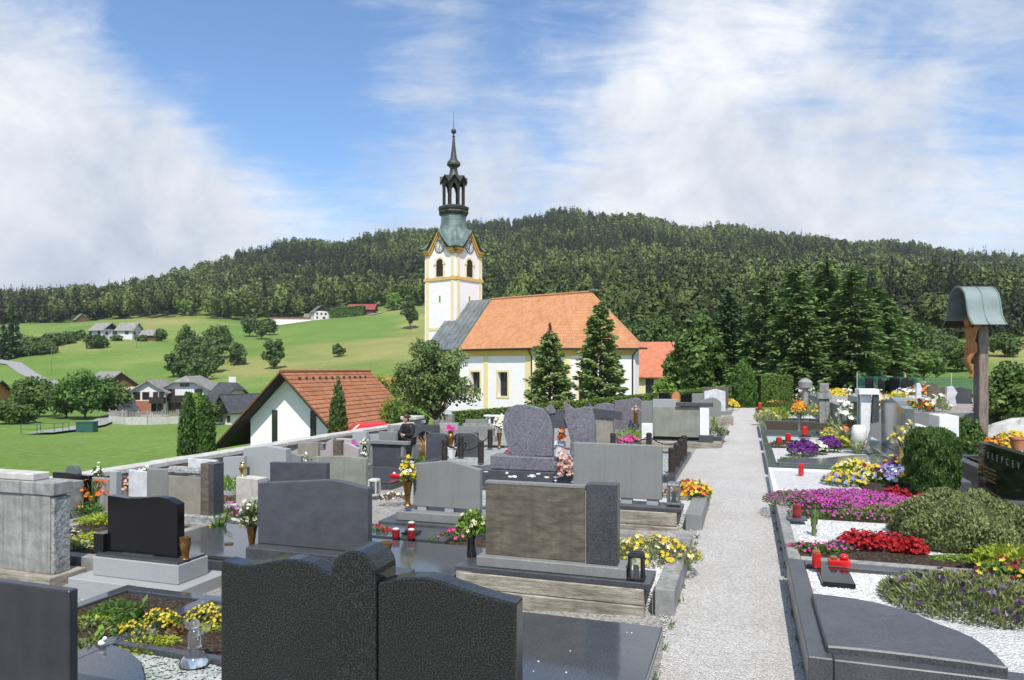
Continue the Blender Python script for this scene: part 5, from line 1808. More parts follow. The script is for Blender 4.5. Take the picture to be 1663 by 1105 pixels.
hedge('clipped_hedge', 'wide bright green hedge beside the green roofed house', [(gp(538, 416).x, 416), (gp(592, 416).x, 416)], [gp(538, 416).z - .5, gp(592, 416).z - .5], [gp(538, 416).z + 6, gp(592, 416).z + 5.5], 3.0, 2500, 1.1, 'leaf_green', 5)
# twin thujas and the thuja at the chapel
for i, (u, vt, lab) in enumerate(((306, 638, 'left column of the twin dark thujas beyond the wall'), (334, 642, 'right column of the twin dark thujas beyond the wall'))):
 q = at(u, 735, 31)
 zt_ = CAM_H - (vt - V0) * 31 / FOC
 h = zt_ + 3.4
 clipped('thuja', lab, 'thuja', (q.x, q.y, -3.4), [(.34, 0), (.40, h * .35), (.37, h * .65), (.24, h * .88), (.05, h)], 3600, .17, 'leaf_thuja', 41 + i, bumpy=.10, upright=.9)
q = at(549, 700, 36)
h = CAM_H - (613 - V0) * 36 / FOC + 3.6
clipped('thuja', 'slim pointed green thuja against the chapel roof', 'thuja', (q.x, q.y, -3.6), [(.52, 0), (.56, h * .3), (.46, h * .55), (.28, h * .8), (.12, h * .93), (.02, h)], 4200, .17, 'leaf_thuja', 45, bumpy=.09, upright=.9)
# shrubs between chapel and church
for i, (u, v, Y, rx, h, mt_, lab) in enumerate(((618, 640, 62, 1.8, 4.2, 'leaf_yellowgreen', 'yellow green shrub behind the chapel roof'), (652, 640, 50, 1.5, 3.6, 'leaf_lime', 'light green bush right of the chapel'), (668, 668, 40, .95, 1.5, 'leaf_hedge', 'clipped bush under the broadleaf tree'),
             (640, 672, 42, .9, 1.3, 'leaf_yellowgreen', 'low pale bush at the end of the chapel wall'), (1195, 640, 46, .01, .01, None, ''))):
 if mt_ is None:
  continue
 q = at(u, v, Y)
 z0 = -3.0 if u < 660 else -1.6
 hh = h if u > 645 else h + .6
 clipped('shrub', lab, 'shrub', (q.x, q.y, z0), [(rx * .7, 0), (rx, hh * .4), (rx * .8, hh * .75), (rx * .1, hh)], 2600, .24, mt_, 300 + i, bumpy=.14)

# hedge along the far end of the churchyard, pyramid thuja and hedge block
HP = [(720, 47.5, 690, 671), (815, 46.5, 690, 664), (905, 46, 680, 655), (1000, 45, 672, 646), (1090, 44.2, 664, 637), (1186, 43.4, 656, 627)]
hedge('boundary_hedge', 'long clipped hedge rising along the far side of the graves', [((u - U0) / FOC * Y, Y) for u, Y, vb, vt in HP], [CAM_H - (vb - V0) * Y / FOC - .5 for u, Y, vb, vt in HP], [CAM_H - (vt - V0) * Y / FOC for u, Y, vb, vt in HP], .55, 17000, .16, 'leaf_hedge', 9)
q = at(1207, 655, 44.5)
clipped('thuja', 'dense green pyramid thuja at the end of the path', 'thuja', (q.x, q.y, 0), [(.68, 0), (.80, .5), (.78, 1.3), (.58, 2.1), (.28, 2.7), (.03, 3.02)], 5200, .16, 'leaf_green', 47, bumpy=.06, upright=.5)
hedge('hedge_block', 'square clipped hedge block right of the pyramid thuja', [((1228 - U0) / FOC * 45, 45), ((1283 - U0) / FOC * 45, 45.4)], [0, 0], [2.0, 1.98], .6, 8000, .13, 'leaf_hedge', 12)

# ------------------------------------------------------------------ builders for the graves
ROW = 'headstones seen from behind left of the path'

def headstone(label, top, b, mt, base=None, th=0.14, plinth='concrete', pw=0.10, pt=0.34, group=None, name='headstone', base_v=None, gap=0.0, bevel=0.008):
 """upright slab facing along b; top = outline of its upper edge as photo pixels on the plane b"""
 P = [gb(u, v, b) for u, v in top]
 am = (P[0][0] + P[-1][0]) / 2
 gr = g(am)
 if base_v is not None:
  base = gb(top[-1][0], base_v, b)[1]
 if base is None:
  base = gr + 0.28
 r = yard(name, label, 'headstone', am, b, gr, group)
 poly = [(a - am, z - gr) for a, z in P] + [(P[-1][0] - am, base - gr), (P[0][0] - am, base - gr)]
 MB().prism(poly, lambda q, t: (q[0], t * th, q[1])).build('stone', mt, r, bevel=bevel)
 if plinth:
  x0, x1 = P[0][0] - am - pw, P[-1][0] - am + pw
  MB().box(x0, x1, th / 2 - pt / 2, th / 2 + pt / 2, -0.12, base - gr - gap - .002).build('plinth', plinth, r, bevel=0.01)
 return r, am, gr

def sidestone(label, top, a, mt, base=0.3, th=0.16, plinth='granite_charcoal', pw=0.12, pt=0.4, group=None, bevel=0.008, x0=0.0):
 """upright slab facing the path (-a); top = outline as photo pixels on the plane a, far end first"""
 P = [ga(u, v, a) for u, v in top]
 bm_ = (P[0][0] + P[-1][0]) / 2
 r = yard('headstone', label, 'headstone', a, bm_, 0, group)
 poly = [(b - bm_, z) for b, z in P] + [(P[-1][0] - bm_, base), (P[0][0] - bm_, base)]
 MB().prism(poly, lambda q, t: (x0 + t * th, q[0], q[1])).build('stone', mt, r, bevel=bevel)
 if plinth:
  y0, y1 = min(p[0] for p in P) - bm_ - pw, max(p[0] for p in P) - bm_ + pw
  MB().box(x0 + th / 2 - pt / 2, x0 + th / 2 + pt / 2, y0, y1, -.1, base - .002).build('plinth', plinth, r, bevel=.01)
 return r, bm_

def pebble_mesh(name, root, rng, x0, x1, y0, y1, z, n, size, mt, test=None):
 """real loose stones scattered over a bed"""
 ico = np.array([(0, 0, 1), (.9, 0, .2), (.28, .85, .2), (-.73, .53, .2), (-.73, -.53, .2), (.28, -.85, .2), (0, 0, -.6)])
 fc = [(0, 1, 2), (0, 2, 3), (0, 3, 4), (0, 4, 5), (0, 5, 1), (6, 2, 1), (6, 3, 2), (6, 4, 3), (6, 5, 4), (6, 1, 5)]
 V, Fq = [], []
 k = 0
 while k < n:
  x, y = rng.uniform(x0, x1), rng.uniform(y0, y1)
  if test and not test(x, y):
   n -= 1
   continue
  s = size * rng.uniform(.55, 1.2) * np.array([1, rng.uniform(.55, .95), rng.uniform(.45, .7)])
  a = rng.uniform(0, 6.28)
  Q = ico * s * .5
  Q = Q * rng.uniform(.85, 1.15, Q.shape)
  c_, s_ = math.cos(a), math.sin(a)
  Q = np.stack([Q[:, 0] * c_ - Q[:, 1] * s_ + x, Q[:, 0] * s_ + Q[:, 1] * c_ + y, Q[:, 2] + z + size * .12], 1)
  o = k * 7
  V.append(Q)
  Fq += [(i + o, j + o, l + o) for i, j, l in fc]
  k += 1
 me = bpy.data.meshes.new(name)
 me.from_pydata(np.concatenate(V).tolist(), [], Fq)
 me.materials.append(M[mt])
 o = bpy.data.objects.new(name, me)
 col.objects.link(o)
 o.parent = root
 o['kind'] = 'stuff'
 return o

mat('pebble_white', (0.50, 0.50, 0.49), (0.78, 0.78, 0.77), 30, .75)
mat('pebble_sage', (0.20, 0.235, 0.215), (0.46, 0.49, 0.46), 12, .6, lo=.3, hi=.7)

def grave(label, a0, a1, b0, b1, zt, fw, mt, bed='soil', open_front=False, group=None, bed_dz=-0.05, deep=0.15, cat='grave border', name='grave_border'):
 """kerb frame of four stones round a planted, pebbled or covered bed"""
 am = (a0 + a1) / 2
 gr = g(am)
 r = yard(name, label, cat, am, b0, gr, group)
 x0, x1, L, h = a0 - am, a1 - am, b1 - b0, zt - gr
 lo = -deep - abs(g(a1) - g(a0)) / 2
 MB().box(x0, x0 + fw, 0, L, lo, h).build('kerb', mt, r, bevel=.008)
 MB().box(x1 - fw, x1, 0, L, lo, h).build('kerb', mt, r, bevel=.008)
 MB().box(x0 + fw + .003, x1 - fw - .003, L - fw, L, lo, h - .003).build('kerb', mt, r, bevel=.008)
 if not open_front:
  MB().box(x0 + fw + .003, x1 - fw - .003, 0, fw, lo, h - .003).build('kerb', mt, r, bevel=.008)
 if bed:
  MB().box(x0 + fw * .8, x1 - fw * .8, fw * .8, L - fw * .8, lo + .02, h + bed_dz).build('bed', bed, r)
 return r, am, gr

def slab_on(r, name, mt, poly, z0, z1, bevel=.008):
 """flat cover stone: poly in the grave's own x, y"""
 return MB().prism(poly, lambda q, t: (q[0], q[1], z0 + t * (z1 - z0))).build(name, mt, r, bevel=bevel)

def spot(u, v, z):
 a, b = gz(u, v, z)
 return a, b, z

def candle(label, u, v, z, h=.2, rad=.05, body='candle_red', lid='brass', tray=None, group='grave candles', cap=True):
 a, b, _ = spot(u, v, z)
 r = yard('grave_candle', label, 'candle', a, b, z, group)
 z0 = 0
 if tray:
  MB().box(-rad * 2.1, rad * 2.1, -rad * 2.1, rad * 2.1, 0, .025).build('tray', tray, r, bevel=.004)
  z0 = .026
 MB().lathe([(rad * .92, z0), (rad, z0 + h * .08), (rad * .97, z0 + h * .5), (rad, z0 + h * .78), (rad * .8, z0 + h * .82)], 14).build('jar', body, r, smooth=True)
 if cap:
  MB().lathe([(rad * .86, z0 + h * .82), (rad * .9, z0 + h * .9), (rad * .55, z0 + h * .97), (rad * .2, z0 + h), (.001, z0 + h)], 12, cap=False).build('lid', lid, r, smooth=True)
 return r

def vase(label, a, b, z, h, rad, mt, flowers=(), leafmt='leaf_green', spread=2.2, fh=None, nleaf=120, fl_label=None, prof=None, fsize=.05, group='flower vases on the graves', fcat='bouquet', upright=.7):
 r = yard('vase', label, 'vase', a, b, z, group)
 prof = prof or [(.62, 0), (.72, .04), (.50, .12), (.62, .30), (.82, .55), (.70, .80), (.92, .97), (.98, 1.0), (.80, .985), (.55, .9)]
 MB().lathe([(rad * p, h * q) for p, q in prof], 16).build('vessel', mt, r, smooth=True)
 if flowers or nleaf:
  _seed[0] += 1
  f = yard('bouquet', fl_label or ('flowers in the ' + label), 'bouquet', a, b, z + h * .95, 'bouquets in vases')
  rng = np.random.default_rng(_seed[0])
  st = MB()
  for k in range(9):
   an = rng.uniform(0, 6.28)
   st.tube([(0, 0, -h * .3), (rad * .5 * math.cos(an), rad * .5 * math.sin(an), 0), (rad * spread * .7 * math.cos(an), rad * spread * .7 * math.sin(an), (fh or h * .8) * .8)], .005, 4)
  st.build('stems', 'twigs', f)
  bouquet_mesh(f, rng, rad * spread, rad * spread, fh or h * .8, nleaf, .085, leafmt, flowers, fsize=fsize, upright=upright, top_only=.55)
 return r

LILY = [(.55, 0), (.66, .03), (.46, .12), (.40, .26), (.52, .48), (.66, .72), (.84, .92), (.98, 1.0), (.84, .985), (.5, .9)]
URN = [(.55, 0), (.60, .03), (.42, .10), (.60, .30), (.95, .55), (.90, .75), (.60, .88), (.78, 1.0), (.6, .985), (.4, .9)]

def lantern(label, a, b, z, w, h, mt='iron', glow='candle_white'):
 r = yard('grave_lantern', label, 'lantern', a, b, z, 'lanterns on the graves')
 w2 = w / 2
 MB().box(-w2 * 1.12, w2 * 1.12, -w2 * 1.12, w2 * 1.12, 0, h * .10).build('foot', mt, r, bevel=.004)
 m = MB()
 for sx in (-1, 1):
  for sy in (-1, 1):
   m.box(sx * w2 - (w * .16 if sx > 0 else 0), sx * w2 + (w * .16 if sx < 0 else 0), sy * w2 - (w * .16 if sy > 0 else 0), sy * w2 + (w * .16 if sy < 0 else 0), h * .101, h * .84)
 m.build('frame', mt, r)
 MB().box(-w2 * 1.1, w2 * 1.1, -w2 * 1.1, w2 * 1.1, h * .842, h, top=.8).build('lantern_lid', mt, r, bevel=.012)
 gl = MB()
 e = w2 * .9
 for p, q in (((-e, -e), (e, -e)), ((e, -e), (e, e)), ((e, e), (-e, e)), ((-e, e), (-e, -e))):
  gl.add([(p[0], p[1], h * .1), (q[0], q[1], h * .1), (q[0], q[1], h * .84), (p[0], p[1], h * .84)], [(0, 1, 2, 3)])
 gl.build('pane', 'clear_glass', r)
 MB().lathe([(w * .2, h * .102), (w * .2, h * .5), (w * .12, h * .55)], 12).build('candle', glow, r, smooth=True)
 return r

# ================================================================== left of the path, first row
def double_stone():
 b = 3.6
 am, gr = -2.13, -0.09
 r = yard('headstone', 'large speckled dark granite double headstone with round-topped centre, nearest the camera', 'headstone', am, b, gr)
 def piece(name, px, th, y0=0.0, bev=.012):
  poly = [(gb(u, v, b)[0] - am, gb(u, v, b)[1] - gr) for u, v in px]
  poly += [(poly[-1][0], .14), (poly[0][0], .14)]
  return MB().prism(poly, lambda q, t: (q[0], y0 + t * th, q[1])).build(name, 'granite_speckled', r, bevel=bev, seg=2)
 piece('left_wing', [(358.5, 911), (372, 914.5), (390, 918), (410, 917), (440, 911), (465, 908), (485, 909.5), (505, 915), (522, 924), (538, 933)], .13)
 arc = [(539, 940)] + [(575.5 - 36.5 * math.cos(t) * (1 if t < 1.57 else 1.0), 927 + (t / math.pi) * 7 - 36.5 * math.sin(t)) for t in [math.pi * k / 14 for k in range(0, 15)]] + [(612, 946)]
 piece('centre_post', arc, .25, -.012)
 piece('right_wing', [(613, 947), (640, 940), (668, 937.5), (690, 938), (712, 943), (740, 952.5), (770, 963), (800, 972), (838, 981)], .13)
 MB().box(-1.1, 1.1, -.12, .34, -.12, .138).build('plinth', 'granite_charcoal', r, bevel=.01)

double_stone()
r, am, gr = grave('polished black grave slab by the path behind the double headstone', -3.2, -.66, 3.95, 6.0, .20, .10, 'granite_slab', None, name='grave_slab', cat='grave slab')
slab_on(r, 'cover_slab', 'granite_slab', [(-1.27, .02), (1.27, .02), (1.27, 2.05), (-1.27, 2.05)], .20 - gr + .002, .25 - gr)
fl = MB()
rngf = random.Random(2)
for i in range(7):
 x, y, s = rngf.uniform(.05, 1.05), rngf.uniform(.5, 1.9), rngf.uniform(.005, .010)
 fl.lathe([(s, .252 - gr), (s * .6, .258 - gr)], 6, (x, y, 0))
fl.build('petal_specks', 'chippings', r)

headstone('plain dark slate headstone cut off by the bottom left corner', [(-70, 936), (111.5, 960.5)], 3.6, 'slate_dark', base=-.1, th=.075, plinth='granite_charcoal')
# pebble bed beside it with flower strip
r, am, gr = grave('grave border with sage pebbles, divider kerb and flower strip beside the dark slate headstone', -6.6, -3.55, 3.8, 6.2, -.02, .14, 'granite_slab', 'grey_pebbles', bed_dz=-.06)
MB().box(-5.46 - am, -5.30 - am, .15, 2.25, -.1, .245).build('kerb', 'granite_slab', r, bevel=.008)
MB().box(-6.45 - am, -5.47 - am, .9, 2.2, 0, -.055 - gr + .012).build('soil_bed', 'soil', r)
MB().box(-5.29 - am, -3.70 - am, 1.12, 1.9, 0, -.055 - gr + .016).build('soil_bed', 'soil', r)
MB().box(-5.29 - am, -3.70 - am, 1.04, 1.115, 0, -.02 - gr).build('kerb', 'granite_charcoal', r, bevel=.006)
MB().box(-5.29 - am, -3.70 - am, 1.905, 1.97, 0, -.02 - gr).build('kerb', 'granite_charcoal', r, bevel=.006)
pl = [(-5.29, 1.0), (-5.05, .95), (-4.75, .80), (-4.45, .55), (-4.2, .25), (-4.1, .15), (-5.29, .15)]
slab_on(r, 'curved_slab', 'granite_slab', [(x - am, y) for x, y in pl], 0, -.015 - gr)
pebble_mesh('loose_pebbles', r, np.random.default_rng(3), -5.2 - am, -3.72 - am, .18, 1.02, -.075 - gr, 2600, .042, 'pebble_sage')
for (u, v, z, rx, h, lf, mt, fls, lab) in ((262, 1018, -.05, .15, .17, 'leaf_green', 'leaf_green', [('petal_yellow', 60)], 'yellow flowering cushion in the middle of the flower strip'), (335, 1008, -.05, .16, .17, 'leaf_green', 'leaf_olive', [('petal_yellow', 60)], 'yellow flowering cushion beside the glass figure'),
           (211, 1030, -.05, .14, .13, 'leaf_green', 'leaf_green', [('petal_yellow', 30)], 'smaller yellow flowering cushion at the left of the strip'), (238, 1046, -.05, .20, .07, 'x', 'leaf_yellowgreen', [], 'low yellow-green stonecrop mat on the strip edge'),
           (270, 1044, -.05, .12, .07, 'x', 'leaf_yellowgreen', [], 'small yellow-green stonecrop mat right of the larger mat'), (228, 1034, -.05, .13, .10, 'x', 'leaf_grey', [], 'grey-green carpet plant between the yellow cushions'),
           (165, 1002, -.05, .16, .10, 'x', 'leaf_green', [], 'low green plant in the soil bed by the divider kerb'), (150, 1010, -.05, .16, .08, 'x', 'leaf_yellowgreen', [], 'lime groundcover in the soil bed by the divider kerb'),
           (190, 992, -.05, .17, .13, 'x', 'leaf_green', [], 'leafy green clump in the soil bed by the divider kerb'), (340, 1024, -.05, .1, .09, 'x', 'leaf_yellowgreen', [('petal_yellow', 10)], 'tiny yellow-green tuft at the right end of the strip'),
           (140, 1050, -.05, .14, .08, 'x', 'leaf_olive', [], 'low olive plant at the left end of the strip'), (205, 1012, -.05, .15, .11, 'x', 'leaf_green', [], 'fresh green clump in front of the tulip plant'), (300, 1028, -.05, .14, .09, 'x', 'leaf_dry', [], 'reddish carpet plant between the two right cushions'),
           (142, 1018, -.05, .15, .10, 'x', 'leaf_olive', [], 'olive clump at the left end of the soil bed')):
 a, b, _ = spot(u, v, z)
 plant('flower_cushion' if fls else 'groundcover', lab, 'flowers' if fls else 'plant', a, b, z - .03, rx * 1.35, rx * 1.1, h * 1.1, int(420 * rx / .15), .05, mt, fls, fsize=.034, group='plants of the flower strip')
a, b, _ = spot(222, 1012, -.05)
blades('leafy_bulb', 'broad-leaved tulip plant rising from the divider kerb', 'plant', a, b, -.08, .10, .30, 9, .07, 'leaf_green', .5)
a, b, _ = spot(155, 1046, -.05)
blades('leafy_bulb', 'small pale-leaved bulb by the dark slate headstone', 'plant', a, b, -.08, .06, .20, 6, .05, 'leaf_lime', .45)
rngb = np.random.default_rng(17)
a, b, _ = spot(338, 1036, -.05)
rr = yard('bark_mulch', 'reddish bark chips at the right end of the flower strip', 'bark chips', a, b, -.075)
rr['kind'] = 'stuff'
pebble_mesh('chips', rr, rngb, -.35, .3, -.1, .22, 0.01, 260, .05, 'bark_chips')

def glass_angel():
 a, b, _ = spot(316, 1080, -.06)
 r = yard('glass_figure', 'clear glass angel figure standing on the sage pebbles', 'figurine', a, b, -.045)
 MB().lathe([(.125, 0), (.12, .02), (.09, .06), (.06, .10), (.052, .16), (.06, .22), (.05, .26), (.028, .285)], 16).build('gown', 'clear_glass', r, smooth=True)
 MB().ball((0, 0, .325), .042, 10).build('head', 'clear_glass', r, smooth=True)
 for s in (-1, 1):
  w = MB().prism([(s * .02, .18), (s * .06, .24), (s * .13, .27), (s * .15, .335), (s * .10, .32), (s * .06, .31), (s * .02, .27)], lambda q, t: (q[0], .03 + t * .018, q[1]))
  w.build('wing', 'clear_glass', r, bevel=.004)

glass_angel()
a, b, _ = spot(166, 1055, -.04)
r = yard('stone_bird', 'tiny white bird ornament on the kerb by the dark slate headstone', 'ornament', a, b, -.018)
MB().ball((0, 0, .035), .035, 8, sz=.8).build('body', 'marble_white', r, smooth=True)
MB().ball((.03, 0, .075), .02, 8).build('head', 'marble_white', r, smooth=True)

# ================================================================== second row
def concrete_stone():
 b = 7.0
 a1 = gb(82, 850, b)[0]
 am, gr = a1 - 1.1, g(a1 - 1.1)
 r = yard('headstone', 'broad weathered concrete headstone with stepped cap at the left edge', 'headstone', am, b, gr)
 z = lambda v: gb(82, v, b)[1] - gr
 MB().box(-1.1, .62, 0, .24, z(933), z(806)).build('panel', 'concrete', r, bevel=.006)
 MB().box(.623, 1.1, -.012, .24, z(933), z(806)).build('panel', 'concrete', r, bevel=.006)
 MB().box(1.101, 1.16, 0.0, .245, z(933), z(808)).build('end_face', 'concrete_rough', r, bevel=.01)
 MB().box(-1.1, 1.18, -.03, .27, z(805.5), z(784)).build('cap', 'concrete', r, bevel=.012)
 MB().box(-1.1, .78, 0, .25, z(783.7), z(772)).build('cap_step', 'concrete_pale', r, bevel=.012)
 MB().box(-1.1, 1.25, -.14, .42, -.25, z(933.3)).build('plinth', 'board_concrete', r, bevel=.01)

concrete_stone()
grave('grave border planted green behind the concrete headstone', -10.9, -8.6, 7.5, 9.9, -.22, .18, 'concrete', 'soil')
for (u, v, rx, h, mt, fls, lab) in ((135, 836, .42, .26, 'leaf_green', [], 'spreading green groundcover under the orange lilies'), (118, 890, .30, .16, 'leaf_variegated', [('petal_yellow', 16)], 'yellow variegated plant beside the rough stone end'), (146, 884, .28, .18, 'leaf_yellowgreen', [('petal_yellow', 14)], 'lime leaved plant left of the black headstone'),
         (160, 852, .40, .2, 'leaf_yellowgreen', [], 'lime green cushion left of the black headstone'), (112, 870, .2, .12, 'leaf_grey', [('petal_white', 30)], 'small white flowered cushion beside the rough stone end')):
 a, b, _ = spot(u, v, -.28)
 plant('garden_plant', lab, 'plant', a, b, -.28, rx, rx * .8, h, 420, .085, mt, fls, fsize=.035)
a, b, _ = spot(152, 830, -.3)
blades('lily', 'tall orange lilies flowering behind the black headstone', 'flowers', a, b, -.3, .30, .62, 60, .028, 'leaf_green', .25, flowers=[('petal_orangered', 26, .10)])
a, b, _ = spot(128, 838, -.3)
blades('lily', 'shorter orange lilies at the left of the lily clump', 'flowers', a, b, -.3, .20, .5, 30, .025, 'leaf_olive', .25, flowers=[('petal_orange', 20, .085)])

def black_stone():
 b = 6.95
 top = [(174.5, 805), (186, 806.5), (205, 809.5), (225, 809.5), (245, 807.6), (258, 807.3), (270, 810), (280, 814.5), (288, 819.5)]
 P = [gb(u, v, b) for u, v in top]
 am = (P[0][0] + P[-1][0]) / 2
 gr = g(am)
 r = yard('headstone', 'polished black headstone with wavy top on a grey two-step base', 'headstone', am, b, gr)
 zb = gb(288, 906, b)[1] - gr
 poly = [(p[0] - am, p[1] - gr) for p in P] + [(P[-1][0] - am, zb), (P[0][0] - am, zb)]
 MB().prism(poly, lambda q, t: (q[0], t * .12, q[1])).build('stone', 'granite_black', r, bevel=.008, seg=2)
 zu = gb(324, 920, 6.85)[1] - gr
 MB().box(-.62, .72, -.16, .34, .205, zu).build('upper_step', 'granite_pale', r, bevel=.008)
 MB().box(-.60, .70, -.14, .32, zu + .001, zu + .03).build('top_plate', 'granite_slab', r, bevel=.004)
 MB().box(-.82, .90, -.34, .5, -.25, .203).build('lower_step', 'granite_pale', r, bevel=.01)
 MB().box(-.30, .20, -.02, .14, zu + .031, zb - .001).build('foot_block', 'granite_charcoal', r)
 x = gb(158, 866, b)[0] - am
 MB().box(x, x + .17, -.06, .16, zu + .031, gb(170, 866, b)[1] - gr).build('side_block', 'granite_black', r, bevel=.006)
 return am, gr, zu

am, gr, zu = black_stone()
a, z = gb(301, 918, 6.95)
vase('bronze vase on the grey base of the wavy black headstone', a, 6.95, gr + zu + .03, .27, .075, 'bronze', nleaf=0, prof=[(.55, 0), (.62, .03), (.50, .10), (.66, .40), (.92, .70), (.80, .78), (.92, .96), (.95, 1.0), (.8, .985), (.4, .9)])
r, am2, gr2 = grave('polished grey grave slab behind the wavy black headstone', -8.0, -5.85, 7.5, 9.6, -.08, .12, 'granite_charcoal', None, name='grave_slab', cat='grave slab')
slab_on(r, 'cover_slab', 'granite_slab', [(-1.0, .05), (1.0, .05), (1.0, 1.7), (-1.0, 1.7)], -.08 - gr2 + .002, -.03 - gr2)
a, b, _ = spot(372, 884, -.03)
MB().lathe([(.06, -.03 - gr2), (.06, -.015 - gr2), (.02, -.01 - gr2)], 14, (a - am2, b - 7.5, 0)).build('ring', 'bronze', r)
for (u, v, rx, h, mt, fls, lab) in ((345, 868, .16, .16, 'leaf_green', [('petal_yellow', 26)], 'yellow primroses at the end of the polished slab'), (390, 858, .14, .13, 'leaf_green', [('petal_yellow', 14)], 'small yellow flowers beside the bronze vase'), (376, 842, .20, .30, 'leaf_green', [('petal_magenta', 26)], 'magenta flowers between the brown headstone and the slate headstone'),
         (368, 864, .13, .10, 'leaf_dry', [], 'dry brownish rosette at the end of the polished slab')):
 a, b, _ = spot(u, v, -.15)
 plant('flower_cushion', lab, 'flowers', a, b, -.2, rx, rx, h, 170, .075, mt, fls, fsize=.05)
a, b, _ = spot(356, 868, -.15)
blades('iris_leaves', 'long green iris leaves at the end of the polished slab', 'plant', a, b, -.2, .15, .42, 22, .045, 'leaf_green', .45)

r, am, gr = headstone('large dark slate headstone with slanting shoulders in the second row', [(418.4, 785), (440, 784), (533, 780), (560, 784), (597, 794)], 7.0, 'slate', th=.11, base_v=899, plinth='granite_charcoal', pw=.02, pt=.5)
MB().box(-1.0, 1.05, -.2, .55, -.05, .30).build('step', 'granite_charcoal', r, bevel=.01)
r, am3, gr3 = grave('dark grave border with polished slabs right of the slate headstone', -5.75, -3.0, 7.55, 10.0, -.05, .13, 'granite_charcoal', 'soil')
slab_on(r, 'cover_slab', 'granite_slab', [(-1.2, .1), (1.1, .1), (1.1, 1.5), (-1.2, 1.5)], -.2 - gr3, -.03 - gr3)
slab_on(r, 'cover_slab', 'granite_slab', [(-1.2, 1.7), (.3, 1.7), (.3, 2.25), (-1.2, 2.25)], -.2 - gr3, -.04 - gr3)
a, z = gb(409, 900, 7.05)
vase('tall bronze vase left of the slate headstone', a, 7.05, z, .34, .075, 'bronze', [('petal_white', 14), ('petal_cream', 12)], 'leaf_olive', 1.9, .34, 240, 'white and cream bouquet in the tall bronze vase', LILY, .06)
a, z = gb(627, 920, 7.1)
vase('bronze vase partly behind the round-topped centre post', a, 7.1, z, .27, .085, 'bronze', nleaf=0, prof=LILY)
for i, (u, v, lab) in enumerate(((643, 874, 'glass grave candle with red wax, left of three'), (668, 875, 'glass grave candle with red wax, right of three'), (668, 866, 'glass grave candle with red wax, behind the other two'))):
 candle(lab, u, v, -.03, .15, .055, 'candle_dark_red', 'marble_grey', 'granite_black' if i == 2 else None)
for (u, v, rx, h, fls, lab) in ((617, 868, .22, .16, [('petal_red', 14)], 'red geraniums beside the slate headstone'), (742, 876, .26, .18, [('petal_pink', 18), ('petal_red', 6)], 'pink and red flowers at the end of the polished slab'), (705, 882, .14, .10, [('petal_orange', 4)], 'small bronze-leaved plant beside the pink flowers'),
        ):
 a, b, _ = spot(u, v, -.1)
 plant('flower_cushion', lab, 'flowers', a, b, -.12, rx, rx * .7, h, 240, .06, 'leaf_green', fls, fsize=.06)

# brown two-part headstone by the path
def brown_stone():
 b = 7.15
 am, gr = -1.95, g(-1.95)
 r = yard('headstone', 'stained brown slab with a narrow slate pillar on a board-marked concrete base by the path', 'headstone', am, b, gr)
 p = lambda u, v: (gb(u, v, b)[0] - am, gb(u, v, b)[1] - gr)
 (x0, zt0), (x1, zt1) = p(788.5, 785), p(950, 794)
 zb = p(788.5, 900)[1]
 MB().prism([(x0, zt0), (x1, zt1), (x1, zb), (x0, zb)], lambda q, t: (q[0], t * .10, q[1])).build('panel', 'stone_brown', r, bevel=.006)
 MB().box(x0 - .004, x1, -.004, .104, max(zt0, zt1) + .0, max(zt0, zt1) + .025).build('edge', 'granite_grey', r)
 x2, zt2 = p(953, 785)
 x3, zt3 = p(1003.5, 787)
 MB().prism([(x2, zt2), (x3, zt3), (x3, zb), (x2, zb)], lambda q, t: (q[0], -.03 + t * .16, q[1])).build('pillar', 'granite_charcoal', r, bevel=.008)
 MB().box(x1 + .002, x2 - .002, .01, .07, zb, zt1 - .02).build('mortar_joint', 'concrete_pale', r)
 MB().box(x0 - .07, x3 + .10, -.10, .24, zb - .11, zb - .002).build('plinth', 'granite_grey', r, bevel=.008)
 MB().box(x0 - .30, x3 + .34, -.15, .34, zb - .17, zb - .112).build('base_plate', 'granite_charcoal', r, bevel=.006)
 rng = random.Random(9)
 n = 0
 z = zb - .172
 for k in range(2):
  h = (z + .02) / (2 - k)
  MB().box(x0 - .26, x3 + .28, -.17 + .012 * (1 - k), .30, z - h + .004, z).build('base_course', 'board_concrete', r, bevel=.01)
  z -= h
 return x3 + am, zb + gr

x3, zpl = brown_stone()
r, am, gr = grave('grey stone grave border by the path with yellow flowers and white pebbles', -2.95, -.66, 7.0, 9.45, .26, .19, 'concrete', 'white_pebbles', open_front=True, bed_dz=-.06)
MB().box(x3 + .36 - am, 1.14 - .2, 0, .22, -.2, .225 - gr).build('kerb', 'granite_grey', r, bevel=.008)
pebble_mesh('loose_pebbles', r, np.random.default_rng(5), -.3, .94, .25, 1.3, .195 - gr, 1500, .035, 'pebble_white')
a, b, _ = spot(1058, 912, .2)
plant('flower_bed', 'wide clump of yellow and cream flowers in the grey bordered grave', 'flowers', a - .05, b + .2, .17, .60, .52, .24, 1500, .10, 'leaf_hay', [('petal_yellow', 95), ('petal_cream', 40)], fsize=.055, upright=.8, leafaspect=.16)
a, z = gb(1035, 938, 7.18)
lantern('black grave lantern beside the slate pillar', a, 7.12, zpl - .11, .15, .27, 'iron')
a, z = gb(766, 906, 7.4)
vase('slim black vase left of the stained brown slab', a, 7.4, z, .27, .075, 'vase_black', [('petal_cream', 26)], 'leaf_lime', 2.3, .30, 420, 'yellow-green bouquet with cream flowers in the slim black vase', [(.55, 0), (.7, .05), (.78, .2), (.66, .5), (.62, .75), (.85, .97), (.9, 1), (.7, .985), (.4, .9)], .05)

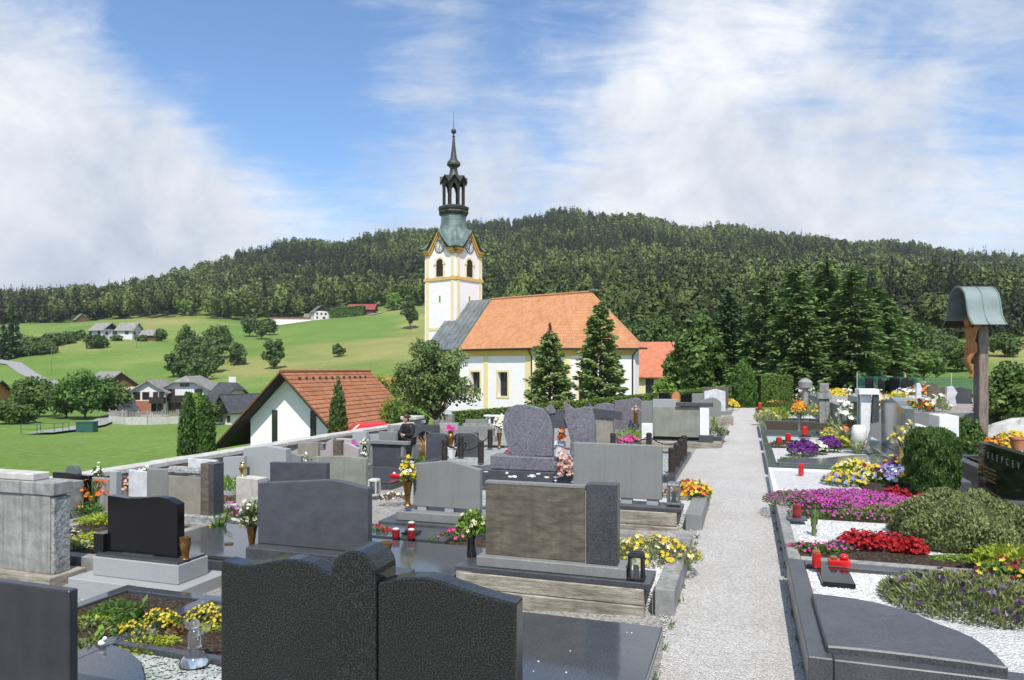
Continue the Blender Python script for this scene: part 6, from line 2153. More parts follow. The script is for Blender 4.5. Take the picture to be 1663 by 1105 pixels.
# ================================================================== third row
r, am, gr = headstone('grey pentagon-topped headstone with one sloping shoulder', [(671, 754), (728, 748.5), (779.5, 763.5)], 10.9, 'granite_grey', base_v=829, th=.12, plinth=None)
zb6 = gb(780, 829, 10.9)[1] - gr
for x in (-.45, .05, .45):
 MB().box(x - .08, x + .08, 0.01, .11, zb6 - .07, zb6 - .001).build('spacer', 'granite_pale', r)
MB().box(-.85, .85, -.18, .45, zb6 - .22, zb6 - .072).build('plinth', 'granite_grey', r, bevel=.01)
MB().box(-1.1, 1.2, -.32, .7, -.2, zb6 - .222).build('step', 'granite_charcoal', r, bevel=.01)
grave('dark grave border behind the grey pentagon-topped headstone', -5.6, -3.1, 11.5, 13.6, .0, .14, 'granite_charcoal', 'grey_pebbles')
a, z = gb(662, 822, 10.75)
vase('tall bronze vase left of the pentagon-topped headstone', a, 10.75, z, .42, .10, 'bronze', [('petal_white', 16), ('petal_yellow', 20)], 'leaf_yellowgreen', 1.25, .42, 300, 'tall white and yellow bouquet left of the pentagon-topped headstone', LILY, .09)
a, b, _ = spot(640, 812, -.25)
plant('flower_cushion', 'white and reddish low flowers by the tall bronze vase', 'flowers', a, b, -.25, .35, .25, .16, 200, .08, 'leaf_dry', [('petal_white', 16)], fsize=.06)

r, am, gr = headstone('plain grey granite slab raised on spacers by the path', [(931, 719), (1074.5, 724.5)], 11.0, 'granite_grey', base_v=813, th=.13, plinth=None)
zb7 = gb(1074, 813, 11.0)[1] - gr
for x in (-.5, .15, .55):
 MB().box(x - .09, x + .09, .02, .12, zb7 - .085, zb7 - .001).build('spacer', 'granite_pale', r)
MB().box(-.95, 1.0, -.14, .34, zb7 - .15, zb7 - .087).build('plinth', 'granite_charcoal', r, bevel=.008)
MB().box(-.9, .93, -.16, .34, zb7 - .36, zb7 - .152).build('base_course', 'board_concrete', r, bevel=.012)
MB().box(-.9, .95, -.18, .36, -.15, zb7 - .362).build('base_course', 'board_concrete', r, bevel=.012)
r, am, gr = grave('grey granite border by the path with orange flowers and white pebbles', -2.9, -.62, 10.85, 13.3, .25, .24, 'granite_grey', 'white_pebbles', open_front=True)
a, b, _ = spot(1122, 808, .22)
plant('flower_bed', 'orange and yellow flowers behind the grey lantern', 'flowers', a, b + .25, .2, .34, .5, .24, 500, .09, 'leaf_olive', [('petal_yellow', 46), ('petal_orange', 30), ('petal_red', 12)], fsize=.075)
a, b, _ = spot(1083, 805, .22)
plant('flower_cushion', 'small brownish plant left of the grey lantern', 'plant', a, b, .2, .12, .12, .16, 90, .07, 'leaf_dry', [('petal_blush', 8)], fsize=.05)
a, z = gb(1094, 819, 11.1)
lantern('grey grave lantern at the end of the plain granite slab', a, 11.1, z, .19, .34, 'pewter', 'leaf_green')

# far left: against the wall
headstone('polished dark headstone with angled wings near the wall', [(85, 767), (104, 768), (124, 771), (143, 773.5)], 10.2, 'granite_black', base=-.25, th=.1)
a, z = gb(114, 768, 10.2)
r = yard('headstone_disc', 'round dark stone disc on top of the winged headstone', 'headstone', a, 10.22, z - .02)
T = Matrix.Rotation(R(90), 4, 'X')
d = MB().lathe([(.16, -.1), (.16, 0)], 24)
d.v = [tuple(T @ Vector(q)) for q in d.v]
d.build('disc', 'granite_green', r, bevel=.006)
headstone('grey concrete headstone with flat coping before the winged headstone', [(60, 780), (112, 784)], 9.6, 'concrete', base=-.3, th=.3)
headstone('light grey concrete block in front of the wall left of the slate post', [(146, 776), (180, 779)], 11.2, 'concrete', base=-.5, th=.15)
headstone('narrow bluish slate post in the third row', [(177.5, 765.5), (188.5, 766.5)], 9.6, 'granite_pale', base=-.35, th=.12)
headstone('smooth pale lilac slab with white bouquet beside it', [(208.5, 763), (238, 767)], 10.6, 'marble_grey', base=-.3, th=.07)
r, am, gr = headstone('green-grey speckled panel joined to the brown log-topped headstone', [(238, 762), (273.5, 763)], 10.0, 'granite_grey', base=-.3, th=.14)

def log_stone():
 b = 9.95
 P0, P1, P2 = gb(273.5, 771, b), gb(327, 772, b), gb(348, 753.5, b)
 am = (P0[0] + P2[0]) / 2
 gr = g(am)
 r = yard('headstone', 'brown headstone with rough stone lintel and tall brown side pillar', 'headstone', am, b, gr)
 zb = gb(327, 836, b)[1] - gr
 MB().box(P0[0] - am, P1[0] - am, 0, .12, zb, P0[1] - gr - .015).build('panel', 'stone_tan', r, bevel=.006)
 MB().box(P1[0] - am + .003, P2[0] - am - .10, -.03, .22, zb, P2[1] - gr).build('pillar', 'stone_brown', r, bevel=.008)
 MB().box(P2[0] - am - .098, P2[0] - am, -.02, .24, zb, P2[1] - gr - .004).build('pillar', 'granite_charcoal', r, bevel=.006)
 z = P1[1] - gr
 T = Matrix.Translation(((P0[0] + P1[0]) / 2 - am, .06, z + .05)) @ Matrix.Rotation(R(90), 4, 'Y')
 L = (P1[0] - P0[0]) / 2
 lg = MB().lathe([(.075, -L), (.08, -L * .3), (.07, L * .4), (.078, L)], 10)
 lg.v = [tuple(T @ Vector(q)) for q in lg.v]
 lg.build('lintel', 'concrete_rough', r)
 MB().box(P0[0] - am - .1, P2[0] - am + .1, -.12, .3, -.2, zb - .002).build('plinth', 'concrete_rough', r, bevel=.015)

log_stone()
for (u, v, rx, h, mt, fls, lab, z) in ((202, 800, .25, .35, 'leaf_dry', [('petal_blush', 24)], 'dry pinkish flowers behind the black headstone', -.3), (247, 801, .30, .22, 'leaf_olive', [('petal_orangered', 26)], 'orange-red flowers peeping over the black headstone', -.3), (232, 800, .3, .2, 'leaf_olive', [], 'low olive plants behind the black headstone', -.3),
          (204, 775, .12, .42, 'leaf_green', [('petal_white', 8)], 'green bouquet by the slate post', -.2), (206 + 28, 795, .15, .5, 'leaf_olive', [('petal_white', 14)], 'white roses between the lilac slab and the speckled panel', -.1)):
 a, b, _ = spot(u, v, z)
 plant('garden_plant', lab, 'plant', a, min(b, 12.5), z, rx, rx, h, 160, .09, mt, fls, fsize=.08)
# between the brown pillar and the slate headstone
headstone('low pale grey stone leaning on the wall left of the brass candle holder', [(305, 745), (350, 748)], 13.6, 'marble_grey', base=-.45, th=.1, plinth=None)
headstone('low bluish stone panel on the wall beside the pale stone', [(362, 743), (396, 741)], 13.6, 'granite_pale', base=-.5, th=.12, plinth=None)
headstone('big rough pale concrete headstone touching the wall coping', [(395, 728.5), (430, 724.5), (464, 730)], 13.9, 'granite_pale', base=-.5, th=.2)
headstone('grey stone with dark curved edge beside the rough pale headstone', [(464, 731), (476, 737), (488, 741)], 14.1, 'granite_grey', base=-.4, th=.12)
headstone('short block of pale concrete carrying a brass vase', [(383, 775), (418, 779)], 11.3, 'concrete_pale', base=-.45, th=.3, plinth=None)
a, z = gb(393, 774, 11.4)
vase('brass vase on the short pale concrete block', a, 11.42, z, .27, .075, 'brass', nleaf=0, prof=URN)
a, b, _ = spot(367, 795, -.3)
plant('garden_plant', 'fresh green tuft in the grave by the pale concrete block', 'plant', a, b, -.35, .35, .3, .38, 260, .16, 'leaf_lime', [('petal_white', 10)], upright=1.4, leafaspect=.2)
a, b, _ = spot(362, 772, -.1)
plant('flower_cushion', 'small yellow flower bowl by the wall', 'flowers', a, b, -.2, .16, .14, .16, 40, .07, 'leaf_green', [('petal_yellow', 34)], fsize=.08)
a, b, _ = spot(378, 812, -.3)
plant('garden_plant', 'brown heather on the soil bed left of the slate headstone', 'plant', a, b, -.36, .5, .25, .14, 160, .08, 'leaf_dry', [], upright=1.0)
a, b, _ = spot(398, 806, -.3)
blades('dry_grass', 'tan grass tuft on the soil bed left of the slate headstone', 'plant', a, b, -.36, .1, .25, 26, .02, 'leaf_straw', .4)
a, b, _ = spot(424, 781, .0)
plant('dry_wreath', 'dried brown wreath behind the slate headstone', 'wreath', a, b, -.1, .22, .2, .16, 160, .09, 'leaf_dry', [('petal_blush', 16)], fsize=.06)
grave('pale concrete grave border left of the slate headstone', -9.6, -7.2, 10.3, 12.6, -.25, .16, 'concrete_pale', 'soil')
headstone('dark grooved slate slab behind the slate headstone', [(438, 751), (530, 752.5)], 10.7, 'slate', base=-.2, th=.12)
headstone('wide olive-brown headstone behind the grooved slate slab', [(509, 742), (552, 741), (594, 745)], 14.0, 'stone_olive', base=-.2, th=.13)
a, b, _ = spot(608, 806, -.35)
lantern('pale grave lantern right of the olive-brown headstone', a, b, -.33, .2, .36, 'concrete_pale')
a, b, _ = spot(496, 750, .1)
plant('flower_cushion', 'white flower spikes above the grooved slate slab', 'flowers', a, b, -.1, .25, .2, .42, 60, .1, 'leaf_grey', [('petal_white', 16)], fsize=.07)
# ================================================================== rows beside the wall, further back
headstone('plain taupe slab with a slanting grey arm', [(483.5, 719), (516, 718.5)], 15.4, 'stone_tan', base=-.3, th=.12)
headstone('slanting grey stone arm beside the taupe slab', [(516.5, 719), (523, 719.5), (526.5, 721), (524, 723.5)], 15.9, 'granite_grey', base=.3, th=.15, plinth=None)
headstone('pale pink headstone with curved top, left half of the pair', [(517, 741), (522, 723), (540.5, 712)], 16.4, 'granite_pink', base=-.4, th=.12)
headstone('grained brown centre pillar between the two pink halves', [(541, 715.5), (554.5, 715.5)], 16.3, 'stone_brown', base=-.4, th=.14)
headstone('pale pink headstone with sloping shoulder, right half of the pair', [(555, 719), (565, 720.5), (575, 725.5), (582, 729)], 16.4, 'granite_pink', base=-.4, th=.12)
headstone('low pinkish stone beam behind the pink pair', [(545, 712), (571, 714)], 18.2, 'granite_pink', base=.15, th=.2, plinth='granite_grey')
a, b, _ = spot(575, 727, .1)
plant('flower_cushion', 'magenta flower above the pink pair', 'flowers', a, b, .1, .12, .12, .16, 20, .08, 'leaf_green', [('petal_magenta', 16)], fsize=.09)
r, am, gr = headstone('pinkish brown stone joined to the concrete wall of the taupe slab', [(464, 738), (483, 729)], 15.6, 'granite_pink', base=-.4, th=.12)

def table_tomb():
 b = 17.8
 p = lambda u, v: gb(u, v, b)
 am = (p(600, 720)[0] + p(664, 720)[0]) / 2
 gr = g(am)
 r = yard('headstone', 'dark grey headstone framed by a pale stone lintel on curved legs', 'headstone', am, b, gr)
 q = lambda u, v: (p(u, v)[0] - am, p(u, v)[1] - gr)
 x0, zt = q(598, 716.5)
 x1, _ = q(664.5, 721)
 z1 = q(630, 722)[1]
 MB().box(x0, x1, -.05, .13, z1, z1 + .10).build('lintel', 'granite_grey', r, bevel=.01)
 xb0, zb = q(606, 756)
 xb1, _ = q(650, 757)
 MB().box(xb0, xb1, .02, .16, zb, z1 - .002).build('panel', 'slate', r, bevel=.006)
 MB().prism([(x0 + .05, z1 - .002), (xb0 - .02, z1 - .002), (xb0 - .02, zb), (x0 + .05, zb)], lambda t_, t: (t_[0], t * .12, t_[1])).build('leg', 'granite_grey', r, bevel=.006)
 MB().prism([(xb1 + .02, z1 - .002), (xb1 + .13, z1 - .002), (xb1 + .10, (z1 + zb) / 2), (xb1 + .13, zb + .1), (xb1 + .22, zb), (xb1 - .02, zb), (xb1 + .0, zb + .12)], lambda t_, t: (t_[0], t * .12, t_[1])).build('leg', 'granite_grey', r, bevel=.006)
 MB().box(x0 - .02, x1 - .02, -.3, .2, -.1, zb - .002).build('plinth', 'granite_charcoal', r, bevel=.01)
 MB().box(x0 + .06, x0 + .62, .5, .62, .2, z1 + .30).build('rear_slab', 'granite_grey', r, bevel=.008)
 MB().box(xb1 - .05, xb1 + .28, -.2, 0, zb + .0, zb + .28).build('block', 'slate', r, bevel=.006)

table_tomb()
r, am, gr = grave('dark slab grave border before the lintel-framed headstone', -9.9, -7.9, 14.9, 17.2, -.32, .14, 'granite_charcoal', None, name='grave_slab', cat='grave slab')
slab_on(r, 'cover_slab', 'granite_slab', [(-.95, .05), (.95, .05), (.95, 2.2), (-.95, 2.2)], -.32 - gr + .002, -.27 - gr)
a, b, _ = spot(645, 776, -.27)
r = yard('red_candles', 'flat red lantern lying on the dark slab', 'lantern', a, b, -.265)
MB().box(-.17, .17, -.08, .08, 0, .09).build('body', 'candle_red', r, bevel=.03, seg=2)
MB().lathe([(.035, .09), (.035, .12), (.01, .13)], 10, (-.08, 0, 0)).build('lid', 'marble_white', r, smooth=True)
for i, (u, v, h, lab) in enumerate(((592, 735, .25, 'black vase with white flowers left of the lintel-framed headstone'), (592, 752, .2, 'lower black vase with white flower left of the lintel-framed headstone'))):
 a, b, _ = spot(u, v, -.1 - .2 * i)
 vase(lab, a, b, -.1 - .2 * i - .05, h, .08, 'vase_black', [('petal_white', 10), ('petal_cream', 6)], 'leaf_olive', 1.6, .25, 60, ('white flowers in the upper black vase', 'white flowers in the lower black vase')[i], URN, .09)
a, b, _ = spot(669, 757, -.4)
vase('round black urn behind the tall white bouquet', a, b, -.42, .22, .12, 'vase_black', nleaf=0, prof=URN)
a, b, _ = spot(684, 744, -.4)
blades('ornamental_grass', 'bushy straw-coloured ornamental grass beside the seated woman', 'grass plant', a + .15, b, -.45, .6, .95, 260, .014, 'leaf_straw', .95)
a, b, _ = spot(676, 752, -.45)
plant('garden_plant', 'green leafy patch under the ornamental grass', 'plant', a, b, -.5, .5, .4, .3, 260, .14, 'leaf_lime', [])
# stones around the woman
headstone('rounded dark slate headstone, left of the twin pair', [(691.5, 708), (694, 705), (700, 704), (716, 704), (722, 705.5), (726, 709)], 17.4, 'slate', base=-.35, th=.12)
headstone('rounded dark slate headstone, right of the twin pair', [(737.5, 708), (741, 704.5), (748, 704), (766, 704), (771, 705.5), (775, 709)], 17.6, 'slate', base=-.35, th=.12)
a, z = gb(732, 727, 17.4)
r = yard('marble_pedestal', 'white marble stand between the twin slate headstones', 'pedestal', a, 17.4, g(a))
MB().lathe([(.2, 0), (.14, .1), (.10, .4), (.16, z - g(a) - .05), (.18, z - g(a))], 8).build('stand', 'marble_white', r)
vase('bronze vase with pink bloom between the twin slate headstones', a, 17.4, z, .42, .10, 'bronze', [('petal_pink', 10)], 'leaf_green', 1.2, .16, 8, 'pink bloom in the bronze vase between the twin headstones', URN, .13)
# ------------------------------------------------------------------ chain-fenced grave of the big lilac headstone
r, am, gr = grave('wide low granite border of the chain-fenced grave with pale pebbles', -7.7, -1.45, 15.6, 20.3, .10, .22, 'granite_charcoal', 'grey_pebbles')
POSTS = [(722, 749, 'front post at the left end of the chain'), (748.5, 742, 'second post on the left side of the chain'), (773, 735, 'third post on the left side of the chain'), (796, 728, 'rear post on the left side of the chain'),
   (781, 752, 'lone post in the pebbles left of the lilac headstone'),
   (1091, 767, 'front post on the path side of the chain'), (1100, 758, 'second post on the path side of the chain'), (1108.5, 749, 'third post on the path side of the chain'), (1116, 741, 'rear post on the path side of the chain'),
   (1054, 735, 'post at the back of the chain by the white pillar'), (995.5, 736, 'post at the back of the chain behind the plain granite slab')]
PP = []
for (u, v, lab) in POSTS:
 a, b, _ = spot(u, v, .10)
 a = max(-7.6, min(-1.56, a))
 b = max(15.7, min(20.2, b))
 r = yard('chain_post', 'dark rustic stone post, ' + lab, 'post', a, b, .10, 'posts of the chain fence')
 MB().lathe([(.085, 0), (.075, .05), (.08, .22), (.074, .4), (.08, .52), (.055, .545), (.001, .545)], 10, cap=False).build('post', 'wood_dark', r)
 PP.append(W(a, b, .10 + .47))

def chain(i, j, lab):
 p, q = PP[i], PP[j]
 n = max(12, int((q - p).length / .05))
 r = thing('chain', lab, 'chain', p, 0, 'chains between the posts')
 m = MB()
 sag = min(.28, .14 * (q - p).length + .05)
 for k in range(n):
  t0, t1 = k / n, (k + 1.25) / n
  pt = lambda t: (q - p) * t + Vector((0, 0, -4 * sag * t * (1 - t)))
  m.tube([pt(t0), pt((t0 + t1) / 2), pt(t1)], .017 if k % 2 else .011, 5)
 m.build('links', 'iron', r)

for i, j, lab in ((0, 1, 'iron chain hanging between the two front left posts'), (1, 2, 'iron chain in the middle of the left side'), (2, 3, 'iron chain at the rear of the left side'), (5, 6, 'iron chain at the front of the path side'), (6, 7, 'iron chain in the middle of the path side'), (7, 8, 'iron chain at the rear of the path side'),
     (8, 9, 'iron chain at the back below the white pillar'), (9, 10, 'iron chain at the back behind the plain granite slab'), (4, 0, 'low iron chain to the lone post')):
 chain(i, j, lab)

def lilac_stone():
 b = 14.75
 am = (gb(815, 700, b)[0] + gb(968, 700, b)[0]) / 2
 gr = g(am)
 r = yard('headstone', 'huge lilac-grey mottled headstone with leaf-shaped wings and a cut-out centre', 'headstone', am, b, gr)
 q = lambda u, v: (gb(u, v, b)[0] - am, gb(u, v, b)[1] - gr)
 zb = q(860, 741)[1]
 L = [(832, 741), (824, 725), (817.5, 700), (816.5, 685), (819, 672), (826, 662.5), (838, 657.6), (850, 658.2), (866, 660.5), (882, 665), (890, 673), (895, 684), (897.5, 700), (897, 720), (897, 741)]
 MB().prism([q(u, v) for u, v in L], lambda t_, t: (t_[0], t * .16, t_[1])).build('left_wing', 'granite_lilac', r, bevel=.012, seg=2)
 Rr = [(925, 741), (926, 715), (921, 695), (916, 680), (918, 668), (931, 664.5), (948, 661.5), (958, 660.5), (963, 675), (966, 695), (966.5, 720), (963, 741)]
 MB().prism([q(u, v) for u, v in Rr], lambda t_, t: (t_[0], t * .16, t_[1])).build('right_wing', 'granite_lilac', r, bevel=.012, seg=2)
 TL = [(883, 664.5), (890, 659), (898, 652.5), (896, 658), (898, 664.5), (902, 671), (893, 672)]
 MB().prism([q(u, v) for u, v in TL], lambda t_, t: (t_[0], .02 + t * .12, t_[1])).build('leaf_tip', 'granite_lilac', r)
 TR = [(915, 653.5), (922, 657.5), (931, 665), (922, 672), (917, 668)]
 MB().prism([q(u, v) for u, v in TR], lambda t_, t: (t_[0], .02 + t * .12, t_[1])).build('leaf_tip', 'granite_lilac', r)
 C = [(890, 673), (900, 668), (916, 667), (921, 696), (892, 696.5)]
 MB().prism([q(u, v) for u, v in C], lambda t_, t: (t_[0], .05 + t * .06, t_[1])).build('centre_panel', 'slate', r)
 x0, x1 = q(800, 750)[0], q(972, 750)[0]
 MB().box(x0, x1, -.16, .40, zb - .30, zb - .002).build('plinth', 'granite_lilac', r, bevel=.02)
 x0, x1 = q(776, 760)[0], q(985, 760)[0]
 bk = MB().box(x0, x1, -.24, .5, -.2, zb - .302).build('base_wall', 'slate', r, bevel=.01)
 fl = MB()
 rng = random.Random(12)
 for i in range(16):
  x, z = rng.uniform(x0 + .2, x1 - .3), zb - .33 - abs(rng.gauss(0, .11))
  w, h = rng.uniform(.02, .09), rng.uniform(.012, .05)
  n = 7
  fl.prism([(x + w * math.cos(6.283 * k / n) * rng.uniform(.5, 1.1), z + h * math.sin(6.283 * k / n) * rng.uniform(.5, 1.1)) for k in range(n)], lambda t_, t: (t_[0], -.243 + t * .003, t_[1]))
 fl.build('paint_flakes', 'paint_flakes', bk)
 return r

lilac_stone()

def marble_angel():
 a, z = gb(908, 740, 14.6)
 r = yard('angel_statue', 'small white marble angel in the cut-out of the lilac headstone', 'statue', a, 14.62, z - .02)
 s = MB().lathe([(.17, 0), (.16, .1), (.13, .25), (.11, .38), (.13, .46), (.09, .52), (.045, .55), (.06, .60), (.065, .64), (.05, .68), (.001, .70)], 16, cap=False)
 for k in (-1, 1):
  s.tube([(k * .11, 0, .47), (k * .14, -.08, .38), (k * .03, -.15, .42)], [.04, .035, .025], 7)
 s.build('body', 'marble_grey', r, smooth=True)
 for k in (-1, 1):
  MB().prism([(k * .05, .28), (k * .14, .25), (k * .21, .36), (k * .20, .50), (k * .12, .54), (k * .05, .48)], lambda q, t: (q[0], .08 + t * .04, q[1])).build('wing', 'marble_grey', r, bevel=.01)

marble_angel()
r_angel_scale = bpy.data.objects['angel_statue']
r_angel_scale.scale = (.62, .62, .62)
a, z = gb(913, 706, 14.65)
plant('flower_posy', 'orange blossoms over purple ones in the cut-out of the lilac headstone', 'flowers', a, 14.55, z - .12, .09, .07, .30, 40, .07, 'leaf_dry', [('petal_orange', 9), ('petal_maroon', 12)], fsize=.085, top_only=.9)
a, z = gb(917, 775, 14.35)
plant('dried_bouquet', 'blush pink dried bouquet in front of the lilac plinth', 'bouquet', a, 14.3, z, .19, .19, .58, 60, .08, 'leaf_olive', [('petal_blush', 70)], fsize=.085, top_only=.8)
a, b, _ = spot(829, 738, .15)
plant('flower_cushion', 'pink flowers at the left foot of the lilac headstone', 'flowers', a, b, .08, .16, .16, .22, 60, .1, 'leaf_green', [('petal_pink', 10), ('petal_blush', 8)], fsize=.09)
a, b, _ = spot(811, 727, .1)
vase('tall wire vase with white lilies left of the lilac headstone', a, b, .1, .42, .09, 'bronze', [('petal_white', 18), ('petal_cream', 10)], 'leaf_olive', 1.9, .55, 60, 'white lilies in the tall wire vase', LILY, .15)

# ================================================================== middle rows by the path
r, am, gr = headstone('taupe slab with dark slanting cap right of the lilac headstone', [(964, 674), (995, 676)], 20.9, 'stone_tan', base=.15, th=.14)
MB().prism([(-.40, 1.02), (.55, .97), (.55, 1.22), (-.32, 1.30), (-.44, 1.45)], lambda q, t: (q[0], -.05 + t * .25, q[1] - gr - .28 + .22)).build('cap', 'granite_charcoal', r, bevel=.01)
headstone('mottled lilac headstone with arched top behind the taupe slab', [(960, 664), (970, 656.5), (984, 654.5), (997, 657.5)], 24.2, 'granite_lilac', base=.1, th=.14)
headstone('wide mottled lilac headstone with wavy top', [(998.5, 651), (1010, 649.5), (1021, 648), (1030, 646), (1038, 648), (1041, 651)], 25.2, 'granite_lilac', base=.25, th=.16)
a, z = gb(1034, 688, 25.0)
vase('brass cylinder vase with dried stems before the wavy lilac headstone', a, 24.8, z, .38, .09, 'bronze', [('petal_blush', 12)], 'leaf_straw', 2.0, .25, 30, 'dried stems in the brass cylinder vase', [(.8, 0), (.8, .95), (.9, 1), (.6, .98)], .10)
headstone('tall light grey headstone left of the olive panel', [(1041.5, 651.5), (1059, 651.5)], 24.0, 'granite_grey', base=.1, th=.2)
headstone('broad pale grey headstone behind the olive panel', [(1060, 648.5), (1100, 648.5)], 27.0, 'granite_pale', base=.2, th=.2)
r, am, gr = headstone('wide olive-grey panel with white side pillar under a slate beam', [(1060.5, 661.5), (1136, 661)], 22.75, 'stone_olive', base_v=711, th=.18, plinth=None)
zb = gb(1136, 711, 22.75)[1] - gr
q = lambda u, v: (gb(u, v, 22.75)[0] - am, gb(u, v, 22.75)[1] - gr)
MB().box(q(1136.5, 661)[0], q(1151.5, 661)[0], -.05, .22, q(1140, 707)[1], q(1140, 661)[1]).build('pillar', 'marble_white', r, bevel=.006)
MB().box(q(1098, 660)[0], q(1158, 660)[0], -.08, .26, q(1140, 660.7)[1], q(1140, 654.5)[1]).build('beam', 'granite_charcoal', r, bevel=.008)
MB().box(q(1135, 707)[0], q(1158, 707)[0], -.1, .4, q(1140, 718)[1], q(1140, 707.2)[1]).build('foot', 'granite_charcoal', r, bevel=.006)
MB().box(q(1040, 712)[0], q(1172, 712)[0], -.2, .5, -.15, q(1140, 718.3)[1]).build('plinth', 'board_concrete', r, bevel=.01)
MB().box(q(1042, 712)[0], q(1060, 712)[0], -.02, .2, zb - .1, q(1050, 688)[1]).build('side_block', 'marble_white', r, bevel=.01)
grave('grey border by the path behind the olive panel with a shrublet', -3.0, -.72, 23.4, 26.2, .25, .2, 'granite_charcoal', 'white_pebbles')
a, b, _ = spot(1163, 706, .25)
plant('garden_plant', 'low olive shrublet beside the white side pillar', 'plant', a, b, .2, .42, .4, .36, 260, .12, 'leaf_olive', [])
a, b, _ = spot(1160, 697, .25)
plant('garden_plant', 'slender green sprig above the olive shrublet', 'plant', a, b, .25, .1, .1, .55, 50, .14, 'leaf_lime', [], upright=1.4)
for (u, v, rx, h, mt, fls, lab, z) in ((1021, 712, .45, .5, 'leaf_lime', [], 'bright green plant beside the magenta bowl', .2), (1047 - 3, 708, .4, .35, 'leaf_yellowgreen', [], 'lime plant left of the white block', .2), (1022, 719, .38, .26, 'leaf_green', [('petal_pink', 40)], 'magenta flowering bowl behind the plain granite slab', .15)):
 a, b, _ = spot(u, v, z)
 plant('garden_plant', lab, 'plant', a, b, z - .1, rx, rx, h, 160, .13, mt, fls, fsize=.12)
headstone('grey pentagon headstone by the path with dark foot', [(1131, 653), (1150, 647), (1157, 645.5), (1164, 648), (1171, 653.5)], 31.8, 'granite_grey', base_v=677, th=.2, plinth='board_concrete', pw=.5, pt=.8)
headstone('white pentagon headstone by the path', [(1143.8, 636), (1152, 634), (1162, 632), (1171, 634.5), (1178, 636.5)], 39.5, 'marble_grey', base_v=668, th=.25, plinth='granite_grey', pw=.3, pt=.8)
headstone('grey slab left of the white pentagon headstone', [(1124, 639.5), (1143, 639)], 40.8, 'granite_grey', base=.2, th=.2)
headstone('brown framed headstone against the hedge at the path end', [(1142, 629.5), (1183, 629)], 41.7, 'stone_brown', base=.2, th=.2)
headstone('black polished wing left of the reddish round stone', [(1070, 638), (1082, 638.5), (1089, 643)], 41.4, 'granite_black', base=.1, th=.18)
headstone('reddish round-topped stone between two black wings', [(1091.5, 642), (1093, 638.5), (1097, 636), (1102, 638.5), (1103.8, 642)], 41.2, 'terracotta', base=.1, th=.2)
headstone('black polished wing right of the reddish round stone', [(1106, 642), (1113, 640), (1123, 640)], 41.4, 'granite_black', base=.1, th=.18)
for (u, v, lab) in ((1183, 664, 'bright yellow flowers by the path at the far end'), (1186, 652, 'smaller yellow flowers above the bright yellow clump')):
 a, b, _ = spot(u, v, .1)
 plant('flower_cushion', lab, 'flowers', min(a, -.9), b, .1, .62, .5, .5, 160, .14, 'leaf_yellowgreen', [('petal_yellow', 130)], fsize=.14)
grave('concrete border by the path before the grey pentagon headstone', -3.2, -.75, 32.6, 35.2, .2, .2, 'concrete', 'white_pebbles')
grave('pinkish stone border at the far end of the path', -3.0, -.78, 40.4, 42.6, .2, .2, 'granite_pink', 'soil')
# back rows left of the lilac headstone
BACK = [('white arched headstone at the left end of the hedge', [(712, 690), (713, 668), (716, 666), (724, 665), (733, 667)], 40.5, 'marble_grey', -.4), ('smooth grey headstone with white rail before the hedge', [(713, 687.5), (743, 687)], 30.5, 'granite_pale', -.4),
  ('square grey headstone with a white pebble top', [(755.5, 681.5), (790, 681)], 33, 'granite_grey', -.3), ('long grey headstone behind the chain posts', [(743.5, 692.5), (801, 692.5)], 27, 'granite_grey', -.3),
  ('small grey headstone left of the smooth grey one', [(703.5, 683), (712, 682)], 34, 'granite_grey', -.5), ('low grey slab behind the straw grass', [(681, 694), (712, 693.5)], 27, 'granite_grey', -.5),
  ('concrete block beside the seated woman', [(629, 691), (651, 690.5)], 22, 'concrete', -.4), ('long dark headstone under the broadleaf tree', [(672, 690), (711, 690.5)], 24, 'granite_charcoal', -.5), ('pale square headstone below the wall right of the red car', [(572, 702), (595, 701)], 20.5, 'granite_pale', -.4),
  ('low grey headstone beside the pale square one', [(596, 706), (626, 704)], 20.8, 'granite_pale', -.4), ('dark rounded headstone behind the ornamental grass', [(680, 704), (687, 700.5), (694, 702), (698, 705)], 21.5, 'granite_black', -.3)]
for lab, top, b, mt_, base in BACK:
 headstone(lab, top, b, mt_, base=base, th=.18)

def white_frame():
 b = 36
 p = lambda u, v: gb(u, v, b)
 am = p(803, 680)[0]
 r = yard('headstone', 'white framed open headstone before the hedge', 'headstone', am, b, g(am))
 q = lambda u, v: (p(u, v)[0] - am, p(u, v)[1] - g(am))
 x0, z1 = q(786.5, 674)
 x1, _ = q(821, 674)
 MB().box(x0, x1, -.1, .3, z1 - .08, z1).build('beam', 'marble_white', r)
 for x in (q(790, 0)[0], q(795, 0)[0], q(815, 0)[0]):
  MB().box(x - .05, x + .05, 0, .15, -.1, z1 - .081).build('post', 'marble_white', r)
 MB().box(q(797, 0)[0], q(813, 0)[0], .05, .1, .2, z1 - .15).build('panel', 'window_dark', r)

white_frame()

def kerb_wall():
 q = at(712, 668, 53)
 r = thing('white_parapet', 'low white rendered parapet at the left end of the boundary hedge', 'wall', (q.x, q.y, -2.2), R(-12))
 MB().box(0, 7.5, -.15, .15, -.5, 1.3).build('wall_body', 'plaster_white', r, bevel=.02)
 MB().box(-.05, 7.55, -.2, .2, 1.302, 1.36).build('coping', 'concrete_pale', r)

kerb_wall()

# ================================================================== right of the path
RIGHT_A = 3.45
r, am, gr = grave('dark granite grave border with raised curved slab at the right front', .43, 3.6, 5.6, 8.42, .30, .17, 'granite_charcoal', 'white_pebbles')
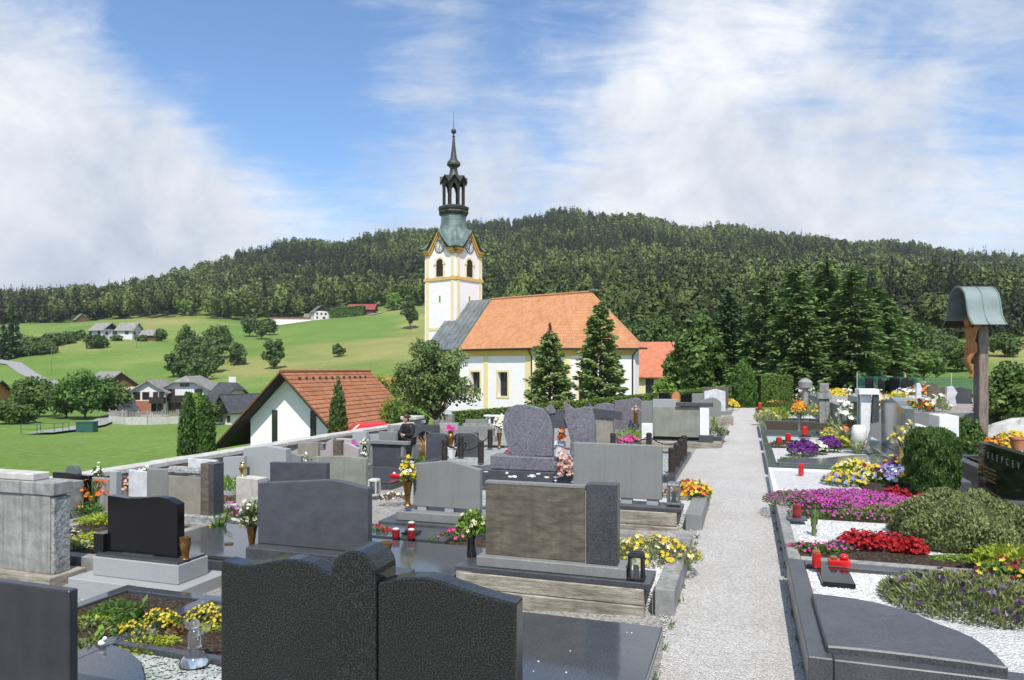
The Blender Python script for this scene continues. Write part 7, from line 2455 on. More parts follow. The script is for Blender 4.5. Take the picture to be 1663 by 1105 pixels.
# curved raised slab (photo outline on its own height)
CS = [(1305.6, 962), (1345, 966), (1390, 972), (1427, 979), (1476, 992), (1528, 1014), (1556, 1024), (1581, 1035), (1604, 1050), (1622, 1066), (1638, 1084), (1560, 1073), (1480, 1063), (1400, 1054), (1323, 1047)]
poly = []
for u, v in CS:
 a, b = gz(u, v, .355)
 poly.append((max(a - am, -1.45), b - 5.6))
slab_on(r, 'curved_slab', 'granite_charcoal', poly, .24, .355, .012)
inside_slab = lambda x, y: y < 1.35 - .12 * x * 0
pebble_mesh('loose_pebbles', r, np.random.default_rng(6), -1.4, .2, 1.55, 2.62, .245, 2600, .034, 'pebble_white', lambda x, y: y > 1.55 + (x + 1.4) * -.28)
pebble_mesh('loose_pebbles', r, np.random.default_rng(7), -.2, 1.4, .2, 1.3, .245, 1700, .034, 'pebble_white', lambda x, y: y < 1.15 and x > .05 + .2)
MB().box(-1.3, -1.0, 2.0, 2.62, .26, .305).build('candle_tray', 'granite_black', r, bevel=.006)
candle('red grave candle with gold lid on the dark tray at the right front', 1326, 921, .308, .19, .045, 'candle_red', 'brass')
a, b = gz(1363, 925, .25)
r2 = yard('grave_candle', 'flat red box candle with gold lid beside the dark tray', 'candle', a, b, .255)
MB().box(-.11, .11, -.06, .06, 0, .10).build('jar', 'candle_red', r2, bevel=.012, seg=2)
MB().lathe([(.035, .10), (.04, .125), (.02, .14), (.001, .142)], 12, (-.055, .0, 0), cap=False).build('lid', 'brass', r2, smooth=True)
MB().ball((.05, .03, .125), .05, 8, sz=.7).build('wax_ball', 'candle_red', r2, smooth=True)
a, b = gz(1575, 985, .25)
plant('pansies', 'broad bed of dark purple pansies over straw-green leaves at the right front', 'flowers', a + .05, b + .05, .24, .78, .66, .27, 6500, .08, 'leaf_hay', [('petal_blackish', 85), ('petal_lilac', 5), ('petal_yellow', 4)], fsize=.06, upright=1.0, leafaspect=.22, top_only=.3)
a, b = gz(1650, 950, .3)
plant('pansies', 'maroon and yellow pansies at the right edge of the dark bed', 'flowers', a, b, .26, .35, .4, .28, 900, .09, 'leaf_green', [('petal_maroon', 40), ('petal_yellow', 40)], fsize=.055)
a, b = gz(1640, 925, .3)
plant('garden_plant', 'lime green leafy plant at the right edge behind the pansies', 'plant', a + .1, b + .15, .26, .4, .3, .3, 500, .11, 'leaf_yellowgreen', [], upright=.9)

# second plot: concrete border, magenta carpet, conifers
r, am, gr = grave('pale concrete grave border with magenta carpet, red begonias and conifers', .45, 3.75, 8.6, 13.1, .27, .13, 'concrete', 'white_pebbles')
for (x0, x1, y0, y1) in ((-1.5, 1.5, .1, .75), (-1.4, 1.5, 2.55, 4.3), (.4, 1.5, .7, 2.6)):
 MB().box(x0, x1, y0, y1, .15, .235 + .002 * y0).build('soil_bed', 'soil', r)
pebble_mesh('loose_pebbles', r, np.random.default_rng(8), -1.45, .35, .8, 2.5, .215, 1800, .032, 'pebble_white')
for (u, v, rx, ry, h, nl, mt_, fls, lab) in ((1304, 812, .62, .75, .18, 2200, 'leaf_green', [('petal_magenta', 260)], 'sparser magenta carpet at the path corner'), (1390, 815, 1.0, .8, .22, 3000, 'leaf_green', [('petal_magenta', 1300)], 'dense magenta flowering carpet in the middle of the plot'),
            (1450, 830, .75, .5, .15, 2400, 'leaf_lime', [('petal_magenta', 50)], 'bright green carpet right of the magenta flowers'), (1385, 836, 1.0, .22, .1, 1600, 'leaf_green', [('petal_magenta', 110)], 'green fringe with few blooms along the front of the magenta carpet')):
 a, b = gz(u, v, .28)
 plant('carpet_flowers', lab, 'flowers', a, b, .22, rx, ry, h, nl, .055, mt_, fls, fsize=.032, top_only=.25)
for (u, v, rx, ry, h, n, lab) in ((1396, 888, .26, .2, .22, 150, 'red begonias, left clump of the row at the concrete kerb'), (1440, 890, .28, .2, .2, 160, 'red begonias, middle clump of the row at the concrete kerb'), (1478, 894, .20, .18, .17, 90, 'red begonias, right clump of the row at the concrete kerb'),
         (1456, 808, .24, .2, .2, 80, 'red begonias behind the magenta carpet'), (1512, 818, .24, .2, .2, 90, 'red begonias at the foot of the square conifer')):
 a, b = gz(u, v, .25)
 plant('begonias', lab, 'flowers', a, b, .22, rx, ry, h, 420, .07, 'petal_maroon', [('petal_red', int(n * 1.7))], fsize=.05, top_only=.7, group='red begonias')
for (u, v, rx, h, fls, lab) in ((1318, 892, .30, .11, [('petal_pink', 30)], 'green carpet with pink blooms at the kerb corner'), (1362, 890, .16, .12, [('petal_magenta', 40)], 'pink carpet between the corner and the begonias'), (1590, 910, .5, .08, [], 'lime groundcover along the kerb before the globe conifer')):
 a, b = gz(u, v, .25)
 plant('carpet_flowers', lab, 'flowers', a, b, .22, rx, .18, h, 700, .05, 'leaf_green' if fls else 'leaf_lime', fls, fsize=.035)
a, b = gz(1322, 868, .24)
blades('iris_leaves', 'upright grey-green iris leaves by the red lantern', 'plant', a, b, .22, .12, .36, 20, .034, 'leaf_silver', .18)
candle('dark red grave candle on a square tray at the concrete kerb', 1294, 843, .28, .19, .062, 'candle_dark_red', 'candle_dark_red', 'granite_charcoal')
a, b = gz(1560, 895, .25)
clipped('globe_conifer', 'big spreading olive-green globe conifer in the concrete bordered plot', 'shrub', W(a + .12, b + .5, .2), [(.62, 0), (.76, .14), (.74, .27), (.60, .46), (.36, .59), (.08, .65)], 32000, .047, 'leaf_hay', 51, rz=-TH, sx=1.0, sy=.85, bumpy=.07, upright=.5, aspect=.5, core=.84)
a, b = gz(1524, 812, .2)
clipped('column_conifer', 'squarish dark green conifer beside the black headstone', 'shrub', W(a, b + .42, .18), [(.30, 0), (.38, .2), (.41, .6), (.40, .95), (.33, 1.10), (.14, 1.17), (.02, 1.18)], 13000, .075, 'leaf_thuja', 52, bumpy=.06, upright=1.0, aspect=.4, core=.84)

def named_stone():
 a = 3.7
 top = [(1588.5, 716.5), (1668, 737), (1745, 757)]
 P = [ga(u, v, a) for u, v in top]
 bm_ = (P[0][0] + P[-1][0]) / 2
 r = yard('headstone', 'wide black headstone lettered SLEPCEV in silver facing the path', 'headstone', a, bm_, 0)
 y0, y1 = P[-1][0] - bm_, P[0][0] - bm_
 zt = P[0][1]
 MB().box(.0, .14, y0, y1, .36, zt).build('stone', 'granite_black', r, bevel=.008, seg=2)
 MB().box(-.14, .30, y0 - .1, y1 + .1, .12, .358).build('plinth', 'granite_charcoal', r, bevel=.01)
 MB().box(-.30, .36, y0 - .14, y1 + .16, -.1, .118).build('step', 'granite_charcoal', r, bevel=.01)

 def text(s, y, z, size, mt_, name='lettering', sp=1.0):
  c = bpy.data.curves.new(name, 'FONT')
  c.body = s
  c.size = size
  c.extrude = .002
  c.space_character = sp
  c.materials.append(M[mt_])
  tmp = bpy.data.objects.new(name, c)
  col.objects.link(tmp)
  bpy.context.view_layer.update()
  me = bpy.data.meshes.new_from_object(tmp.evaluated_get(bpy.context.evaluated_depsgraph_get()))
  bpy.data.objects.remove(tmp)
  o = bpy.data.objects.new(name, me)
  col.objects.link(o)
  o.parent = r
  o.matrix_local = Matrix(((0, 0, -1, -.0035), (-1, 0, 0, y), (0, 1, 0, z), (0, 0, 0, 1)))
  return o
 yy, zz = ga(1604, 740, a)
 text('SLEPCEV', yy - bm_, zz - .04, .145, 'silver_letters', sp=3.0)
 # worn gilt lines, too small to read in the photo: short raised strokes
 rng = random.Random(6)
 m = MB()
 yl, zl = ga(1597, 757, a)
 for row in range(4):
  y = yl - bm_ - .02
  z = zl - .02 - row * .062
  for w in range((10, 12, 11, 9)[row]):
   for k in range(rng.randint(1, 3)):
    h = rng.uniform(.018, .034)
    m.box(-.004, -.001, y - .012, y, z, z + h)
    if rng.random() < .6:
     m.box(-.004, -.001, y - .026, y - .0125, z + rng.choice((0, h - .008)), z + h)
    y -= .032
   y -= .014
   if y < yl - bm_ - .62:
    break
 yl, zl = ga(1597, 795, a)
 y = yl - bm_
 for w in range(24):
  m.box(-.004, -.001, y - .022, y, zl, zl + rng.uniform(.016, .026))
  y -= .036
 m.build('lettering', 'gold_letters', r)

named_stone()
# third plot
r, am, gr = grave('white marble edged bed of white pebbles and mixed pansies', .46, 3.4, 13.6, 16.6, .24, .09, 'marble_white', 'white_pebbles')
MB().box(.1, 1.3, .15, 2.6, .1, .225).build('soil_bed', 'soil', r)
candle('red glass candle standing alone on white pebbles', 1301, 772, .21, .25, .055, 'candle_red', 'candle_red')
for (u, v, rx, ry, h, mt_, fls, lab) in ((1372, 782, .42, .4, .2, 'leaf_olive', [('petal_blue', 26), ('petal_yellow', 40)], 'blue and yellow pansies at the front of the pebble bed'), (1385, 768, .4, .5, .3, 'leaf_lime', [('petal_yellow', 70), ('petal_cream', 30)], 'yellow pansies at the left of the mixed bed'),
           (1418, 776, .4, .5, .3, 'leaf_lime', [('petal_yellow', 50), ('petal_maroon', 26), ('petal_white', 26)], 'maroon, white and yellow pansies in the middle of the mixed bed'), (1450, 780, .42, .5, .3, 'leaf_green', [('petal_blue', 60), ('petal_lilac', 34), ('petal_white', 16)], 'pale blue pansies right of the mixed bed'),
           (1462, 766, .36, .5, .36, 'leaf_green', [('petal_yellow', 34), ('petal_maroon', 34), ('petal_purple', 20)], 'yellow and maroon pansies beside the square conifer'), (1478, 786, .25, .3, .28, 'leaf_green', [('petal_orange', 22), ('petal_yellow', 20)], 'orange pansies at the left foot of the square conifer')):
 a, b = gz(u, v, .25)
 plant('pansies', lab, 'flowers', min(a, 3.2), b, .2, rx, ry, h, 520, .095, mt_, fls, fsize=.085, group='pansies of the mixed bed')

def white_stone():
 a = 3.5
 P = [ga(1478.5, 688, a), ga(1511, 699, a)]
 Q = [ga(1511, 671.6, a), ga(1528, 674, a)]
 bm_ = P[1][0]
 r = yard('headstone', 'white marble headstone with low wing and taller carved block', 'headstone', a, bm_, 0)
 MB().box(0, .16, .005, P[0][0] - bm_, .35, P[0][1]).build('wing', 'marble_white', r, bevel=.008)
 MB().box(-.03, .30, Q[1][0] - bm_, 0, .35, Q[0][1]).build('block', 'marble_white', r, bevel=.012)
 arc = [(-.35, .75), (-.02, .75), (-.02, 1.1)] + [(-.185 + .165 * math.cos(t), 1.1 + .2 * math.sin(t)) for t in [math.pi * k / 8 for k in range(1, 8)]] + [(-.35, 1.1)]
 MB().prism(arc, lambda q, t: (-.034 - t * .006, q[0], q[1])).build('relief', 'marble_grey', r)
 MB().box(-.15, .4, -1.2, P[0][0] - bm_ + .1, -.1, .348).build('plinth', 'granite_charcoal', r, bevel=.01)

white_stone()
# fourth plot: grey-green granite with curved slab
r, am, gr = grave('grey granite grave border with curved plate, purple pansies and red candles', .47, 3.3, 17.0, 21.4, .25, .2, 'granite_green', 'white_pebbles')
slab_on(r, 'curved_plate', 'granite_green', [(-1.2, .05), (1.35, .05), (1.35, 2.3), (.6, 2.1), (.25, 1.7), (-.2, 1.2), (-.8, .9), (-1.2, .7)], .2, .30, .012)
slab_on(r, 'upper_plate', 'granite_green', [(.42, .4), (1.33, .4), (1.33, 1.6), (.6, 1.4), (.4, 1.0), (.52, .8)], .302, .35, .008)
for (u, v, h, tray, lab) in ((1265, 724, .22, 'concrete', 'red candle on a stone saucer, nearest of the three by the path'), (1280, 717, .22, 'granite_black', 'red candle on a dark saucer, middle of the three by the path'), (1307, 709, .30, 'granite_black', 'tall red candle on a dark tray, farthest of the three by the path')):
 candle(lab, u, v, .25, h, .085, 'candle_red', 'candle_red', tray)
for (u, v, rx, h, mt_, fls, lab) in ((1304, 738, .36, .36, 'leaf_green', [('petal_purple', 190)], 'deep purple pansy cushion nearest the path'), (1345, 731, .33, .36, 'leaf_green', [('petal_purple', 170)], 'deep purple pansy cushion further from the path'), (1328, 735, .25, .3, 'leaf_green', [('petal_white', 50), ('petal_cream', 20)], 'white pansies between the two purple cushions'),
          (1365, 726, .3, .34, 'leaf_yellowgreen', [('petal_yellow', 20)], 'yellow-green plant right of the purple pansies'), (1296, 746, .4, .06, 'leaf_olive', [], 'mossy groundcover under the purple pansies'), (1350, 710, .35, .3, 'leaf_variegated', [('petal_yellow', 26)], 'yellow flowered plant behind the purple pansies')):
 a, b = gz(u, v, .25)
 plant('pansies' if fls else 'groundcover', lab, 'flowers', a, b, .22, rx, rx, h, 420, .10, mt_, fls, fsize=.10)
for (u, v, rad, h, mt_, lab) in ((1372, 722, .45, .75, 'leaf_variegated', 'striped pale leaves before the white pillar monument'), (1358, 706, .4, .8, 'leaf_olive', 'long arching leaves left of the white pillar monument'), (1392, 734, .35, .55, 'leaf_variegated', 'pale striped leaves at the foot of the monument')):
 a, b = gz(u, v, .25)
 blades('striped_leaves', lab, 'plant', a, b, .2, rad, h, 44, .06, mt_, .8)
a, b = gz(1298, 702, .25)
vase('slim grey grave vase with orange and yellow flowers by the path', a, b, .25, .62, .075, 'pewter', [('petal_orange', 16), ('petal_yellow', 12)], 'leaf_green', 3.6, .42, 70, 'orange and yellow flowers in the slim grey vase', [(.7, 0), (.7, .05), (.5, .1), (.7, .5), (1, .98), (1, 1), (.7, .98)], .15)

def pillar_monument():
 a = 3.05
 b0 = ga(1405, 660, a)[0]
 r = yard('headstone', 'tall monument with white pillar, white cap and grey side slabs', 'headstone', a, b0, 0)
 z = lambda v: ga(1405, v, a)[1]
 r.scale = (.62, .5, 1)
 MB().box(-.12, .2, .25, 1.35, .55, z(644)).build('panel', 'granite_green', r, bevel=.008)
 MB().box(-.16, .24, 1.352, 1.46, .5, z(641)).build('rear_post', 'marble_grey', r, bevel=.006)
 MB().box(-.18, .2, -.15, .245, .5, z(642)).build('pillar', 'marble_white', r, bevel=.008)
 MB().prism([(.02, .95), (.30, 1.0), (.30, z(641)), (.1, z(641))], lambda q, t: (q[0] + .2, -.35 + t * .5, q[1])).build('side_slab', 'granite_charcoal', r, bevel=.008)
 MB().box(-.28, .5, -.45, 1.2, z(640.8), z(632)).build('cap', 'marble_white', r, bevel=.008)
 MB().box(-.4, .5, -.5, 1.6, .30, .498).build('plinth', 'marble_grey', r, bevel=.01)
 MB().box(-.5, .6, -.6, 1.7, -.1, .298).build('step', 'marble_grey', r, bevel=.01)
 vase('round white marble vase at the foot of the pillar monument', a - .25, b0 - .75, .32, .62, .19, 'marble_white', nleaf=0, prof=[(.7, 0), (.75, .22), (.6, .26), (.95, .4), (1.0, .75), (.8, .97), (.7, 1.0), (.5, .98)])
 candle('black grave lamp before the pillar monument', 1402, 708, .52, .4, .09, 'iron', 'iron', None, cap=True)

pillar_monument()
sidestone('polished green-grey headstone with wavy top behind the gold vase', [(1431, 654), (1442, 649), (1446, 645), (1455, 652), (1462, 660), (1469, 664)], 3.35, 'granite_green', base=.45, th=.2, plinth='granite_green', pt=.9)
a, b = ga(1469, 727, 3.0)[0], 0
vase('big gold vase with yellow leaves before the green-grey headstone', 2.95, ga(1469, 727, 2.95)[0], .42, .46, .13, 'brass', [('petal_yellow', 14), ('petal_cream', 10)], 'leaf_variegated', 2.3, .5, 150, 'yellow-green sprays in the big gold vase', [(.7, 0), (.75, .04), (.55, .12), (.95, .3), (1, .45), (.7, .7), (.72, .95), (.85, 1), (.6, .98)], .11)
sidestone('dark polished headstone reflecting flowers left of the pillar monument', [(1363, 649), (1376, 651)], 3.2, 'granite_green', base=.4, th=.18)
sidestone('second dark polished headstone beside the pillar monument', [(1380, 653), (1392, 655)], 3.2, 'granite_black', base=.4, th=.18)
a, b = 2.9, ga(1372, 690, 2.9)[0]
vase('terracotta vase with white lilies before the dark polished headstones', a, b, .3, .4, .15, 'terracotta', [('petal_white', 22)], 'leaf_green', 1.6, .75, 60, 'white lilies in the terracotta vase', URN, .18)
# fifth and further plots
r, am, gr = grave('grey border filled with pale glassy pebbles', .47, 3.2, 22.0, 25.0, .24, .16, 'granite_green', 'glass_pebbles')
a, b = gz(1242, 712, .24)
plant('garden_plant', 'reddish spiky houseleek clump by the grey border', 'plant', .95, 21.2, .24, .32, .25, .2, 120, .11, 'leaf_dry', [], upright=1.0)
r, am, gr = grave('grey border planted with tall green and yellow foliage', .48, 3.2, 26.0, 31.2, .3, .22, 'granite_green', 'soil')
for (u, v, rx, h, mt_, fls, lab) in ((1246, 682, .55, .5, 'leaf_variegated', [('petal_yellow', 16)], 'pale yellow-green leaves at the path corner of the tall foliage plot'), (1262, 679, .5, .55, 'leaf_yellowgreen', [], 'lime foliage in the tall foliage plot'), (1282, 677, .75, .75, 'leaf_green', [], 'dense fern-green mound in the tall foliage plot'),
          (1312, 678, .7, .8, 'leaf_variegated', [('petal_yellow', 20)], 'yellow striped foliage at the right of the tall foliage plot'), (1322, 664, .6, .8, 'leaf_lime', [], 'bright upright foliage behind the striped foliage')):
 a, b = gz(u, v, .25)
 plant('garden_plant', lab, 'plant', min(a, 3.6), b, .2, rx, rx, h, 420, .17, mt_, fls, fsize=.12, upright=1.1, leafaspect=.3, group='foliage of the tall planted plot')
r, am, gr = grave('dark border with yellow flowers at the far end of the right row', .48, 3.3, 34.0, 41.0, .2, .2, 'granite_charcoal', 'white_pebbles')
candle('red candle on the dark border near the path end', 1234, 665, .2, .38, .10, 'candle_red', 'brass', 'granite_black')
for (u, v, rx, h, mt_, fls, lab, cat) in ((1249, 656, .8, .35, 'leaf_yellowgreen', [('petal_yellow', 60)], 'yellow flowers in the far dark border', 'flowers'), (1236, 656, .35, .5, 'leaf_green', [('petal_cream', 14)], 'cream flowers in a black pot at the path end', 'flowers'), (1268, 660, .7, .4, 'leaf_dry', [], 'brownish heather in the far dark border', 'plant'),
           (1283, 655, .5, .3, 'leaf_dry', [('petal_orangered', 24)], 'orange-red flowers below the hedge block', 'flowers'), (1263, 651, .5, .5, 'leaf_olive', [('petal_cream', 12)], 'pale flowers before the hedge block', 'flowers')):
 a, b = gz(u, v, .2)
 plant('garden_plant', lab, cat, a, b, .2, rx, rx, h, 160, .14, mt_, fls, fsize=.13)
# far standing figures and posts
def stele(label, u, v, hpx, b_, wd, mt_, kind):
 a, z = gb(u, v, b_)
 h = hpx * (-a * SA + b_ * CA) / FOC
 if a < 3.5:
  h += z
 r = yard('headstone', label, 'headstone', a, b_, 0 if a < 3.5 else 1.0)
 if kind == 'lamp':
  MB().lathe([(wd * .7, 0), (wd * .6, .1), (wd * .28, .2), (wd * .25, h * .72), (wd * .55, h * .76), (wd * .6, h * .9), (wd * .3, h * .97), (.01, h)], 12).build('column', mt_, r, smooth=True)
 elif kind == 'post':
  MB().box(-wd / 2, wd / 2, -wd / 2, wd / 2, -.1, h * .66).build('shaft', mt_, r, bevel=.01)
  MB().box(-wd * .7, wd * .7, -wd * .7, wd * .7, h * .662, h * .8).build('collar', mt_, r, bevel=.01)
  MB().box(-wd * .45, wd * .45, -wd * .45, wd * .45, h * .802, h).build('head', mt_, r, bevel=.02)
 else:
  t = MB()
  if kind == 'wave':
   t.prism([(-wd / 2, 0), (wd / 2, 0), (wd / 2, h * .9), (wd * .2, h * .93), (0, h), (-wd * .25, h * .95), (-wd / 2, h * .9)], lambda q, t_: (q[0], t_ * .16, q[1]))
  elif kind == 'notch':
   t.prism([(-wd / 2, 0), (wd / 2, 0), (wd / 2, h * .88), (wd * .15, h * .82), (0, h), (-wd * .15, h * .97), (-wd / 2, h * .86)], lambda q, t_: (q[0], t_ * .16, q[1]))
  elif kind == 'lean':
   t.prism([(-wd / 2, 0), (wd / 2, 0), (wd * .3, h * .5), (wd / 2, h * .72), (wd * .1, h), (-wd * .45, h * .96)], lambda q, t_: (q[0], t_ * .2, q[1]))
  else:
   t.prism([(-wd / 2, 0), (wd / 2, 0), (wd / 2, h), (-wd / 2, h)], lambda q, t_: (q[0], t_ * .16, q[1]))
  t.build('stone', mt_, r, bevel=.01)
 MB().box(-wd * .8, wd * .8, -.2, .36, -.12, .05 if kind in ('lamp', 'post') else .0).build('plinth', 'granite_charcoal', r)
 return a

FAR = [('grey stone column with round lantern head near the hedge block', 1308, 646, 32, 37.5, .55, 'concrete', 'lamp'), ('grey stepped stone post left of the yellow bouquet', 1338, 660, 37, 31, .38, 'concrete', 'post'),
  ('dark flat headstone before the left end of the green fence', 1412, 640, 26, 44, .42, 'granite_black', 'flat'), ('narrow dark headstone by the green fence, second from the left', 1431, 642, 28, 43, .28, 'granite_black', 'notch'),
  ('pointed dark headstone by the green fence, third from the left', 1442, 640, 24, 44.5, .32, 'granite_black', 'wave'), ('tall dark headstone before the green fence, fourth from the left', 1453, 642, 28, 44, .5, 'granite_black', 'flat'),
  ('broad dark notched headstone before the green fence', 1474, 644, 30, 42, .6, 'granite_black', 'notch'), ('slim pale grey stone slab right of the dark notched headstone', 1493, 650, 33, 33, .22, 'marble_grey', 'lean'),
  ('brown double-pointed headstone before the green fence', 1521, 652, 38, 30, .55, 'stone_brown', 'notch'), ('white twisted marble headstone left of the wayside cross', 1546, 654, 37, 28.5, .34, 'marble_grey', 'lean'),
  ('dark wavy headstone behind pink and white flowers', 1560, 652, 31, 31, .75, 'granite_charcoal', 'wave')]
for f in FAR:
 stele(*f)
for (u, v, z, rx, h, mt_, fls, lab) in ((1360, 646, .5, .95, .55, 'leaf_olive', [('petal_yellow', 130)], 'big bright yellow bouquet beside the stepped stone post'), (1376, 640, .9, .3, .4, 'leaf_green', [('petal_white', 24)], 'white flowers right of the big yellow bouquet'), (1372, 652, .5, .4, .35, 'leaf_green', [('petal_red', 18), ('petal_yellow', 12)], 'red flowers below the big yellow bouquet'),
          (1354, 662, .3, .4, .7, 'leaf_dry', [('petal_pink', 22), ('petal_blush', 14)], 'pink flowers left of the polished headstones'), (1385, 652, .7, .5, .3, 'leaf_olive', [('petal_cream', 30)], 'cream flowers behind the pillar monument'),
          (1302, 662, .1, .6, 1.3, 'leaf_olive', [('petal_white', 16), ('petal_blush', 8)], 'mixed flowers around the lantern-headed column'), (1318, 648, .3, .3, .8, 'leaf_silver', [('petal_white', 10)], 'blue-grey sprays right of the lantern-headed column'),
          (1340, 672, .1, .3, .4, 'leaf_green', [('petal_red', 14)], 'red blooms at the foot of the stepped stone post'),
          (1425, 664, .2, .5, 1.3, 'leaf_variegated', [('petal_cream', 16)], 'tall cream flowers behind the pillar monument on the right'), (1461, 650, .4, .55, .5, 'leaf_olive', [('petal_white', 26), ('petal_blush', 8)], 'white bouquet below the tall dark headstone'),
          (1480, 640, .7, .4, .5, 'leaf_green', [('petal_blush', 24)], 'blush pink bouquet before the dark notched headstone'), (1477, 660, .1, .85, .55, 'leaf_variegated', [('petal_cream', 60)], 'round cream-flowered bush before the dark notched headstone'),
          (1503, 646, .3, .4, .9, 'leaf_green', [('petal_blush', 20)], 'salmon flowers right of the slim grey slab'), (1476, 672, .1, .45, .6, 'leaf_olive', [], 'olive tuft below the cream-flowered bush'),
          (1563, 650, .5, .65, .45, 'leaf_green', [('petal_white', 26), ('petal_orangered', 14), ('petal_blush', 16)], 'white and salmon flowers before the dark wavy headstone'), (1533, 680, .1, .5, .8, 'leaf_olive', [('petal_cream', 14), ('petal_white', 10)], 'pale roses left of the dark round shrub'),
          (1548, 666, .5, .2, .3, 'leaf_green', [('petal_red', 14)], 'red blooms beside the dark round shrub')):
 a, b = gz(u, v, min(z, .3))
 bb = min(b, 42)
 a2, zz = gb(u, v, bb)
 plant('grave_flowers', lab, 'flowers', a2, bb, max(0, zz - .1), rx * .8, rx * .8, h, 170, .15, mt_, fls, fsize=.15, group='flowers on the far right graves')
for r, am, gr in (grave('pinkish grave bed in the far right rows', 6.6, 8.2, 27.6, 29.2, .16, .2, 'granite_pink', 'soil'), grave('pale granite grave border in the far right rows', 4.4, 7.4, 32, 35.5, .25, .2, 'granite_pale', 'white_pebbles')):
 r.location.z += 1.0
grave('grey polished grave border in the far right rows', 4.6, 7.2, 21.5, 24.9, .3, .2, 'granite_green', 'bark_chips')
sidestone('low polished grey wall stone left of the dark round shrub', [(1470, 667), (1523, 668)], 6.9, 'granite_green', base=.1, th=.16)
a, b = gz(1531, 652, .2)
vase('brass lamp bowl right of the brown double-pointed headstone', 8.3, max(25.6, ga(1531, 656, 8.3)[0]), 1.0, .4, .22, 'brass', nleaf=0, prof=URN)

for i, (a, b, rx, h, mt_, fls, lab) in enumerate(((4.3, 26.2, .45, .5, 'leaf_olive', [('petal_cream', 26)], 'cream flowers on the corner of the stone terrace'), (5.3, 26.0, .5, .38, 'leaf_green', [('petal_red', 20), ('petal_yellow', 14)], 'red and yellow flowers along the terrace edge'),
  (6.0, 26.6, .4, .6, 'leaf_variegated', [('petal_white', 16)], 'pale striped plant on the terrace edge'), (7.4, 26.2, .5, .34, 'leaf_dry', [('petal_orangered', 20)], 'rusty flowers on the terrace before the pinkish bed'), (8.6, 27.0, .45, .7, 'leaf_green', [('petal_blush', 22)], 'tall salmon flowers on the terrace near the wayside cross'),
  (4.6, 30.5, .5, .5, 'leaf_green', [('petal_pink', 26)], 'pink flowers further back on the terrace'), (5.9, 33.0, .6, .45, 'leaf_lime', [('petal_yellow', 30)], 'yellow flowers on the pale granite bed'), (7.0, 36.5, .7, .5, 'leaf_green', [('petal_white', 40)], 'white flowers before the dark headstones by the fence'),
  (8.2, 38.0, .6, .5, 'leaf_green', [('petal_orange', 30)], 'orange flowers before the dark notched headstone'), (9.3, 30.0, .6, .45, 'leaf_olive', [('petal_lilac', 30)], 'lilac flowers at the right end of the terrace'))):
 plant('grave_flowers', lab, 'flowers', a, b, 1.0, rx, rx, h, 170, .15, mt_, fls, fsize=.15, group='flowers on the far right graves')
# beds at the right edge
r, am, gr = grave('dark granite border with orange, purple and yellow flowers behind the black headstone', 4.25, 7.2, 13.2, 18.2, .50, .2, 'granite_charcoal', 'soil', bed_dz=-.08)
slab_on(r, 'cover_slab', 'granite_black', [(-1.2, 2.6), (-.2, 2.6), (-.2, 4.4), (-1.2, 4.4)], .45, .53)
for (u, v, z, rx, h, mt_, fls, lab) in ((1558, 688, .5, .42, .24, 'leaf_yellowgreen', [('petal_yellow', 120)], 'bright yellow flower row behind the white marble headstone'), (1546, 697, .5, .2, .2, 'leaf_dry', [('petal_orangered', 26)], 'orange-red flowers left of the yellow row'),
          (1586, 694, .5, .24, .22, 'leaf_green', [('petal_purple', 70)], 'dark violet pansies right of the yellow row'), (1595, 716, .5, .16, .24, 'leaf_yellowgreen', [('petal_yellow', 40)], 'yellow flowers at the corner above the black headstone'),
          (1612, 716, .5, .34, .42, 'leaf_variegated', [('petal_cream', 110)], 'cream daisies above the black headstone'), (1640, 704, .5, .34, .34, 'leaf_green', [('petal_lilac', 130), ('petal_purple', 40)], 'lilac daisies above the black headstone'),
          (1645, 722, .5, .40, .38, 'leaf_yellowgreen', [('petal_yellow', 120)], 'yellow flowers at the right edge above the black headstone'), (1615, 728, .5, .3, .3, 'leaf_olive', [('petal_yellow', 40), ('petal_maroon', 26), ('petal_orange', 20)], 'yellow and maroon pansies spilling over the black headstone'),
          (1632, 690, .5, .3, .3, 'leaf_green', [('petal_orange', 70)], 'orange flowers beside the glass ball'), (1622, 684, .6, .16, .3, 'leaf_green', [('petal_orangered', 26)], 'red-orange flowers left of the glass ball'), (1656, 693, .5, .24, .26, 'leaf_green', [('petal_orange', 60)], 'orange flowers at the right edge of the photo'),
          (1605, 671, .4, .34, .22, 'leaf_yellowgreen', [('petal_yellow', 70)], 'yellow flowers at the foot of the wayside cross')):
 a, b = gz(u, v, min(z, .5))
 plant('bedding_flowers', lab, 'flowers', a, b, z - .06, rx, rx * .8, h, 260, .10, mt_, fls, fsize=.085, group='flowers of the dark bordered bed at the right edge')
a, b = gz(1646, 690, .55)
r = yard('glass_ball', 'small dark glass ball lamp among the orange flowers', 'lamp', a, b, .5)
MB().lathe([(.1, 0), (.1, .08), (.13, .12), (.14, .2), (.10, .28), (.03, .31), (.001, .32)], 16, cap=False).build('ball', 'granite_green', r, smooth=True)
a, b = gz(1653, 720, .6)
r = yard('flower_pot', 'terracotta flower pot at the right edge', 'pot', a, b, .45)
MB().lathe([(.12, 0), (.17, .24), (.19, .25), (.19, .3), (.16, .3), (.15, .26)], 16).build('pot', 'terracotta', r, smooth=True)

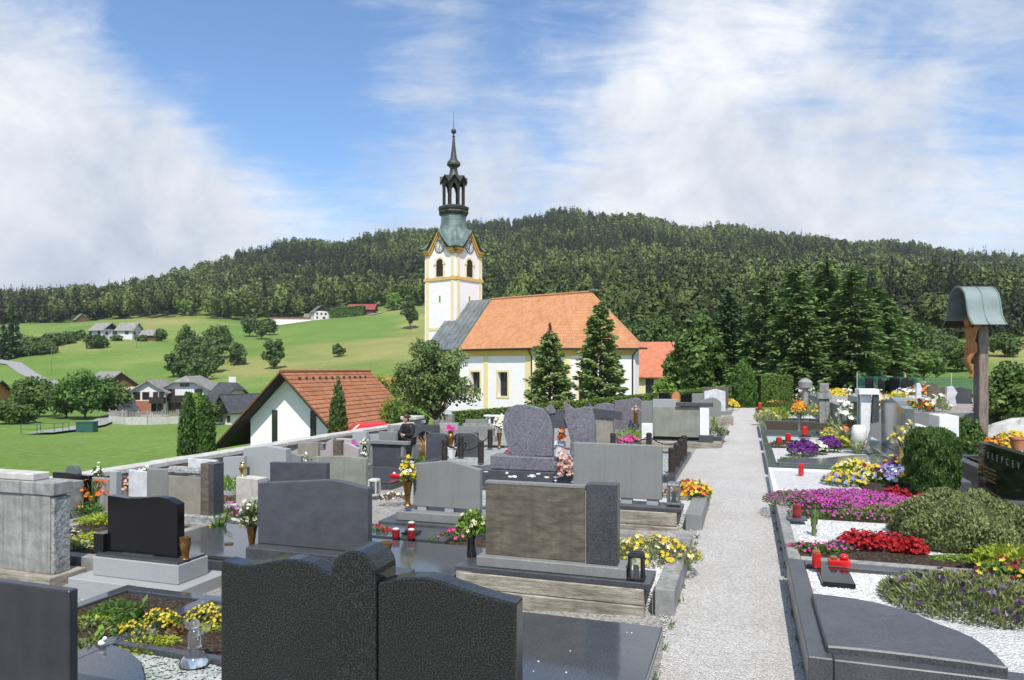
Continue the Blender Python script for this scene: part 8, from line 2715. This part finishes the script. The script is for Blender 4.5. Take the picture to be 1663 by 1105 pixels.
def boulder():
 q = at(1648, 690, 18.5)
 r = thing('boulder', 'pale grey boulder at the right edge beneath the dark bush', 'boulder', (q.x + .2, q.y, 0.2))
 m = MB()
 rng = np.random.default_rng(4)
 prof = [(.05, -.3), (.7, -.2), (.95, .1), (.9, .45), (.6, .75), (.25, .88), (.02, .9)]
 m.lathe(prof, 12, sx=1.2, sy=.8)
 m.v = [(x * rng.uniform(.9, 1.08), y * rng.uniform(.9, 1.08), z * rng.uniform(.92, 1.06)) for x, y, z in m.v]
 m.build('rock', 'boulder', r, bevel=.03)

boulder()
a, b = gz(1560, 702, .2)
q = at(1560, 690, 17.8)
clipped('round_shrub', 'dark green round shrub at the foot of the wayside cross', 'shrub', (q.x, q.y, .1), [(.36, 0), (.50, .3), (.46, .65), (.28, .92), (.03, 1.05)], 3600, .11, 'leaf_thuja', 61, bumpy=.12, upright=.4, aspect=.6)
q = at(1582, 690, 17.4)
clipped('round_shrub', 'smaller green shrub right of the dark round shrub', 'shrub', (q.x, q.y, .1), [(.22, 0), (.30, .2), (.26, .5), (.02, .68)], 1500, .10, 'leaf_green', 62, bumpy=.12, upright=.4, aspect=.6)
q = at(1652, 690, 21)
deciduous('bush', 'big dark leafy bush at the right edge beside the wayside cross', (q.x + .1, q.y, .3), 2.5, 1.15, 6500, .15, 'leaf_tree', 66, .06, 34)
q = at(1602, 690, 23)
clipped('thin_sapling', 'thin brown conifer sapling right of the wayside cross', 'plant', (q.x + .05, q.y, .2), [(.14, 0), (.16, .5), (.10, 1.2), (.04, 1.7), (.01, 2.0)], 700, .14, 'leaf_dry', 63, bumpy=.2, upright=1.0)

# ------------------------------------------------------------------ wayside cross with carved figure under a copper arch
def skin_mesh(name, mt_, nodes, edges, parent, sub=2, root=0, smooth=True):
 """one continuous body grown round a skeleton: nodes = {key: ((x, y, z), radius)}"""
 keys = list(nodes)
 me = bpy.data.meshes.new(name)
 me.from_pydata([nodes[k][0] for k in keys], [(keys.index(a), keys.index(b)) for a, b in edges], [])
 o = bpy.data.objects.new(name, me)
 col.objects.link(o)
 o.modifiers.new('skin', 'SKIN')
 sv = me.skin_vertices[0].data
 for i, k in enumerate(keys):
  rr = nodes[k][1]
  sv[i].radius = rr if isinstance(rr, tuple) else (rr, rr)
  sv[i].use_root = (i == root)
 s = o.modifiers.new('sub', 'SUBSURF')
 s.levels = s.render_levels = sub
 bpy.context.view_layer.update()
 ev = o.evaluated_get(bpy.context.evaluated_depsgraph_get())
 nm = bpy.data.meshes.new_from_object(ev)
 nm.name = name
 o.modifiers.clear()
 o.data = nm
 nm.materials.clear()
 nm.materials.append(M[mt_])
 nm.polygons.foreach_set('use_smooth', [True] * len(nm.polygons))
 o.parent = parent
 return o

def join_into(o, mb):
 """merge extra geometry (a head's features) into a body mesh"""
 bm = bmesh.new()
 bm.from_mesh(o.data)
 vs_ = [bm.verts.new(v) for v in mb.v]
 for f in mb.f:
  try:
   bm.faces.new([vs_[i] for i in f]).smooth = True
  except ValueError:
   pass
 bmesh.ops.recalc_face_normals(bm, faces=bm.faces)
 bm.to_mesh(o.data)
 bm.free()

def head_mesh(T, s=1.0):
 """skull, jaw, nose, ears, brow and lips as one set of shells; face towards local -y; origin at the chin-neck joint"""
 m = MB()
 m.lathe([(.028, -.005), (.052, .012), (.066, .045), (.074, .085), (.079, .125), (.078, .165), (.064, .20), (.036, .222), (.003, .23)], 14, (0, 0.0, 0), sx=.93, sy=1.12, cap=False)
 m.ball((0, -.092, .078), .014, 6, sz=1.5)       # nose
 m.ball((0, -.083, .100), .010, 6, sz=1.8)
 m.ball((0, -.080, .046), .017, 6, sz=.45)       # mouth
 m.ball((0, -.068, .022), .020, 6, sz=.8)        # chin
 for k in (-1, 1):
  m.ball((k * .028, -.076, .112), .012, 6, sz=.7)
  m.ball((k * .074, .008, .09), .016, 6, sz=1.7)
 m.v = [tuple(T @ (Vector(v) * s)) for v in m.v]
 return m

def wayside_cross():
 px_, py_ = 11.92, 18.0
 r = thing('wayside_cross', 'tall weathered wooden cross with a copper arch roof and carved orange-brown figure', 'wayside cross', (px_, py_, 0))
 MB().box(-.12, .12, -.12, .12, -.3, 4.36).build('post', 'wood_grey', r, bevel=.015)
 MB().box(-.06, .06, -.36, .36, 3.66, 3.84).build('crossbeam', 'wood_grey', r, bevel=.01)
 # bell-shaped copper sheet, axis along x
 half = [(.62, 3.50), (.53, 3.60), (.455, 3.74), (.405, 3.92), (.37, 4.12), (.31, 4.30), (.20, 4.43), (.08, 4.49), (0, 4.50)]
 prof = [(-y, z) for y, z in half] + [(y, z) for y, z in reversed(half[:-1])]
 m = MB()
 n = len(prof)
 x0, x1 = -.62, .25
 def tt(p, off):
  y, z = p
  c = math.hypot(y, z - 3.7) or 1
  return (y - y / c * off, z - (z - 3.7) / c * off)
 vs_ = []
 for x in (x0, x1):
  for off in (0, .025):
   vs_ += [(x, *tt(p, off)) for p in prof]
 f = []
 for i in range(n - 1):
  f += [(i, i + 1, 2 * n + i + 1, 2 * n + i), (n + i, 3 * n + i, 3 * n + i + 1, n + i + 1), (i, n + i, n + i + 1, i + 1), (2 * n + i, 2 * n + i + 1, 3 * n + i + 1, 3 * n + i)]
 m.add(vs_, f)
 m.build('copper_roof', 'copper_pale', r, smooth=True)
 li = MB()
 li.add([(x, y * .965, z - .012) for x in (x0 + .004, x1 - .004) for y, z in prof], [(i, i + 1, n + i + 1, n + i) for i in range(n - 1)])
 li.build('shade_lining', 'wood_dark', r, smooth=True)  # added dark sheet: the arch's shaded inside is put into its colour
 ln = MB()
 ln.prism([(y * .93, 3.58 + (z - 3.58) * .965) for y, z in prof], lambda q, t: (.14 + t * .04, q[0], q[1]))
 ln.build('back_board', 'wood_dark', r)
 for x in (x0 + .02, -.2, x1 - .03):
  s = MB()
  s.tube([(x, y * 1.01, z + .012) for y, z in prof], .010, 5)
  s.build('seam', 'copper_pale', r)
 # carved figure: faces -x, arms raised to the beam
 X = -.24
 nodes = {'pelvis': ((X, 0, 2.98), .105), 'waist': ((X - .02, .01, 3.12), .095), 'chest': ((X - .02, 0, 3.30), .13), 'neck': ((X - .03, 0, 3.46), .055), 'head': ((X - .06, -.01, 3.52), .05),
    'shl': ((X, -.15, 3.40), .065), 'ell': ((X + .03, -.25, 3.55), .046), 'wrl': ((X + .08, -.32, 3.72), .033), 'hal': ((X + .1, -.33, 3.78), .036),
    'shr': ((X, .15, 3.40), .065), 'elr': ((X + .03, .25, 3.55), .046), 'wrr': ((X + .08, .32, 3.72), .033), 'har': ((X + .1, .33, 3.78), .036),
    'hipl': ((X, -.075, 2.90), .09), 'knl': ((X - .13, -.05, 2.62), .066), 'anl': ((X + .02, -.02, 2.28), .04), 'fol': ((X - .05, -.02, 2.18), .035),
    'hipr': ((X, .075, 2.90), .09), 'knr': ((X - .11, .06, 2.60), .066), 'anr': ((X + .04, .03, 2.27), .04), 'for': ((X - .03, .03, 2.17), .035)}
 ed = [('pelvis', 'waist'), ('waist', 'chest'), ('chest', 'neck'), ('neck', 'head'), ('chest', 'shl'), ('shl', 'ell'), ('ell', 'wrl'), ('wrl', 'hal'), ('chest', 'shr'), ('shr', 'elr'), ('elr', 'wrr'), ('wrr', 'har'),
   ('pelvis', 'hipl'), ('hipl', 'knl'), ('knl', 'anl'), ('anl', 'fol'), ('pelvis', 'hipr'), ('hipr', 'knr'), ('knr', 'anr'), ('anr', 'for')]
 body = skin_mesh('carved_figure', 'carved_wood', nodes, ed, r)
 T = Matrix.Translation((X - .06, -.01, 3.46)) @ Matrix.Rotation(R(-90), 4, 'Z') @ Matrix.Rotation(R(18), 4, 'X')
 join_into(body, head_mesh(T, 1.0))
 lo = MB().lathe([(.12, 2.80), (.15, 2.88), (.145, 3.02), (.125, 3.08)], 14, (X - .01, 0, 0), sx=.9, sy=1.05)
 lo.tube([(X - .05, .12, 3.05), (X - .06, .17, 2.9), (X - .04, .18, 2.72)], [.03, .035, .02], 6)
 lo.build('loincloth', 'carved_wood', body, smooth=True)
 hr = MB().lathe([(.07, 3.50), (.095, 3.58), (.09, 3.66), (.05, 3.70), (.005, 3.71)], 12, (X - .045, -.01, 0))
 hr.build('carved_hair', 'carved_wood', body, smooth=True)

wayside_cross()

# ------------------------------------------------------------------ green mesh fence at the back right
def fence():
 pts = [(1392, 50), (1470, 47), (1545, 45), (1605, 43), (1720, 40)]
 P = [Vector(((u - U0) / FOC * Y, Y, 0)) for u, Y in pts]
 r = thing('mesh_fence', 'green mesh fence on thin poles behind the far right graves', 'fence', P[0])
 po = []
 m = MB()
 for a, b in zip(P[:-1], P[1:]):
  L = (b - a).length
  d = (b - a) / L
  n = int(L / .09)
  for k in range(n):
   q = a + d * (k * .09) - P[0]
   m.box(-.014, .014, -.006, .006, .35, 1.9, T=Matrix.Translation(q))
  for z in np.arange(.35, 1.95, .1):
   m.tube([a - P[0] + Vector((0, 0, z)), b - P[0] + Vector((0, 0, z))], .015, 3)
  k = max(1, int(L / 2.6))
  for i in range(k):
   q = a + d * (L * i / k) - P[0]
   MB().tube([q + Vector((0, 0, -.4)), q + Vector((0, 0, 2.15))], .035, 6).build('fence_pole', 'concrete_pale' if i == 0 else 'roof_grey', r)
 m.build('wire_mesh', 'net_green', r)

fence()

# ------------------------------------------------------------------ seated woman
def woman():
 q = at(664, 717, 21.3)
 ox, oy, oz = q.x, q.y, q.z - .09
 a, b = AB(ox, oy)
 bench = yard('stone_ledge', 'low grey stone ledge the woman is sitting on', 'ledge', a, b + .05, oz - .62)
 MB().box(-.32, .2, -.18, .3, -.2, .62).build('block', 'granite_grey', bench, bevel=.01)
 MB().box(-.42, .3, -.85, -.181, -.2, .085).build('step', 'granite_grey', bench, bevel=.01)
 r = thing('person', 'woman in black clothes with short reddish-brown hair sitting and looking left', 'person', (ox, oy, oz))
 N = {'pelvis': ((0, 0, .10), (.15, .13)), 'waist': ((-.01, -.01, .27), (.13, .11)), 'chest': ((-.02, -.02, .45), (.155, .12)), 'neckb': ((-.04, -.02, .575), .062), 'neck': ((-.06, -.03, .64), .05), 'skull': ((-.075, -.04, .70), .05),
   'shl': ((.12, -.13, .53), .075), 'ell': ((.15, -.27, .29), .05), 'wrl': ((-.10, -.30, .30), .032), 'pal': ((-.16, -.30, .315), (.036, .022)),
   'shr': ((-.17, .10, .53), .075), 'elr': ((-.28, -.02, .28), .05), 'wrr': ((-.24, -.22, .29), .032), 'par': ((-.205, -.27, .305), (.036, .022)),
   'hil': ((.09, -.06, .09), .115), 'knl': ((.03, -.46, .13), .075), 'cal': ((.06, -.50, -.10), .06), 'anl': ((.09, -.46, -.42), .042), 'tol': ((.02, -.60, -.47), .036),
   'hir': ((-.09, .03, .09), .115), 'knr': ((-.36, -.34, .15), .075), 'car': ((-.30, -.42, -.08), .06), 'anr': ((-.22, -.46, -.42), .042), 'tor': ((-.30, -.60, -.47), .036)}
 E = [('pelvis', 'waist'), ('waist', 'chest'), ('chest', 'neckb'), ('neckb', 'neck'), ('neck', 'skull'), ('chest', 'shl'), ('shl', 'ell'), ('ell', 'wrl'), ('wrl', 'pal'), ('chest', 'shr'), ('shr', 'elr'), ('elr', 'wrr'), ('wrr', 'par'),
   ('pelvis', 'hil'), ('hil', 'knl'), ('knl', 'cal'), ('cal', 'anl'), ('anl', 'tol'), ('pelvis', 'hir'), ('hir', 'knr'), ('knr', 'car'), ('car', 'anr'), ('anr', 'tor')]
 body = skin_mesh('body', 'skin', N, E, r)
 # fingers and thumbs, rooted in the palms and curled round the clasped hands
 fg = MB()
 for base, d, s in ((Vector(N['pal'][0]), Vector((-.9, .25, -.1)).normalized(), 1), (Vector(N['par'][0]), Vector((.75, -.45, .05)).normalized(), -1)):
  side = d.cross(Vector((0, 0, 1))).normalized()
  for k, L in enumerate((.062, .072, .068, .054)):
   p0 = base + Vector((0, 0, .024 - .016 * k)) + d * .01
   p1 = p0 + d * (.035 + L * .4)
   p2 = p1 + d * (L * .35) + side * (.02 * s)
   p3 = p2 + side * (.026 * s) + d * (L * .1)
   fg.tube([p0, p1, p2, p3], [.0095, .009, .008, .0065], 6)
  fg.tube([base + Vector((0, 0, .012)), base + Vector((0, 0, .04)) + d * .02, base + Vector((0, 0, .052)) + d * .05], [.012, .0105, .008], 6)
 join_into(body, fg)
 T = Matrix.Translation((-.075, -.04, .665)) @ Matrix.Rotation(R(-68), 4, 'Z') @ Matrix.Rotation(R(6), 4, 'X')
 join_into(body, head_mesh(T, 1.02))
 hair = MB()
 hair.lathe([(.05, .10), (.085, .115), (.094, .16), (.088, .205), (.062, .236), (.02, .25), (.002, .252)], 14, (0, .018, 0), sx=.95, sy=1.05, cap=False)
 hair.lathe([(.03, .02), (.060, .05), (.072, .10), (.06, .15)], 12, (0, .045, 0), sx=1.0, sy=.8)
 hair.ball((0, .115, .15), .042, 8)
 hair.v = [tuple(T @ (Vector(v) * 1.02)) for v in hair.v]
 hair.build('hair', 'hair_brown', r, smooth=True)
 grow = lambda k, e: (N[k][0], tuple(x + e for x in N[k][1]) if isinstance(N[k][1], tuple) else N[k][1] + e)
 J = {k: grow(k, .034 if k in ('shl', 'shr', 'neckb') else .022) for k in ('pelvis', 'waist', 'chest', 'neckb', 'shl', 'ell', 'wrl', 'shr', 'elr', 'wrr')}
 J['hem'] = ((.0, -.0, .02), .19)
 skin_mesh('jacket', 'cloth_black', J, [('pelvis', 'waist'), ('waist', 'chest'), ('chest', 'neckb'), ('chest', 'shl'), ('shl', 'ell'), ('ell', 'wrl'), ('chest', 'shr'), ('shr', 'elr'), ('elr', 'wrr'), ('hem', 'pelvis')], r)
 K = {k: grow(k, .016) for k in ('pelvis', 'hil', 'knl', 'cal', 'anl', 'hir', 'knr', 'car', 'anr')}
 skin_mesh('trousers', 'cloth_black', K, [('pelvis', 'hil'), ('hil', 'knl'), ('knl', 'cal'), ('cal', 'anl'), ('pelvis', 'hir'), ('hir', 'knr'), ('knr', 'car'), ('car', 'anr')], r)
 for k, t in (('anl', 'tol'), ('anr', 'tor')):
  A, B = Vector(N[k][0]), Vector(N[t][0])
  sh = MB().tube([A + (A - B) * .35 + Vector((0, 0, -.02)), A + Vector((0, 0, -.025)), A.lerp(B, .55), B, B + (B - A) * .22], [.036, .054, .05, .046, .02], 10)
  sh.build('shoe', 'leather_black', r, smooth=True)
 bag = thing('handbag', 'black handbag in the lap of the seated woman', 'handbag', (ox - .30, oy - .42, oz + .235))
 bm_ = MB().prism([(-.15, 0), (.13, 0), (.11, .15), (-.12, .16)], lambda q_, t: (q_[0], (t - .5) * .12, q_[1]))
 bm_.build('body', 'leather_black', bag, bevel=.025, seg=2)
 MB().tube([(-.08, 0, .14), (-.06, 0, .22), (.03, 0, .23), (.06, 0, .14)], .009, 6).build('handle', 'leather_black', bag)

woman()

# ------------------------------------------------------------------ loose stones and weeds along the path
mat('stray_stone', (0.34, 0.32, 0.29), (0.66, 0.64, 0.60), 9, .85, lo=.3, hi=.7)

def path_litter():
 rng = np.random.default_rng(23)
 me = [pebble_mesh('stray_gravel', None, rng, -.68, .48, 4.6, 12, .008, 2600, .022, 'stray_stone'), pebble_mesh('stray_gravel', None, rng, -.80, -.62, 5, 16, .01, 900, .028, 'stray_stone'), pebble_mesh('stray_gravel', None, rng, .38, .5, 5, 16, .01, 700, .028, 'stray_stone')]
 for o in me:
  o.rotation_euler.z = -TH
  tag(o, 'loose pale stones lying on the gravel path', 'gravel', kind='stuff')
 n = 420
 left = rng.random(n) < .5
 k = np.floor(rng.uniform(0, 12, n))
 b = 5.5 + k * .62 + rng.normal(size=n) * .05 + .3 * np.sin(k * 3.1)
 a = np.where(left, -.655, .445) + rng.normal(size=n) * .018
 P = np.stack([a * CA + b * SA, -a * SA + b * CA, rng.uniform(.012, .05, n)], 1)
 U = unit(rng.normal(size=(n, 3)) * .5 + np.array([0, 0, 1])) * .03
 V = unit(np.cross(U, rng.normal(size=(n, 3)))) * .006
 o = quads('weeds', P, U, V, rng.uniform(0, 1, n), 'leaf_green')
 tag(o, 'small weeds growing along the foot of the kerbs', 'weeds', kind='stuff')

path_litter()

# ------------------------------------------------------------------ a little blue air over the far slopes
def haze():
 m, nt, nd, lk, bs = new_mat('haze')
 nd.remove(bs)
 v = nd.new('ShaderNodeVolumePrincipled')
 v.inputs['Color'].default_value = (0.82, 0.87, 0.93, 1)
 v.inputs['Density'].default_value = 0.00012
 v.inputs['Anisotropy'].default_value = 0.2
 lk.new(v.outputs[0], nd['Material Output'].inputs['Volume'])
 M['haze'] = m
 tag(MB().box(-3000, 4200, -60, 2600, -400, 330).build('haze', 'haze'), 'thin blue haze over the valley', 'haze', kind='stuff')

haze()
